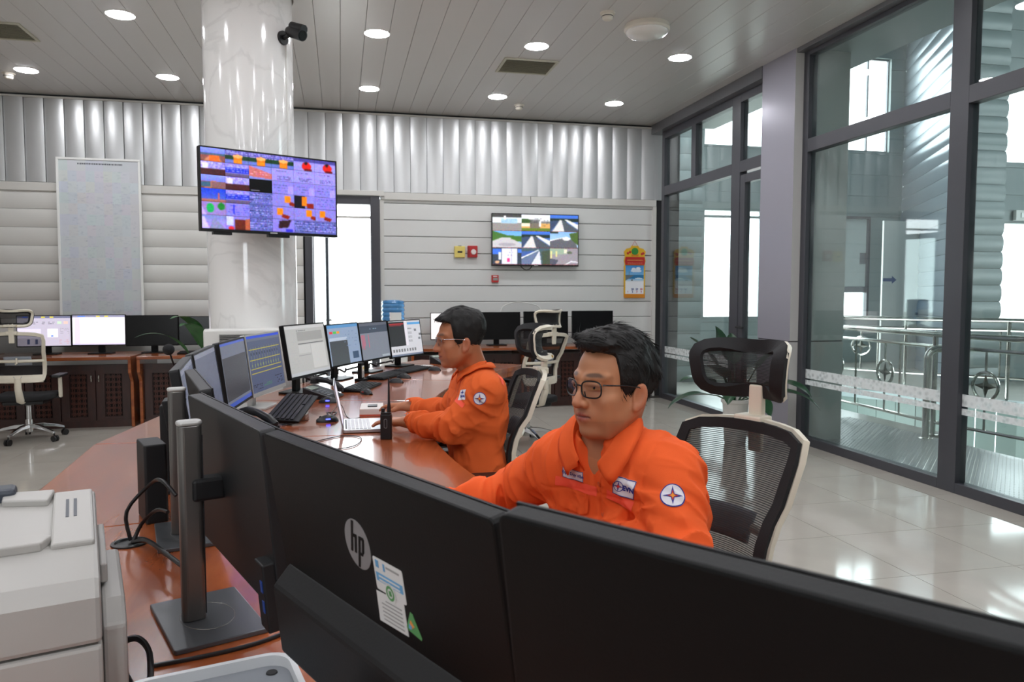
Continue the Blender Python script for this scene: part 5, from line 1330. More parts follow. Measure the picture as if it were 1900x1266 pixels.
fs = [(i, (i+1) % n, n+(i+1) % n, n+i) for i in range(n)] + [(n+i, n+(i+1) % n, 2*n+(i+1) % n, 2*n+i) for i in range(n)] + [(2*n+i, 2*n+(i+1) % n, 3*n+(i+1) % n, 3*n+i) for i in range(n)] + [tuple(range(n))[::-1]]
b_.add(vs, fs).build('rim', mat('rim_pale', (206, 208, 210), .35), o, smooth=40)
MB().prism(il, .052, .058, 'z').build('floor_plate', mat('tray_grey', (128, 132, 138), .4), o)
for y in (-.03, .02): MB().box(-.105, .105, y-.001, y+.001, .058, .0595).build('rib', M_prng, o)
MB().lathe([(.009, .0582), (.008, .0602), (0, .0604)], 16, Matrix.Translation((.09, .065, 0)), cap=False).build('hole', M_dark, o, smooth=40)
# ------------------------------------------------------------------ office chairs
M_crm = mat('cream_plastic', (226, 218, 200), .38)
M_fab = mat('black_fabric', (24, 24, 26), .85, bump=.4, bscale=500)
M_chr = mat('chair_chrome', (200, 200, 200), .15, metal=1.0)
M_lum = mat('lumbar_grey', (140, 146, 156), .35)
def mesh_mat(name, base, pitch, lo, hi):
    m = bpy.data.materials.new(name); m.use_nodes = True; nt = m.node_tree; b = nt.nodes['Principled BSDF']
    b.inputs['Base Color'].default_value = srgb(base); b.inputs['Roughness'].default_value = .7
    tc = nt.nodes.new('ShaderNodeTexCoord'); sp = nt.nodes.new('ShaderNodeSeparateXYZ'); nt.links.new(tc.outputs['Object'], sp.inputs[0])
    mu = nt.nodes.new('ShaderNodeMath'); mu.operation = 'MULTIPLY'; mu.inputs[1].default_value = 2*PI/pitch
    sn = nt.nodes.new('ShaderNodeMath'); sn.operation = 'SINE'; nt.links.new(sp.outputs[2], mu.inputs[0]); nt.links.new(mu.outputs[0], sn.inputs[0])
    mr = nt.nodes.new('ShaderNodeMapRange'); mr.inputs[1].default_value = -.5; mr.inputs[2].default_value = .5; mr.inputs[3].default_value = lo; mr.inputs[4].default_value = hi
    nt.links.new(sn.outputs[0], mr.inputs[0]); nt.links.new(mr.outputs[0], b.inputs['Alpha'])
    return m
M_mesh = mesh_mat('chair_mesh', (16, 16, 18), .0052, .60, .93)
M_mesh2 = mesh_mat('chair_mesh_dense', (14, 14, 16), .004, .72, .96)
BW = [1.0]
def back_pt(y, s, hw=None):
    """s 0..1 from the bottom to the top of the backrest; y in -1..1"""
    z = .585 + .455*s
    w_ = (.168 + .036*s - .008*math.sin(PI*s))*BW[0]
    x = -.225 + .030*math.sin(PI*min(1, s*1.6)) - .115*max(s, 0)**1.6 + .045*y*y
    return Vector((x, y*w_, z - .018*(y*y)*(s > .5)*s))
def outline(scale=1.0, n=9, dx=0.0):
    P = []
    for i in range(n): P.append((-1+2*i/(n-1), 1))
    for i in range(1, n): P.append((1, 1-i/(n-1)))
    for i in range(1, n): P.append((1-2*i/(n-1), 0))
    for i in range(1, n-1): P.append((-1, i/(n-1)))
    out = []
    for y, s in P:   # superellipse-like rounding of the corners
        yy, ss = y*scale, .5+(s-.5)*scale
        m_ = max(abs(y), abs(2*s-1)); k = (abs(y)**14+abs(2*s-1)**14)**(1/14)
        yy /= k/m_ if m_ else 1; ss = .5+(ss-.5)/(k/m_ if m_ else 1)
        p = back_pt(yy, ss); p.x += dx; out.append(p)
    return out
def ribbon(P, w, d, closed=True):
    """a band following P: w across (radially in the yz plane), d deep along x"""
    c = sum(P, Vector())/len(P); b = MB(); n = len(P); vs = []
    for i, p in enumerate(P):
        a = P[(i-1) % n]; q = P[(i+1) % n]; t = (q-a).normalized()
        r = Vector((0, p.y-c.y, p.z-c.z)); r = (r - t*r.dot(t)).normalized(); x = t.cross(r).normalized()
        if x.x < 0: x = -x
        vs += [p-r*w/2-x*d/2, p+r*w/2-x*d/2, p+r*w/2+x*d/2, p-r*w/2+x*d/2]
    fs = []
    for i in range(n if closed else n-1):
        o, q = i*4, ((i+1) % n)*4
        for k in range(4): fs.append((o+k, o+(k+1) % 4, q+(k+1) % 4, q+k))
    return b.add(vs, fs)
def office_chair(label, loc, face, head=0.0, width=1.0):
    """faces local +X"""
    o = thing('office_chair', label, 'chair', (loc[0], loc[1], 0), R(face), 'mesh office chairs with cream frames')
    BW[0] = width
    sm = MB(); rows = []
    for i in range(13):
        u = -1+2*i/12; row = []
        for j in range(13):
            v = -1+2*j/12; k = max(1, (abs(u)**6+abs(v)**6)**(1/6)); x = .02+.235*u/k; y = .245*v/k
            row.append((x, y, .445+.012*v*v-.030*max(0, u-.4)**2 - .004*(1-abs(u))))
        rows.append(row)
    so = sm.grid(rows).build('seat', M_fab, o, smooth=80); md = so.modifiers.new('t', 'SOLIDIFY'); md.thickness = .055; md.offset = -1; so.modifiers.new('b', 'BEVEL').width = .012
    MB().box(-.17, .15, -.17, .17, .355, .395).build('seat_pan', M_blk, o, bevel=.012)
    ro = outline(1.0); 
    ribbon([p+Vector((-.022, 0, 0)) for p in outline(.985)], .030, .020).build('back_frame', M_crm, o, smooth=45)
    ribbon(outline(.962), .030, .012).build('back_border', M_fab, o, smooth=45)
    g_ = [[back_pt(-.92+1.84*i/24, .04+.92*j/24) for j in range(25)] for i in range(25)]
    MB().grid(g_).build('back_mesh', M_mesh, o, smooth=80)
    # cream cross pieces behind the mesh
    lo_ = [[back_pt(y, s)+Vector((-.030, 0, 0)) for s in (-.02, .06, .13)] for y in np.linspace(-.97, .97, 13)]
    lb_ = MB().grid(lo_).build('lower_yoke', M_crm, o, smooth=60); md = lb_.modifiers.new('t', 'SOLIDIFY'); md.thickness = .02
    vb = MB(); p0 = back_pt(0, .11); p1 = back_pt(0, .0)
    vb.tube([p0+Vector((-.052, -.035, 0)), p1+Vector((-.052, 0, .0)), p0+Vector((-.052, .035, 0))], .0025, 5); vb.build('v_mark', M_lum, o)
    mb_ = [back_pt(y, .42)+Vector((-.030, 0, 0)) for y in np.linspace(-.98, .98, 11)]
    MB().tube(mb_, .014, 8).build('lumbar_bar', M_crm, o, smooth=60)
    lp = [[back_pt(y, s)+Vector((-.012, 0, 0)) for s in np.linspace(.34, .52, 5)] for y in np.linspace(-.52, .52, 9)]
    l_ = MB().grid(lp).build('lumbar_pad', M_lum, o, smooth=60); l_.modifiers.new('t', 'SOLIDIFY').thickness = .012
    ck = back_pt(0, .42)
    MB().tube([ck+Vector((-.048, 0, .03)), ck+Vector((-.05, 0, -.02)), ck+Vector((-.045, .012, -.025))], .008, 8).build('lumbar_catch', M_crm, o, smooth=40)
    # spine from seat to back
    MB().tube([(-.10, 0, .38), (-.22, 0, .41), (-.268, 0, .52), (-.265, 0, .62)], [.035, .034, .03, .028], 10).build('spine', M_crm, o, smooth=60)
    # headrest
    top = back_pt(0, 1.0)
    hz = 1.16+head
    MB().box(top.x-.050, top.x+.006, -.045, .045, top.z-.012, top.z+.018).build('headrest_clamp', M_crm, o, bevel=.005)
    MB().prism([(top.x-.045, top.z-.09), (top.x-.030, top.z-.09), (top.x-.028, top.z+.03), (top.x-.030, hz-.03), (top.x-.050, hz-.03), (top.x-.052, top.z+.03)], -.022, .022, 'y').build('headrest_arm', M_crm, o, bevel=.005)
    bz = MB().tube([(top.x-.062, -.05, hz-.05), (top.x-.062, .05, hz-.05)], .011, 12).build('hinge_barrel', M_crm, o, smooth=40)
    MB().tube([(top.x-.062, -.054, hz-.05), (top.x-.062, .054, hz-.05)], .006, 10).build('hinge_bolt', mat('brass', (200, 160, 70), .3, metal=1), o, smooth=40)
    def hp(y, v, dx=0):  # headrest surface, y,v in -1..1
        return Vector((top.x-.022+.095*y*y-.030*v*v+.022*max(v, 0)*y*y+dx, y*(.148+.014*v), hz+.016+.068*v+.020*y*y*v))
    def hout(sc, dx):
        Q = []
        for a in np.linspace(0, 2*PI, 40, endpoint=False):
            c, s = math.cos(a), math.sin(a); k = (abs(c)**4.5+abs(s)**4.5)**(1/4.5); Q.append(hp(sc*c/k, sc*s/k, dx))
        return Q
    ribbon(hout(.97, -.018), .020, .014).build('headrest_frame', M_crm, o, smooth=45)
    ribbon(hout(.91, .002), .040, .014).build('headrest_border', M_fab, o, smooth=45)
    gg = [[hp(y*.86, v*.86, 0) for v in np.linspace(-1, 1, 11)] for y in np.linspace(-1, 1, 17)]
    gg = [[hp(.86*math.cos(a)*rr/(abs(math.cos(a))**4.5+abs(math.sin(a))**4.5)**(1/4.5), .86*math.sin(a)*rr/(abs(math.cos(a))**4.5+abs(math.sin(a))**4.5)**(1/4.5)) for rr in np.linspace(0.02, 1, 7)] for a in np.linspace(0, 2*PI, 40, endpoint=False)]
    MB().grid(gg, closed_u=True).build('headrest_mesh', M_mesh2, o, smooth=80)
    # arms
    for s in (-1, 1):
        a_ = MB().prism([(-.03, .40), (.03, .40), (.025, .60), (-.035, .60)], s*.275-.011, s*.275+.011, 'y').build('armrest', M_crm, o, bevel=.006)
        MB().box(-.14, .12, s*.275-.042, s*.275+.042, .603, .630).build('arm_pad', M_blk, a_, bevel=.010)
        MB().box(-.03, .03, min(s*.12, s*.28), max(s*.12, s*.28), .395, .415).build('arm_bracket', M_blk, a_, bevel=.004)
    # gas lift and star base
    MB().lathe([(.026, .20), (.026, .33), (.045, .345), (.06, .36), (0, .36)], 20, cap=False).build('gas_lift', M_chr, o, smooth=40)
    MB().lathe([(0, .075), (.032, .075), (.036, .11), (.036, .20), (0, .20)], 20, cap=False).build('hub', M_chr, o, smooth=40)
    for k in range(5):
        a = R(72*k+20); c, s = math.cos(a), math.sin(a)
        lg = MB(); pts = [(.03, .135, .028, .020), (.12, .132, .024, .018), (.22, .112, .020, .014), (.31, .085, .016, .011)]
        vs = []
        for r_, z, w_, h_ in pts:
            for dy, dz in ((-w_, -h_), (w_, -h_), (w_*.7, h_), (-w_*.7, h_)): vs.append((c*r_-s*dy, s*r_+c*dy, z+dz))
        fs = [(i*4+j, i*4+(j+1) % 4, (i+1)*4+(j+1) % 4, (i+1)*4+j) for i in range(3) for j in range(4)] + [(3, 2, 1, 0), (12, 13, 14, 15)]
        l_ = lg.add(vs, fs).build('leg', M_chr, o, bevel=.004)
        cs = MB(); tx, ty = -s, c
        for q_ in (-.014, .014):
            cc = Vector((c*.315+tx*q_, s*.315+ty*q_, .03)); cs.tube([cc-Vector((tx, ty, 0))*.009, cc+Vector((tx, ty, 0))*.009], .029, 16)
        cs.tube([(c*.308, s*.308, .03), (c*.308, s*.308, .08)], .008, 8)
        cs.build('caster', M_blk, l_, smooth=40)
    return o
ch_a = office_chair('black mesh office chair with cream frame behind the near seated man', (.80, 1.775), 203, head=.012)
ch_b = office_chair('cream framed mesh office chair under the far seated man', (.545, 3.40), 180, width=1.1)
ch_c = office_chair('empty cream framed mesh office chair tucked under the far end of the console', (1.67, 6.78), 117, width=1.15)
ch_d = office_chair('empty cream framed mesh office chair at the left edge, seen from behind', (-2.93, 8.02), 93, width=1.2)
# ------------------------------------------------------------------ implicit-surface modeller for the two men
def vhash(ix, iy, iz):
    n = (ix*374761393 + iy*668265263 + iz*2147483647*0 + iz*1274126177) & 0x7fffffff
    n = ((n ^ (n >> 13))*1274126177) & 0x7fffffff
    return ((n ^ (n >> 16)) & 0xffff).astype(np.float32)/65535.0
def vnoise(p):
    i = np.floor(p).astype(np.int64); f = (p-i).astype(np.float32); u = f*f*(3-2*f)
    x, y, z = i[..., 0], i[..., 1], i[..., 2]; ux, uy, uz = u[..., 0], u[..., 1], u[..., 2]
    def L(a, b, t): return a+(b-a)*t
    return L(L(L(vhash(x, y, z), vhash(x+1, y, z), ux), L(vhash(x, y+1, z), vhash(x+1, y+1, z), ux), uy),
             L(L(vhash(x, y, z+1), vhash(x+1, y, z+1), ux), L(vhash(x, y+1, z+1), vhash(x+1, y+1, z+1), ux), uy), uz)
V3 = lambda *a: np.array(a if len(a) > 1 else a[0], np.float32)
class Field:
    def __init__(s): s.ops = []; s.disp = None
    def add(s, fn, c, r, k=.01, op='u'): s.ops.append((fn, V3(c), r, k, op)); return s
    def cone(s, a, b, ra, rb, k=.01, op='u'):
        a, b = V3(a), V3(b); ba = b-a; bb = float(ba@ba)+1e-9
        def fn(p):
            q = p-a; h = np.clip((q@ba)/bb, 0, 1); d = q-h[..., None]*ba
            return np.sqrt((d*d).sum(-1)) - (ra+(rb-ra)*h)
        return s.add(fn, (a+b)/2, math.sqrt(bb)/2+max(ra, rb), k, op)
    def ell(s, c, r, k=.01, op='u', M=None):
        c, r = V3(c), V3(r); M = np.eye(3, dtype=np.float32) if M is None else np.asarray(M, np.float32)
        def fn(p):
            q = (p-c)@M; k0 = np.sqrt(((q/r)**2).sum(-1)); k1 = np.sqrt(((q/(r*r))**2).sum(-1))+1e-6
            return k0*(k0-1)/k1
        return s.add(fn, c, float(r.max()), k, op)
    def box(s, c, h, rad, k=.01, op='u', M=None):
        c, h = V3(c), V3(h); M = np.eye(3, dtype=np.float32) if M is None else np.asarray(M, np.float32)
        def fn(p):
            q = np.abs((p-c)@M)-(h-rad); o = np.maximum(q, 0); return np.sqrt((o*o).sum(-1))+np.minimum(q.max(-1), 0)-rad
        return s.add(fn, c, float(np.linalg.norm(h)), k, op)
    def eval(s, P, C, br):
        """P (nb, m, 3) samples of blocks with centres C and radius br"""
        D = np.full(P.shape[:2], 1.0, np.float32)
        for fn, c, r, k, op in s.ops:
            m = np.where(((C-c)**2).sum(-1) < (r+br+2.5*k+.02)**2)[0] if op != 'i' else np.arange(len(C))
            if len(m) == 0: continue
            d = fn(P[m]); e = D[m]
            if op == 'u':
                h = np.clip(.5+.5*(e-d)/k, 0, 1); D[m] = e+(d-e)*h - k*h*(1-h)
            elif op == 's':
                h = np.clip(.5-.5*(e+d)/k, 0, 1); D[m] = e+(-d-e)*h + k*h*(1-h)
            elif op == 'i':
                h = np.clip(.5-.5*(d-e)/k, 0, 1); D[m] = d+(e-d)*(1-h)*0 + np.where(True, 0, 0); D[m] = np.maximum(e, d)
        if s.disp is not None: D = D + s.disp(P, D)
        return D
    def mesh(s, lo, hi, h):
        B = 8; lo = np.asarray(lo, np.float32); n = np.ceil((np.asarray(hi)-lo)/(h*B)).astype(int); bs = h*B
        g = np.stack(np.meshgrid(*[np.arange(k) for k in n], indexing='ij'), -1).reshape(-1, 3)
        C = (lo+(g+.5)*bs).astype(np.float32); br = bs*.87
        sel = []
        for a in range(0, len(C), 60000):
            d = s.eval(C[a:a+60000][:, None, :], C[a:a+60000], br)[:, 0]; sel.append(np.abs(d) < br+.012)
        g = g[np.concatenate(sel)]; N = (n*B+2).astype(np.int64)
        off = np.stack(np.meshgrid(*[np.arange(B+1)]*3, indexing='ij'), -1).reshape(-1, 3)
        ids, pos, quads = [], [], []
        def cid(c): return (c[..., 0]*N[1]+c[..., 1])*N[2]+c[..., 2]
        co = np.array([(i, j, k) for i in (0, 1) for j in (0, 1) for k in (0, 1)])
        ed = [(a, b) for a in range(8) for b in range(a+1, 8) if np.abs(co[a]-co[b]).sum() == 1]
        for a in range(0, len(g), 1500):
            gb = g[a:a+1500]; base = gb*B
            P = (lo+(base[:, None, :]+off[None])*h).astype(np.float32); Cb = (lo+(gb+.5)*bs).astype(np.float32)
            v = s.eval(P, Cb, br).reshape(-1, B+1, B+1, B+1)
            cv = np.stack([v[:, i:i+B, j:j+B, k:k+B] for i, j, k in co], -1)
            ins = cv < 0; act = np.argwhere(ins.any(-1) & ~ins.all(-1))
            if len(act) == 0: continue
            w = cv[act[:, 0], act[:, 1], act[:, 2], act[:, 3]]
            acc = np.zeros((len(act), 3), np.float32); cnt = np.zeros(len(act), np.float32)
            for p, q in ed:
                m = (w[:, p] < 0) != (w[:, q] < 0); t = np.where(m, w[:, p]/(w[:, p]-w[:, q]+1e-12), 0)
                acc += np.where(m[:, None], co[p]+(co[q]-co[p])*t[:, None], 0); cnt += m
            cell = base[act[:, 0]]+act[:, 1:]
            ids.append(cid(cell)); pos.append(lo+(cell+acc/cnt[:, None])*h)
            for ax in range(3):
                sl0 = [slice(0, B)]*3; sl1 = list(sl0); sl1[ax] = slice(1, B+1)
                f0 = v[(slice(None),)+tuple(sl0)] < 0; f1 = v[(slice(None),)+tuple(sl1)] < 0
                e = np.argwhere(f0 != f1)
                if len(e) == 0: continue
                c = base[e[:, 0]]+e[:, 1:]; flip = f0[e[:, 0], e[:, 1], e[:, 2], e[:, 3]]
                u = np.zeros(3, int); u[(ax+1) % 3] = 1; w_ = np.zeros(3, int); w_[(ax+2) % 3] = 1
                q = np.stack([cid(c-u-w_), cid(c-w_), cid(c), cid(c-u)], 1)
                q[~flip] = q[~flip][:, ::-1]; quads.append(q)
        ids = np.concatenate(ids); pos = np.concatenate(pos); quads = np.concatenate(quads)
        o = np.argsort(ids); ids = ids[o]; pos = pos[o]
        ix = np.searchsorted(ids, quads); ix = np.minimum(ix, len(ids)-1); ok = (ids[ix] == quads).all(1)
        return pos, ix[ok]
def np_mesh(name, pos, quads, m, Minv=None, cols=None, relax=0):
    if relax:
        for _ in range(relax):
            acc = np.zeros_like(pos); cnt = np.zeros(len(pos), np.float32)
            for i in range(4):
                a, b = quads[:, i], quads[:, (i+1) % 4]
                np.add.at(acc, a, pos[b]); np.add.at(cnt, a, 1)
            pos = pos*.5 + .5*acc/np.maximum(cnt, 1)[:, None]
    me = bpy.data.meshes.new(name)
    me.vertices.add(len(pos)); me.vertices.foreach_set('co', pos.astype(np.float32).ravel())
    me.loops.add(quads.size); me.loops.foreach_set('vertex_index', quads.astype(np.int32).ravel())
    me.polygons.add(len(quads)); me.polygons.foreach_set('loop_start', np.arange(0, quads.size, 4, dtype=np.int32))
    me.polygons.foreach_set('use_smooth', np.ones(len(quads), bool))
    me.update(calc_edges=True)
    if cols is not None:
        a = me.attributes.new('col', 'FLOAT_COLOR', 'POINT'); c = np.ones((len(pos), 4), np.float32); c[:, :3] = cols; a.data.foreach_set('color', c.ravel())
    if Minv is not None: me.transform(Minv)
    me.materials.append(m)
    return me

M_skin = mat('skin', (190, 140, 108), .48, attr=True, spec=.4)
sb = M_skin.node_tree.nodes['Principled BSDF']; sb.inputs['Subsurface Weight'].default_value = .12; sb.inputs['Subsurface Radius'].default_value = (.012, .005, .003); sb.inputs['Subsurface Scale'].default_value = .3
M_hair = mat('black_hair', (20, 18, 17), .58, spec=.35)
M_jkt = mat('orange_cloth', (242, 100, 46), .82, spec=.2, bump=.35, bscale=900)
M_jkt2 = mat('orange_cloth_dimmed', (224, 100, 46), .82, spec=.2, bump=.35, bscale=900)  # same orange cloth, colour dulled for the dimmer light on the far man
M_eyew = mat('eye_white', (160, 150, 144), .2); M_iris = mat('eye_dark', (30, 18, 14), .1)
M_gfr = mat('glasses_black', (16, 16, 17), .25); M_gfs = mat('glasses_silver', (190, 190, 192), .2, metal=.9)
M_lens = glass_mat('lens_glass', (.95, .97, .97), 1.2)
M_flu = mat('fluorescent_band', (255, 92, 66), .6); M_pat = mat('patch_white', (222, 222, 230), .7); M_pblu = mat('patch_blue', (40, 52, 140), .7)
M_pred = mat('patch_red', (200, 50, 40), .7); M_porg = mat('patch_orange', (236, 150, 40), .7); M_btn = mat('button_orange', (206, 84, 40), .5)
M_shoe = mat('shoe_black', (26, 24, 24), .4); M_tr = mat('trouser_orange', (196, 80, 30), .85)
M_belt = mat('belt_black', (22, 24, 28), .4)

def basis(f, up=(0, 0, 1)):
    f = V3(f)/np.linalg.norm(f); l = np.cross(V3(up), f); l /= np.linalg.norm(l); u = np.cross(f, l)
    return f, l, u
def hand(F, W, d, n, side, L=.185, curl=(.25, .35, .3), spread=.06, rest=None):
    """W wrist, d towards the fingers, n out of the back of the hand; side +1: thumb lies towards n x d"""
    d = V3(d)/np.linalg.norm(d); n = V3(n); n = n-d*(n@d); n /= np.linalg.norm(n); s = np.cross(n, d)*side   # s: towards the thumb
    W = V3(W); tips = []
    mcp = [W+d*.088*L/.185+s*o for o in (.030, .010, -.010, -.029)]
    for i, m in enumerate(mcp):
        F.cone(W+s*(.016-.011*i), m, .017, .0125, .012)
    F.cone(W+s*.012+d*.02, mcp[0], .016, .013, .012)
    ln = (.043, .048, .045, .036)
    for i, m in enumerate(mcp):
        a = (1.2-i*.8)*spread; dd = d*math.cos(a)+s*math.sin(a); ang = -.05; p = m
        for j, fr in enumerate((1.0, .62, .5)):
            ang += curl[j]*(1+.10*i); v = dd*math.cos(ang)-n*math.sin(ang); q = p+v*ln[i]*fr
            F.cone(p, q, .0094-.0008*j-(.001 if i == 3 else 0), .0086-.0008*j-(.001 if i == 3 else 0), .006 if j == 0 else .003); p = q
        tips.append(p)
    t0 = W+d*.022+s*.018; t1 = t0+(d*.62+s*.62-n*.35)*.042; t2 = t1+(d*.9+s*.25-n*.25)*.033; t3 = t2+(d*.95-n*.2)*.026
    F.cone(t0, t1, .015, .0115, .012); F.cone(t1, t2, .0108, .0096, .004); F.cone(t2, t3, .0096, .008, .003)
    return tips

def make_person(label, cfg):
    h = cfg['h']; up = V3(0, 0, 1)
    pel, sm = V3(cfg['pelvis']), V3(cfg['shoulders'])
    a = R(cfg['face']); f = V3(math.cos(a), math.sin(a), 0); l = V3(-math.sin(a), math.cos(a), 0)
    sp = (sm-pel); su = sp/np.linalg.norm(sp)
    fw = f-su*(f@su); fw /= np.linalg.norm(fw)
    hw = cfg.get('hw', .175)
    shL, shR = sm+l*hw-su*cfg.get('dropL', .012), sm-l*hw-su*cfg.get('dropR', .012)
    ha = R(cfg['hface']); hf0 = V3(math.cos(ha), math.sin(ha), 0); pit = R(cfg['hpitch'])
    hl = V3(-math.sin(ha), math.cos(ha), 0); hfv = hf0*math.cos(pit)-up*math.sin(pit); hu = np.cross(hfv, hl)
    HM = np.stack([hfv, hl, hu], 1).astype(np.float32); HO = V3(cfg['head'])
    hs = cfg.get('hscale', 1.0)
    H = lambda x, y, z: HO+HM@(V3(x, y, z)*hs)
    root_loc = Vector((float(pel[0]), float(pel[1]), 0)); Minv = Matrix.Translation(-root_loc)
    nb = sm+su*.068-fw*.014                # base of the neck
    nb = nb+fw*cfg.get('nfwd', 0.0); nd = H(-.030, 0, -.02)-nb; nd /= np.linalg.norm(nd)
    if not cfg.get('nfwd'): nd = su
    # ---------------- skin
    F = Field()
    F.ell(H(-.008, 0, .052), V3(.098, .077, .088)*hs, .01, M=HM)
    F.ell(H(.034, 0, -.012), V3(.062, .060, .080)*hs, .03, M=HM)
    for s in (-1, 1):
        F.cone(H(-.005, s*.058, -.030), H(.052, s*.030, -.078), .020*hs, .019*hs, .030)      # jaw
        F.ell(H(.056, s*.047, -.006), V3(.026, .020, .020)*hs, .022, M=HM)                    # cheekbone
        F.ell(H(.050, s*.040, -.040), V3(.030, .022, .028)*hs, .022, M=HM)                    # cheek
        F.cone(H(.090, s*.014, .048), H(.068, s*.050, .051), .0095*hs, .008*hs, .014)         # brow ridge
    F.ell(H(.078, 0, -.078), V3(.020, .024, .017)*hs, .022, M=HM)                             # chin
    F.ell(H(.080, 0, -.040), V3(.022, .030, .024)*hs, .018, M=HM)                             # mouth mound
    for s in (-1, 1): F.ell(H(.106, s*.032, .030), V3(.022, .018, .013)*hs, .010, 's', HM)    # eye hollows
    F.cone(H(.088, 0, .038), H(.113, 0, -.008), .0075*hs, .0125*hs, .012)                     # nose
    for s in (-1, 1):
        F.ell(H(.100, s*.0135, -.011), V3(.013, .0085, .0095)*hs, .006, M=HM)
        F.ell(H(.107, s*.0075, -.019), V3(.006, .0035, .004)*hs, .003, 's', HM)
        F.cone(H(.0938, s*.013, .0345), H(.0845, s*.046, .0338), .0052*hs, .0046*hs, .004)    # upper lid
        F.cone(H(.0905, s*.016, .0240), H(.0830, s*.044, .0255), .0042*hs, .0040*hs, .004)    # lower lid
    F.cone(H(.0985, -.008, -.0355), H(.086, -.025, -.0405), .0060*hs, .0032*hs, .004); F.cone(H(.0985, .008, -.0355), H(.086, .025, -.0405), .0060*hs, .0032*hs, .004)
    F.cone(H(.0965, -.008, -.0470), H(.086, -.022, -.0425), .0074*hs, .0032*hs, .004); F.cone(H(.0965, .008, -.0470), H(.086, .022, -.0425), .0074*hs, .0032*hs, .004)
    F.cone(H(.1035, -.012, -.0412), H(.1035, .012, -.0412), .0030*hs, .0030*hs, .0025, 's')
    for s in (-1, 1): F.cone(H(.1035, s*.012, -.0412), H(.0885, s*.026, -.0424), .0024*hs, .0010*hs, .0025, 's')
    for s in (-1, 1):                                                                          # ears
        em = HM@np.array(Matrix.Rotation(R(-s*14), 3, 'Z') @ Matrix.Rotation(R(-12), 3, 'Y'), np.float32)
        F.ell(H(-.010, s*.0810, .002), V3(.0190, .0078, .0315)*hs, .006, M=em)
        F.ell(H(-.0025, s*.0868, .003), V3(.0118, .0074, .0200)*hs, .005, 's', em)
        F.ell(H(.004, s*.0785, -.024), V3(.008, .0065, .010)*hs, .006, M=HM)
    F.cone(H(-.030, 0, -.02), nb-su*.03, .056*hs, .060, .03)
    F.cone(H(.035, 0, -.075), H(.015, 0, -.11), .012, .010, .02)
    F.cone(nb-su*.05, shL-su*.01, .044, .052, .03); F.cone(nb-su*.05, shR-su*.01, .044, .052, .03)
    for k_, w_, r_ in ((0, .075, .115), (.35, .06, .105), (.70, .075, .105), (.92, .075, .085)):
        c = pel+sp*k_; F.cone(c-l*w_, c+l*w_, r_, r_, .05)
    for side, sh in (('L', shL), ('R', shR)):
        e, w = V3(cfg['elbow'+side]), V3(cfg['wrist'+side])
        F.cone(sh, e, .052, .040, .02); F.cone(e, w, .040, .027, .015); F.cone(w, w+(w-e)*.12, .026, .024, .012)
    for side, sg in (('L', 1), ('R', -1)):
        e, w = V3(cfg['elbow'+side]), V3(cfg['wrist'+side]); c_ = cfg['hand'+side]
        hand(F, w+(w-e)/np.linalg.norm(w-e)*.012, c_[0], c_[1], c_[2], curl=c_[3])
    kn = []
    for s in (1, -1):
        hip = pel+l*s*.09-up*.02; kn_ = pel+f*.40+l*s*.13+up*.0; an = kn_+f*.10-up*(float(kn_[2])-.09)
        F.cone(hip, kn_, .075, .052, .04); F.cone(kn_, an, .050, .036, .02); F.cone(an-f*.04-up*.04, an+f*.13-up*.05, .03, .028, .02); kn.append((hip, kn_, an))
    allp = [pel, shL, shR, H(0, 0, .2)] + [V3(cfg[k]) for k in ('elbowL', 'elbowR', 'wristL', 'wristR')] + [q for t in kn for q in t]
    for s in 'LR': allp.append(V3(cfg['wrist'+s])+V3(cfg['hand'+s][0])/np.linalg.norm(cfg['hand'+s][0])*.2)
    lo = np.min(allp, 0)-.22; hi = np.max(allp, 0)+.22; lo[2] = 0.0
    pos, qd = F.mesh(lo, hi, h)
    loc = ((pos-HO)@HM)/hs
    base = np.array(srgb(cfg['skin'])[:3], np.float32); cols = np.tile(base, (len(pos), 1))
    def mixc(m, c, al):
        cc = np.array(srgb(c)[:3], np.float32); cols[:] = cols*(1-(m*al)[:, None])+cc*(m*al)[:, None]
    x, y, z = loc[:, 0], loc[:, 1], loc[:, 2]; ay = np.abs(y)
    G = lambda v, c, w: np.exp(-((v-c)/w)**2)
    hd = (np.linalg.norm(loc, axis=1) < .16).astype(np.float32)
    mixc(hd*np.clip(1.6*G(z, -.0415, .0095)*G(ay, 0, .019), 0, 1)*(x > .078), (158, 82, 74), .95)
    mixc(hd*G(z, -.0412, .0022)*(ay < .026)*(x > .078), (70, 34, 32), .8)
    mixc(hd*np.clip(2.4*G(z, .0565+.10*np.minimum(ay-.03, 0.0)*0-.25*np.maximum(ay-.040, 0), .0040)*G(ay, .033, .0165), 0, 1)*(x > .055), (44, 30, 24), cfg.get('brow', .8))
    mixc(hd*G(x, .115, .02)*G(z, -.006, .02)*G(y, 0, .02), (176, 104, 82), .35)
    mixc(hd*G(ay, .045, .02)*G(z, -.012, .022)*(x > .04), (180, 110, 84), .25)
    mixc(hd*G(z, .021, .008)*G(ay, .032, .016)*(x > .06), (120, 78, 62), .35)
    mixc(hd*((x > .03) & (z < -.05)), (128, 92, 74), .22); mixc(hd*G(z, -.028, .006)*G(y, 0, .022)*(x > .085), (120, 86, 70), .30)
    mixc(hd*G(ay, .088, .012)*(x < .02), (188, 106, 84), .35)
    mixc((G(z, .031, .0042)*G(ay, .032, .017)*(x > .070)*hd), (60, 40, 34), .45)
    n_ = vnoise(loc*60); cols *= (1+.08*(n_-.5))[:, None]
    me = np_mesh('person', pos, qd, M_skin, Minv, cols)
    body = obj('person', me, None, root_loc); tag(body, label, 'person')
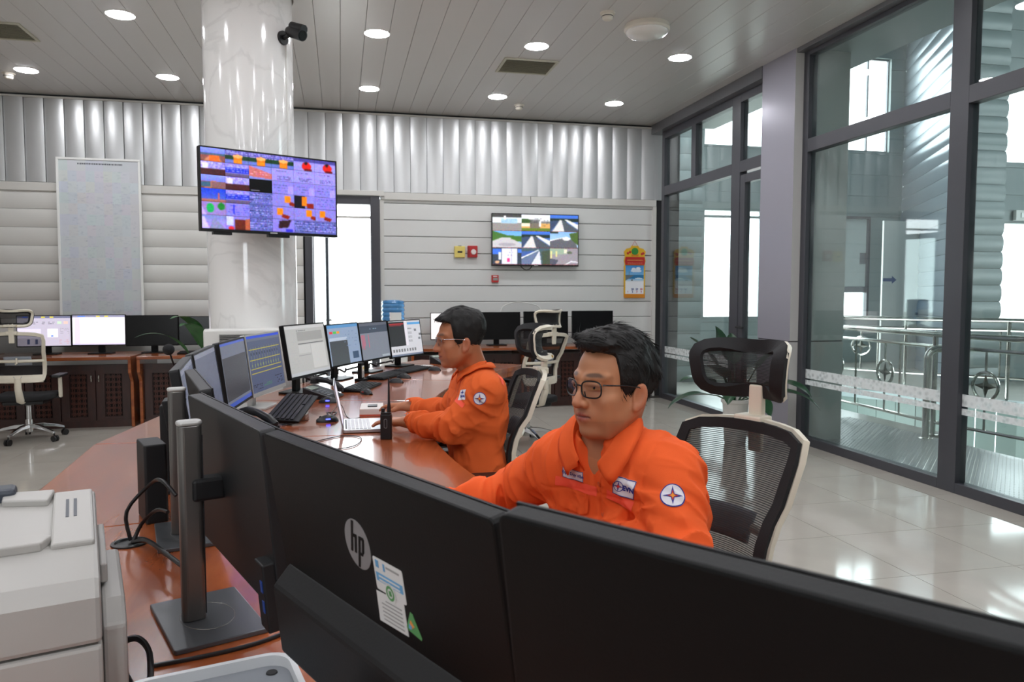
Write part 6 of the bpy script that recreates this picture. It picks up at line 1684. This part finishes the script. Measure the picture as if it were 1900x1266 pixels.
    def child(name, fld_or_mesh, m, hh=None, parent=None, box_=None, relax=0):
        if isinstance(fld_or_mesh, Field):
            l_, h_ = box_ if box_ else (lo, hi); p_, q_ = fld_or_mesh.mesh(l_, h_, hh); me = np_mesh(name, p_, q_, m, Minv, None, relax)
        else: me = fld_or_mesh.mesh(name, m, 50) if isinstance(fld_or_mesh, MB) else fld_or_mesh
        return obj(name, me, parent or body)
    def bm_child(name, mb, m, parent=None, smooth=60, bevel=0):
        mb.v = [tuple(Minv @ Vector(tuple(map(float, v)))) for v in mb.v]; return mb.build(name, m, parent or body, smooth=smooth, bevel=bevel)
    # eyes
    for s in (-1, 1):
        e = MB(); c = H(.0795, s*.032, .0305); e.ball((0, 0, 0), .0116*hs, 16, 12)
        dv = V3(*(HM@V3(.97, -s*.02+cfg.get('gaze', 0), -.08)))
        e.v = [tuple(V3(v)+c) for v in e.v]; ob = bm_child('eye', e, M_eyew)
        i_ = MB().tube([tuple(c+dv*.0108*hs), tuple(c+dv*.0119*hs)], [.0060*hs, .0052*hs], 16); bm_child('iris', i_, M_iris, ob)
        ob.children[0].matrix_parent_inverse = Matrix.Identity(4)
    # ---------------- hair
    Hf = Field(); ht = cfg['hair']
    Hf.ell(H(-.010, 0, .058+ht*.3), V3(.098+.010, .077+.0075, .088+ht), hs*.01, M=HM) if hs == 1 else Hf.ell(H(-.010, 0, .058+ht*.3), V3(.108, .0845, .088+ht)*hs, .01, M=HM)
    for c_, r_ in cfg['tufts']: Hf.ell(H(*c_), V3(*r_)*hs, .02, M=HM)
    keep = Field()
    tilt = HM@np.array(Matrix.Rotation(R(cfg.get('hairline', -16)), 3, 'Y'), np.float32)
    keep.box(H(-.03, 0, .168-cfg.get('low', 0)), V3(.150, .13, .080), .012, .012, M=tilt)       # crown above the hairline
    keep.box(H(-.075, 0, .07), V3(.118, .13, .062), .012, .014, M=HM)                       # sides above the ears
    keep.box(H(-.105, 0, .0), V3(.082, .13, .066), .010, .012, M=HM)                       # back down to the nape
    for s in (-1, 1): keep.box(H(.024, s*.075, .012), V3(.012, .03, .036), .006, .010, M=HM)   # sideburns
    kf = keep
    def inter(p):
        sh_ = p.shape; q = p.reshape(1, -1, 3) if p.ndim == 2 else p
        D = np.full(q.shape[:2], 1.0, np.float32)
        for fn, c, r, k, op in kf.ops:
            d = fn(q); hh_ = np.clip(.5+.5*(D-d)/k, 0, 1); D = D+(d-D)*hh_-k*hh_*(1-hh_)
        lq = ((q-HO)@HM)/hs
        D = D+.010*(vnoise(lq*np.array([90, 90, 30], np.float32))-.5)
        return D.reshape(sh_[:-1])
    Hf.add(inter, HO, 9, .004, 'i')
    def hdisp(P, D):
        q = ((P-HO)@HM)/hs
        ang = np.stack([q[..., 1]*140+q[..., 0]*30, q[..., 2]*26-q[..., 0]*20, q[..., 0]*60-q[..., 1]*40], -1)
        return -.0055*(vnoise(ang)-.5)-.006*(vnoise(q*38)-.5)
    Hf.disp = hdisp
    hb = (HO-.26, HO+.26)
    p_, q_ = Hf.mesh(hb[0], hb[1], max(.0026, h*.9))
    hair = obj('hair', np_mesh('hair', p_, q_, M_hair, Minv), body)
    # loose strands following the combing direction
    rs = np.random.RandomState(3); vn = np.zeros_like(p_)
    a0, b0, c0 = p_[q_[:, 0]], p_[q_[:, 1]], p_[q_[:, 2]]; fn_ = np.cross(b0-a0, c0-a0)
    for i in range(4): np.add.at(vn, q_[:, i], fn_)
    vn /= np.linalg.norm(vn, axis=1, keepdims=True)+1e-9
    lq = ((p_-HO)@HM)/hs; out = (vn*(p_-H(-.01, 0, .04))).sum(1) > .03
    cand = np.where(out)[0]; pick = rs.choice(cand, min(len(cand), cfg['strands']), replace=False)
    sv, sf = [], []
    for i in pick:
        n0 = vn[i]; q = lq[i]; t = HM@V3(*cfg['comb'](q)); t = t+rs.randn(3)*.11; t = t-n0*(t@n0); t /= np.linalg.norm(t)+1e-9; sd = np.cross(n0, t)
        L = cfg.get('slen', .030)*(.6+.8*rs.rand()); w_ = .0007+.0006*rs.rand(); p0 = p_[i]-n0*.001; o = len(sv)
        sv += [p0-sd*w_, p0+sd*w_, p0+t*L*.5+n0*.0014+sd*w_, p0+t*L*.5+n0*.0014-sd*w_, p0+t*L-n0*L*.12+n0*.002*rs.rand()]
        sf += [(o, o+1, o+2, o+3), (o+3, o+2, o+4)]
    sm_ = MB().add([tuple(map(float, v)) for v in sv], sf); sm_.v = [tuple(Minv @ Vector(v)) for v in sm_.v]
    me = bpy.data.meshes.new('strands'); me.from_pydata(sm_.v, [], sm_.f); me.materials.append(M_hair)
    st = obj('strands', me, hair); st['kind'] = 'stuff'
    # ---------------- glasses
    gm = cfg['glasses']; gt = cfg['gtype']
    gl = MB(); lensm = MB()
    for s in (-1, 1):
        rim = []
        for a_ in np.linspace(0, 2*PI, 32, endpoint=False):
            c_, s_ = math.cos(a_), math.sin(a_); k_ = (abs(c_)**3+abs(s_)**3)**(1/3)
            yy = s*.0345+.0255*c_/k_; zz = .0255+.0190*s_/k_*(1 if s_ > 0 else 1.05); rim.append(H(.1065-.55*max(0, abs(yy)-.012)**1*.55, yy, zz))
        if gt == 'full': gl.tube([tuple(p) for p in rim], .0019, 6, closed=True)
        else: gl.tube([tuple(p) for p in rim[:17]], .0010, 5)
        c0_ = np.mean(rim, 0); lensm.add([tuple(c0_)]+[tuple(p) for p in rim], [(0, i+1, (i+1) % 32+1) for i in range(32)])
        gl.tube([tuple(H(.0870, s*.0600, .036)), tuple(H(.078, s*.0735, .036)), tuple(H(.03, s*.0805, .031)), tuple(H(-.005, s*.0830, .024)), tuple(H(-.026, s*.083, .006))], [.0019, .0019, .0017, .0018, .002], 6)
        gl.tube([tuple(H(.1005, s*.012, .019)), tuple(H(.0985, s*.013, .007))], .0014, 6)
    gl.tube([tuple(H(.1060, -.010, .032)), tuple(H(.1085, 0, .034)), tuple(H(.1060, .010, .032))], .0018 if gt == 'full' else .0011, 6)
    go = bm_child('glasses', gl, gm); bm_child('lens', lensm, M_lens, go)
    # ---------------- jacket
    J = Field(); jm = cfg['cloth']
    for k_, w_, r_ in ((0.06, .085, .116), (.35, .075, .112), (.68, .085, .122), (.90, .095, .098)):
        c = pel+sp*k_+fw*(.008 if .1 < k_ < .8 else 0); J.cone(c-l*w_, c+l*w_, r_, r_, .06)
    J.cone(nb-su*.035, shL-l*.02, .074, .072, .04); J.cone(nb-su*.035, shR+l*.02, .074, .072, .04)
    for side, sh in (('L', shL), ('R', shR)):
        e, w = V3(cfg['elbow'+side]), V3(cfg['wrist'+side]); s = 1 if side == 'L' else -1
        J.cone(sh-l*s*.012, e, .077, .060, .035); J.cone(e, w, .061, .045, .012)
    J.cone(nb-su*.005, nb+nd*.2, .058, .075, .010, 's')
    v0 = sm-su*.072+fw*.125; v1 = nb+fw*.06+su*.015
    J.cone(v0+fw*.008, v1+fw*.04, .017, .052, .008, 's')
    for side in 'LR':
        e, w = V3(cfg['elbow'+side]), V3(cfg['wrist'+side]); d_ = (w-e)/np.linalg.norm(w-e)
        J.cone(w-d_*.004, w+d_*.10, .050, .050, .003, 's')
        J.cone(w-d_*.05, w+d_*.06, .033, .033, .003, 's')
    hem = pel-su*.055
    J.box(hem-su*.11, (.30, .30, .10), .005, .004, 's', np.stack([fw, l, su], 1))
    segs = []
    for side, sh in (('L', shL), ('R', shR)):
        e, w = V3(cfg['elbow'+side]), V3(cfg['wrist'+side]); segs += [(sh, e, 1.0), (e, w, 1.15)]
    def rid(n): return 1-np.abs(2*n-1)
    def jdisp(P, D):
        out = np.zeros(P.shape[:-1], np.float32); near = np.abs(D) < .03
        p = P[near]
        if len(p) == 0: return out
        best = np.full(len(p), 9., np.float32); dsp = np.zeros(len(p), np.float32)
        wq = p+.03*np.stack([vnoise(p*9+11), vnoise(p*9+37), vnoise(p*9+71)], -1)
        # torso: soft long folds running down and towards the armpits
        tq = np.stack([(wq-pel)@l*15+(wq-pel)@su*7, (wq-pel)@su*6-(wq-pel)@l*3, (wq-pel)@fw*7], -1)
        tors = -.014*(rid(vnoise(tq))**3-.30)-.004*(rid(vnoise(tq*2.1+5))**2-.35)
        dsp = tors
        for a_, b_, amp in segs:
            ba = b_-a_; L = np.linalg.norm(ba); t_ = ba/L; q = p-a_; ss = q@t_; hh_ = np.clip(ss/L, 0, 1); r_ = q-np.outer(hh_*L, t_); dr = np.linalg.norm(r_, axis=1)
            m = np.clip((.10-dr)/.03, 0, 1)
            n1 = np.cross(t_, up); n1 /= np.linalg.norm(n1); n2 = np.cross(t_, n1); qq = wq-a_
            sq = np.stack([qq@t_*21+qq@n1*11, qq@n1*8+qq@t_*3, qq@n2*8], -1)
            joint = np.exp(-((hh_-(1 if amp == 1.0 else 0))/.33)**2)
            fold = -(.014+.008*joint)*amp*(rid(vnoise(sq))**3-.30)-.007*(rid(vnoise(sq*1.9+9))**2-.35)
            dsp = dsp*(1-m)+fold*m
        # armhole seams, yoke seams, hem band
        for sh, s in ((shL, 1), (shR, -1)):
            q = p-(sh-l*s*.035); nrm = (l*s*.96+su*-.12); nrm /= np.linalg.norm(nrm); dd = q@nrm; dsp += .0026*np.exp(-(dd/.0032)**2)*(np.linalg.norm(q, axis=1) < .14)
        dd = (p-sm)@su+.028+.25*np.abs((p-sm)@l)*0; dsp += .0022*np.exp(-(dd/.003)**2)*(np.abs((p-sm)@l) < .16)
        hb_ = (p-hem)@su-.05; dsp += .003*np.exp(-(hb_/.004)**2)*(np.abs((p-pel)@l) < .26)*(np.linalg.norm(p-pel, axis=1) < .26)
        # button placket down the front
        ql = (p-sm)@l; qf = (p-sm)@fw
        pk_ = (qf > .03)*(np.abs(ql) < .016); dsp -= .0022*pk_; dsp += .002*np.exp(-((np.abs(ql)-.018)/.003)**2)*(qf > .03)
        for side in 'LR':
            e, w = V3(cfg['elbow'+side]), V3(cfg['wrist'+side]); d_ = (w-e)/np.linalg.norm(w-e); dd = (p-w)@d_+.055
            dsp += .0025*np.exp(-(dd/.003)**2)*(np.linalg.norm(p-w, axis=1) < .09)
        dsp = dsp*np.clip((np.linalg.norm(p-nb, axis=1)-.085)/.05, 0.15, 1)
        for side in 'LR': dsp = dsp*np.clip((np.linalg.norm(p-V3(cfg['wrist'+side]), axis=1)-.02)/.07, 0.1, 1)
        out[near] = dsp
        return out
    J.disp = jdisp
    jp, jq = J.mesh(lo, hi, cfg['jh'])
    jk = obj('jacket', np_mesh('jacket', jp, jq, jm, Minv), body)
    bvh = BVHTree.FromPolygons([tuple(map(float, v)) for v in jp], [tuple(map(int, q)) for q in jq])
    # collar: folded band round the neck with two pointed leaves
    cb = MB(); P = []
    def outside(q, gap):
        c_, n_, _, _ = bvh.find_nearest(Vector(tuple(map(float, q))))
        dd = (Vector(tuple(map(float, q)))-c_).dot(n_)
        return V3(*(c_+n_*gap)) if dd < gap else q
    for i in range(41):
        t = -1+2*i/40; a_ = t*R(155)           # 0 = nape, +-1 = the two front points
        cdir = -fw*math.cos(a_)+l*math.sin(a_); ft = max(0, (abs(t)-.40)/.60); sg = math.copysign(1, t)
        top = nb+cdir*.062+nd*(.052-.066*ft**1.25)+fw*(.010+.028*ft)
        inner = top-su*.045-cdir*.004
        lf_ = .044                  # leaf length, longer towards the points
        od = cdir*(1-.55*ft)+l*sg*.75*ft
        outer = outside(top-su*lf_*(.86+.1*ft)+od*.040, .012)
        m1_ = outside(top+cdir*.009-su*.014, .010); m2_ = outside(top*.42+outer*.58+cdir*.010, .012)
        row = [inner, top-su*.010-cdir*.001, top, top+cdir*.007-su*.002, m1_, m2_, outer]
        P.append([tuple(map(float, v)) for v in row])
    co_ = bm_child('collar', cb.grid(P), jm, jk, 70); s_ = co_.modifiers.new('t', 'SOLIDIFY'); s_.thickness = .003; s_.offset = 0
    # ---------------- patches laid on the cloth
    def cast(px, py):
        d = Vector((math.sin(R(12.76))*math.cos(R(3.6)), math.cos(R(12.76))*math.cos(R(3.6)), -math.sin(R(3.6))))
        rt = Vector((math.cos(R(12.76)), -math.sin(R(12.76)), 0)); u_ = rt.cross(d)
        v = (d+rt*((px-950)/1400)-u_*((py-633)/1400)).normalized()
        return bvh.ray_cast(Vector((0, 0, 1.40)), v)
    def frame_at(px, py, rot=0.0, right=None):
        c, n, _, _ = cast(px, py)
        if c is None: return None
        # average the normal over a neighbourhood
        ns = Vector((0, 0, 0))
        for dx in (-12, 0, 12):
            for dy in (-12, 0, 12):
                r_ = cast(px+dx, py+dy)
                if r_[0] is not None and (r_[0]-c).length < .06: ns += r_[1]
        n = ns.normalized(); u_ = (Vector((0, 0, 1)).cross(n)).normalized(); v_ = n.cross(u_)
        a_ = R(rot); return c, n, u_*math.cos(a_)+v_*math.sin(a_), v_*math.cos(a_)-u_*math.sin(a_)
    def drape(name, fr, polys, m, off=.0015, sub=.006):
        """polys in the patch's own plane (right, up), refined and dropped onto the cloth"""
        c, n, u_, v_ = fr; bm = bmesh.new()
        for P in polys:
            vs = [bm.verts.new((p[0], p[1], 0)) for p in P]; bm.faces.new(vs)
        bmesh.ops.triangulate(bm, faces=bm.faces[:])
        for _ in range(4):
            lg = [e for e in bm.edges if e.calc_length() > sub]
            if not lg: break
            bmesh.ops.subdivide_edges(bm, edges=lg, cuts=1)
            bmesh.ops.triangulate(bm, faces=bm.faces[:])
        for v in bm.verts:
            s_ = c+u_*v.co.x+v_*v.co.y+n*.05; hit = bvh.ray_cast(s_, -n)
            v.co = Minv @ ((hit[0] if hit[0] is not None and hit[3] < .10 else c+u_*v.co.x+v_*v.co.y)+n*off)
        me = bpy.data.meshes.new(name); bm.to_mesh(me); bm.free(); me.materials.append(m)
        for p in me.polygons: p.use_smooth = True
        return obj(name, me, jk)
    def text_polys(txt, size, ox, oy, bold=.0):
        cu = bpy.data.curves.new('t', 'FONT'); cu.body = txt; cu.size = size; cu.align_x = 'CENTER'; cu.align_y = 'CENTER'; cu.resolution_u = 2; cu.offset = bold
        t = bpy.data.objects.new('t', cu); COL.objects.link(t); dg = bpy.context.evaluated_depsgraph_get()
        me = bpy.data.meshes.new_from_object(t.evaluated_get(dg)); bpy.data.objects.remove(t); bpy.data.curves.remove(cu)
        out = [[(me.vertices[i].co.x+ox, me.vertices[i].co.y+oy) for i in p.vertices] for p in me.polygons]; bpy.data.meshes.remove(me); return out
    def circ(r_, cx=0, cy=0, n=28, rx=1.0): return [(cx+r_*rx*math.cos(2*PI*i/n), cy+r_*math.sin(2*PI*i/n)) for i in range(n)]
    def star(r_, ri, cx=0, cy=0): 
        return [(cx+(r_ if i % 2 == 0 else ri)*math.cos(PI/2+PI/4*i), cy+(r_ if i % 2 == 0 else ri)*math.sin(PI/2+PI/4*i)) for i in range(8)]
    def rect(w_, h_, cx=0, cy=0): return [(cx-w_/2, cy-h_/2), (cx+w_/2, cy-h_/2), (cx+w_/2, cy+h_/2), (cx-w_/2, cy+h_/2)]
    env = dict(frame_at=frame_at, drape=drape, text_polys=text_polys, circ=circ, star=star, rect=rect)
    cfg['patches'](env)
    # ---------------- trousers, belt, shoes
    T = Field()
    T.cone(pel-l*.07-su*.02, pel+l*.07-su*.02, .104, .104, .04)
    for hip, k_, an in kn: T.cone(hip, k_, .096, .072, .05); T.cone(k_, an+up*.03, .070, .058, .02); T.cone(an-up*.06, an+up*.02, .052, .052, .004, 's')
    T.box(pel+su*.10, (.3, .3, .06), .004, .004, 's', np.stack([fw, l, su], 1))
    T.disp = lambda P, D: -.006*(rid(vnoise(P*np.array([9, 9, 14], np.float32)))-.5)
    child('trousers', T, M_tr, .008)
    for hip, k_, an in kn:
        s_ = Field(); s_.cone(an-f*.05-up*.045, an+f*.16-up*.055, .040, .038, .02); s_.cone(an-f*.03-up*.03, an+f*.0-up*.01, .042, .044, .02)
        s_.box(an+f*.05-up*.115, (.3, .3, .03), .002, .003, 's')
        child('shoe', s_, M_shoe, .006, box_=(an-.25, an+.25))
    if cfg.get('belt'):
        b_ = MB(); bp = [pel+su*-.035+fw*.150*math.cos(a_)+l*(.085*math.copysign(min(1, abs(math.sin(a_))*2), math.sin(a_))+.138*math.sin(a_)) for a_ in np.linspace(0, 2*PI, 40, endpoint=False)]
        vs = [tuple(map(float, p+su*z)) for p in bp for z in (-.018, .018)]; n = 40
        b_.add(vs, [(2*i, 2*((i+1) % n), 2*((i+1) % n)+1, 2*i+1) for i in range(n)]); o_ = bm_child('belt', b_, M_belt); o_.modifiers.new('t', 'SOLIDIFY').thickness = .004
    return body

def patches_a(E):
    fr = E['frame_at'](1064, 880, -4)
    E['drape']('name_tag', fr, [E['rect'](.062, .026)], M_pat, .0020)
    E['drape']('name_text', fr, E['text_polys']('Đậu Duy Văn', .0115, 0, 0, .0003), M_pblu, .0030, .003)
    E['drape']('tag_border', fr, [E['rect'](.062, .0012, 0, .0124), E['rect'](.062, .0012, 0, -.0124), E['rect'](.0012, .026, .0304, 0), E['rect'](.0012, .026, -.0304, 0)], M_pblu, .0028)
    fr = E['frame_at'](1066, 900, -6); E['drape']('fluorescent_band', fr, [E['rect'](.118, .024, .006, 0)], M_flu, .0016)
    fr = E['frame_at'](1148, 926, -14); E['drape']('fluorescent_band', fr, [E['rect'](.074, .024, .004, 0)], M_flu, .0016)
    fr = E['frame_at'](1158, 905, -8)
    E['drape']('company_patch', fr, [E['rect'](.056, .044)], M_pat, .0024)
    E['drape']('patch_border', fr, [E['rect'](.056, .0018, 0, .021), E['rect'](.056, .0018, 0, -.021), E['rect'](.0018, .044, .027, 0), E['rect'](.0018, .044, -.027, 0)], M_pblu, .0032)
    ring = [[(-.013+.0125*math.cos(a), .0125*math.sin(a)), (-.013+.0125*math.cos(b), .0125*math.sin(b)), (-.013+.0108*math.cos(b), .0108*math.sin(b)), (-.013+.0108*math.cos(a), .0108*math.sin(a))] for a, b in zip(np.linspace(0, 2*PI, 25)[:-1], np.linspace(0, 2*PI, 25)[1:])]
    E['drape']('patch_ring', fr, ring, M_pblu, .0032, .01)
    E['drape']('patch_star', fr, [E['star'](.0125, .0034, -.013, 0)], M_pblu, .0034); E['drape']('patch_star_core', fr, [E['star'](.0060, .0026, -.013, 0)], M_pred, .0040)
    E['drape']('company_letters', fr, E['text_polys']('EVN', .0165, .0125, -.001, .0009), M_pblu, .0034, .004)
    fr = E['frame_at'](1248, 921, 0)
    E['drape']('sleeve_badge_rim', fr, [E['circ'](.0275)], M_pblu, .0020); E['drape']('sleeve_badge', fr, [E['circ'](.0250)], M_pat, .0028)
    E['drape']('badge_star', fr, [E['star'](.0225, .0058)], M_pblu, .0036); E['drape']('badge_star_red', fr, [E['star'](.0125, .0042)], M_pred, .0042); E['drape']('badge_star_core', fr, [E['star'](.0066, .0034)], M_porg, .0048)
    for px, py, w_, r_ in ((1068, 930, .085, -6), (1140, 952, .070, -14)):
        fr = E['frame_at'](px, py, r_)
        E['drape']('pocket_flap', fr, [[(-w_/2, .022), (w_/2, .022), (w_/2, -.016), (w_*.3, -.024), (-w_*.3, -.024), (-w_/2, -.016)]], M_jkt, .0048)
    for px, py in ((1113, 898), (1121, 955)):
        fr = E['frame_at'](px, py)
        if fr: E['drape']('button', fr, [E['circ'](.0060, n=14)], M_btn, .0035, .02)
def patches_b(E):
    fr = E['frame_at'](890, 740, 0)
    E['drape']('sleeve_badge_rim', fr, [E['circ'](.0275)], M_pblu, .0020); E['drape']('sleeve_badge', fr, [E['circ'](.0250)], M_pat, .0030)
    E['drape']('badge_star', fr, [E['star'](.0225, .0058)], M_pblu, .0042); E['drape']('badge_star_red', fr, [E['star'](.0125, .0042)], M_pred, .0050); E['drape']('badge_star_core', fr, [E['star'](.0066, .0034)], M_porg, .0058)
    fr = E['frame_at'](858, 733, 8)
    if fr:
        E['drape']('company_patch', fr, [E['rect'](.040, .046)], M_pat, .0026); E['drape']('company_letters', fr, E['text_polys']('EVN', .0135, .004, -.008, .0009), M_pblu, .0036, .004)
        E['drape']('patch_star', fr, [E['star'](.012, .0036, 0, .010)], M_pblu, .0036)
    fr = E['frame_at'](853, 747, -30)
    if fr: E['drape']('fluorescent_band', fr, [E['rect'](.060, .022)], M_flu, .0018)
    fr = E['frame_at'](930, 703, 60)
    if fr: E['drape']('fluorescent_band', fr, [E['rect'](.070, .020)], M_flu, .0018)
    fr = E['frame_at'](850, 726, 0)
    if fr: E['drape']('button', fr, [E['circ'](.006, n=12)], M_btn, .003, .02)
comb_a = lambda q: ((-.5, .9 if q[1] > -.02 else -.9, -.35) if q[2] > .10 else (-.45, 0, -.9)) if q[0] < .05 else (.55, -.75, .25)
man_a = make_person('man with black rimmed glasses in an orange work jacket, seated nearest at the right', dict(
    h=.0026, jh=.0036, hw=.166, dropL=.022, dropR=.038, pelvis=(.845, 1.865, .54), shoulders=(.640, 1.735, .995), face=218, head=(.634, 1.702, 1.159), hface=203, hpitch=2,
    elbowL=(.71, 1.475, .822), wristL=(.60, 1.73, .812), elbowR=(.474, 2.085, .826), wristR=(.235, 2.03, .806),
    handL=((-.95, .35, -.05), (0, 0, 1), -1, (.25, .35, .3)), handR=((-.98, -.1, -.05), (0, 0, 1), 1, (.25, .35, .3)),
    skin=(182, 124, 88), hair=.016, tufts=(((.052, .010, .126), (.040, .056, .022)), ((.01, -.01, .138), (.07, .06, .020)), ((-.075, 0, .06), (.042, .07, .07))),
    low=.0, hairline=-14, comb=comb_a, strands=5200, slen=.028, glasses=M_gfr, gtype='full', cloth=M_jkt, patches=patches_a))
comb_b = lambda q: (-.7, q[1]*4, -.55) if q[0] < .05 else (.6, 0, -.2)
man_b = make_person('man with thin silver glasses in an orange work jacket, typing on the laptop', dict(
    h=.0042, jh=.0048, nfwd=.018, pelvis=(.60, 3.375, .54), shoulders=(.605, 3.375, .985), face=182, head=(.518, 3.333, 1.174), hface=183, hpitch=7,
    elbowL=(.465, 3.235, .815), wristL=(.295, 3.44, .812), elbowR=(.52, 3.68, .81), wristR=(.335, 3.83, .825),
    handL=((-.80, .58, -.02), (0, 0, 1), -1, (.10, .2, .25)), handR=((-.62, .78, -.02), (0, 0, 1), 1, (.15, .3, .3)),
    skin=(172, 110, 76), hair=.020, tufts=(((.045, 0, .120), (.055, .06, .024)), ((-.075, 0, .085), (.05, .07, .06))),
    low=.0, hairline=-14, comb=comb_b, strands=3000, slen=.018, glasses=M_gfs, gtype='half', cloth=M_jkt2, patches=patches_b, belt=True, brow=.7))
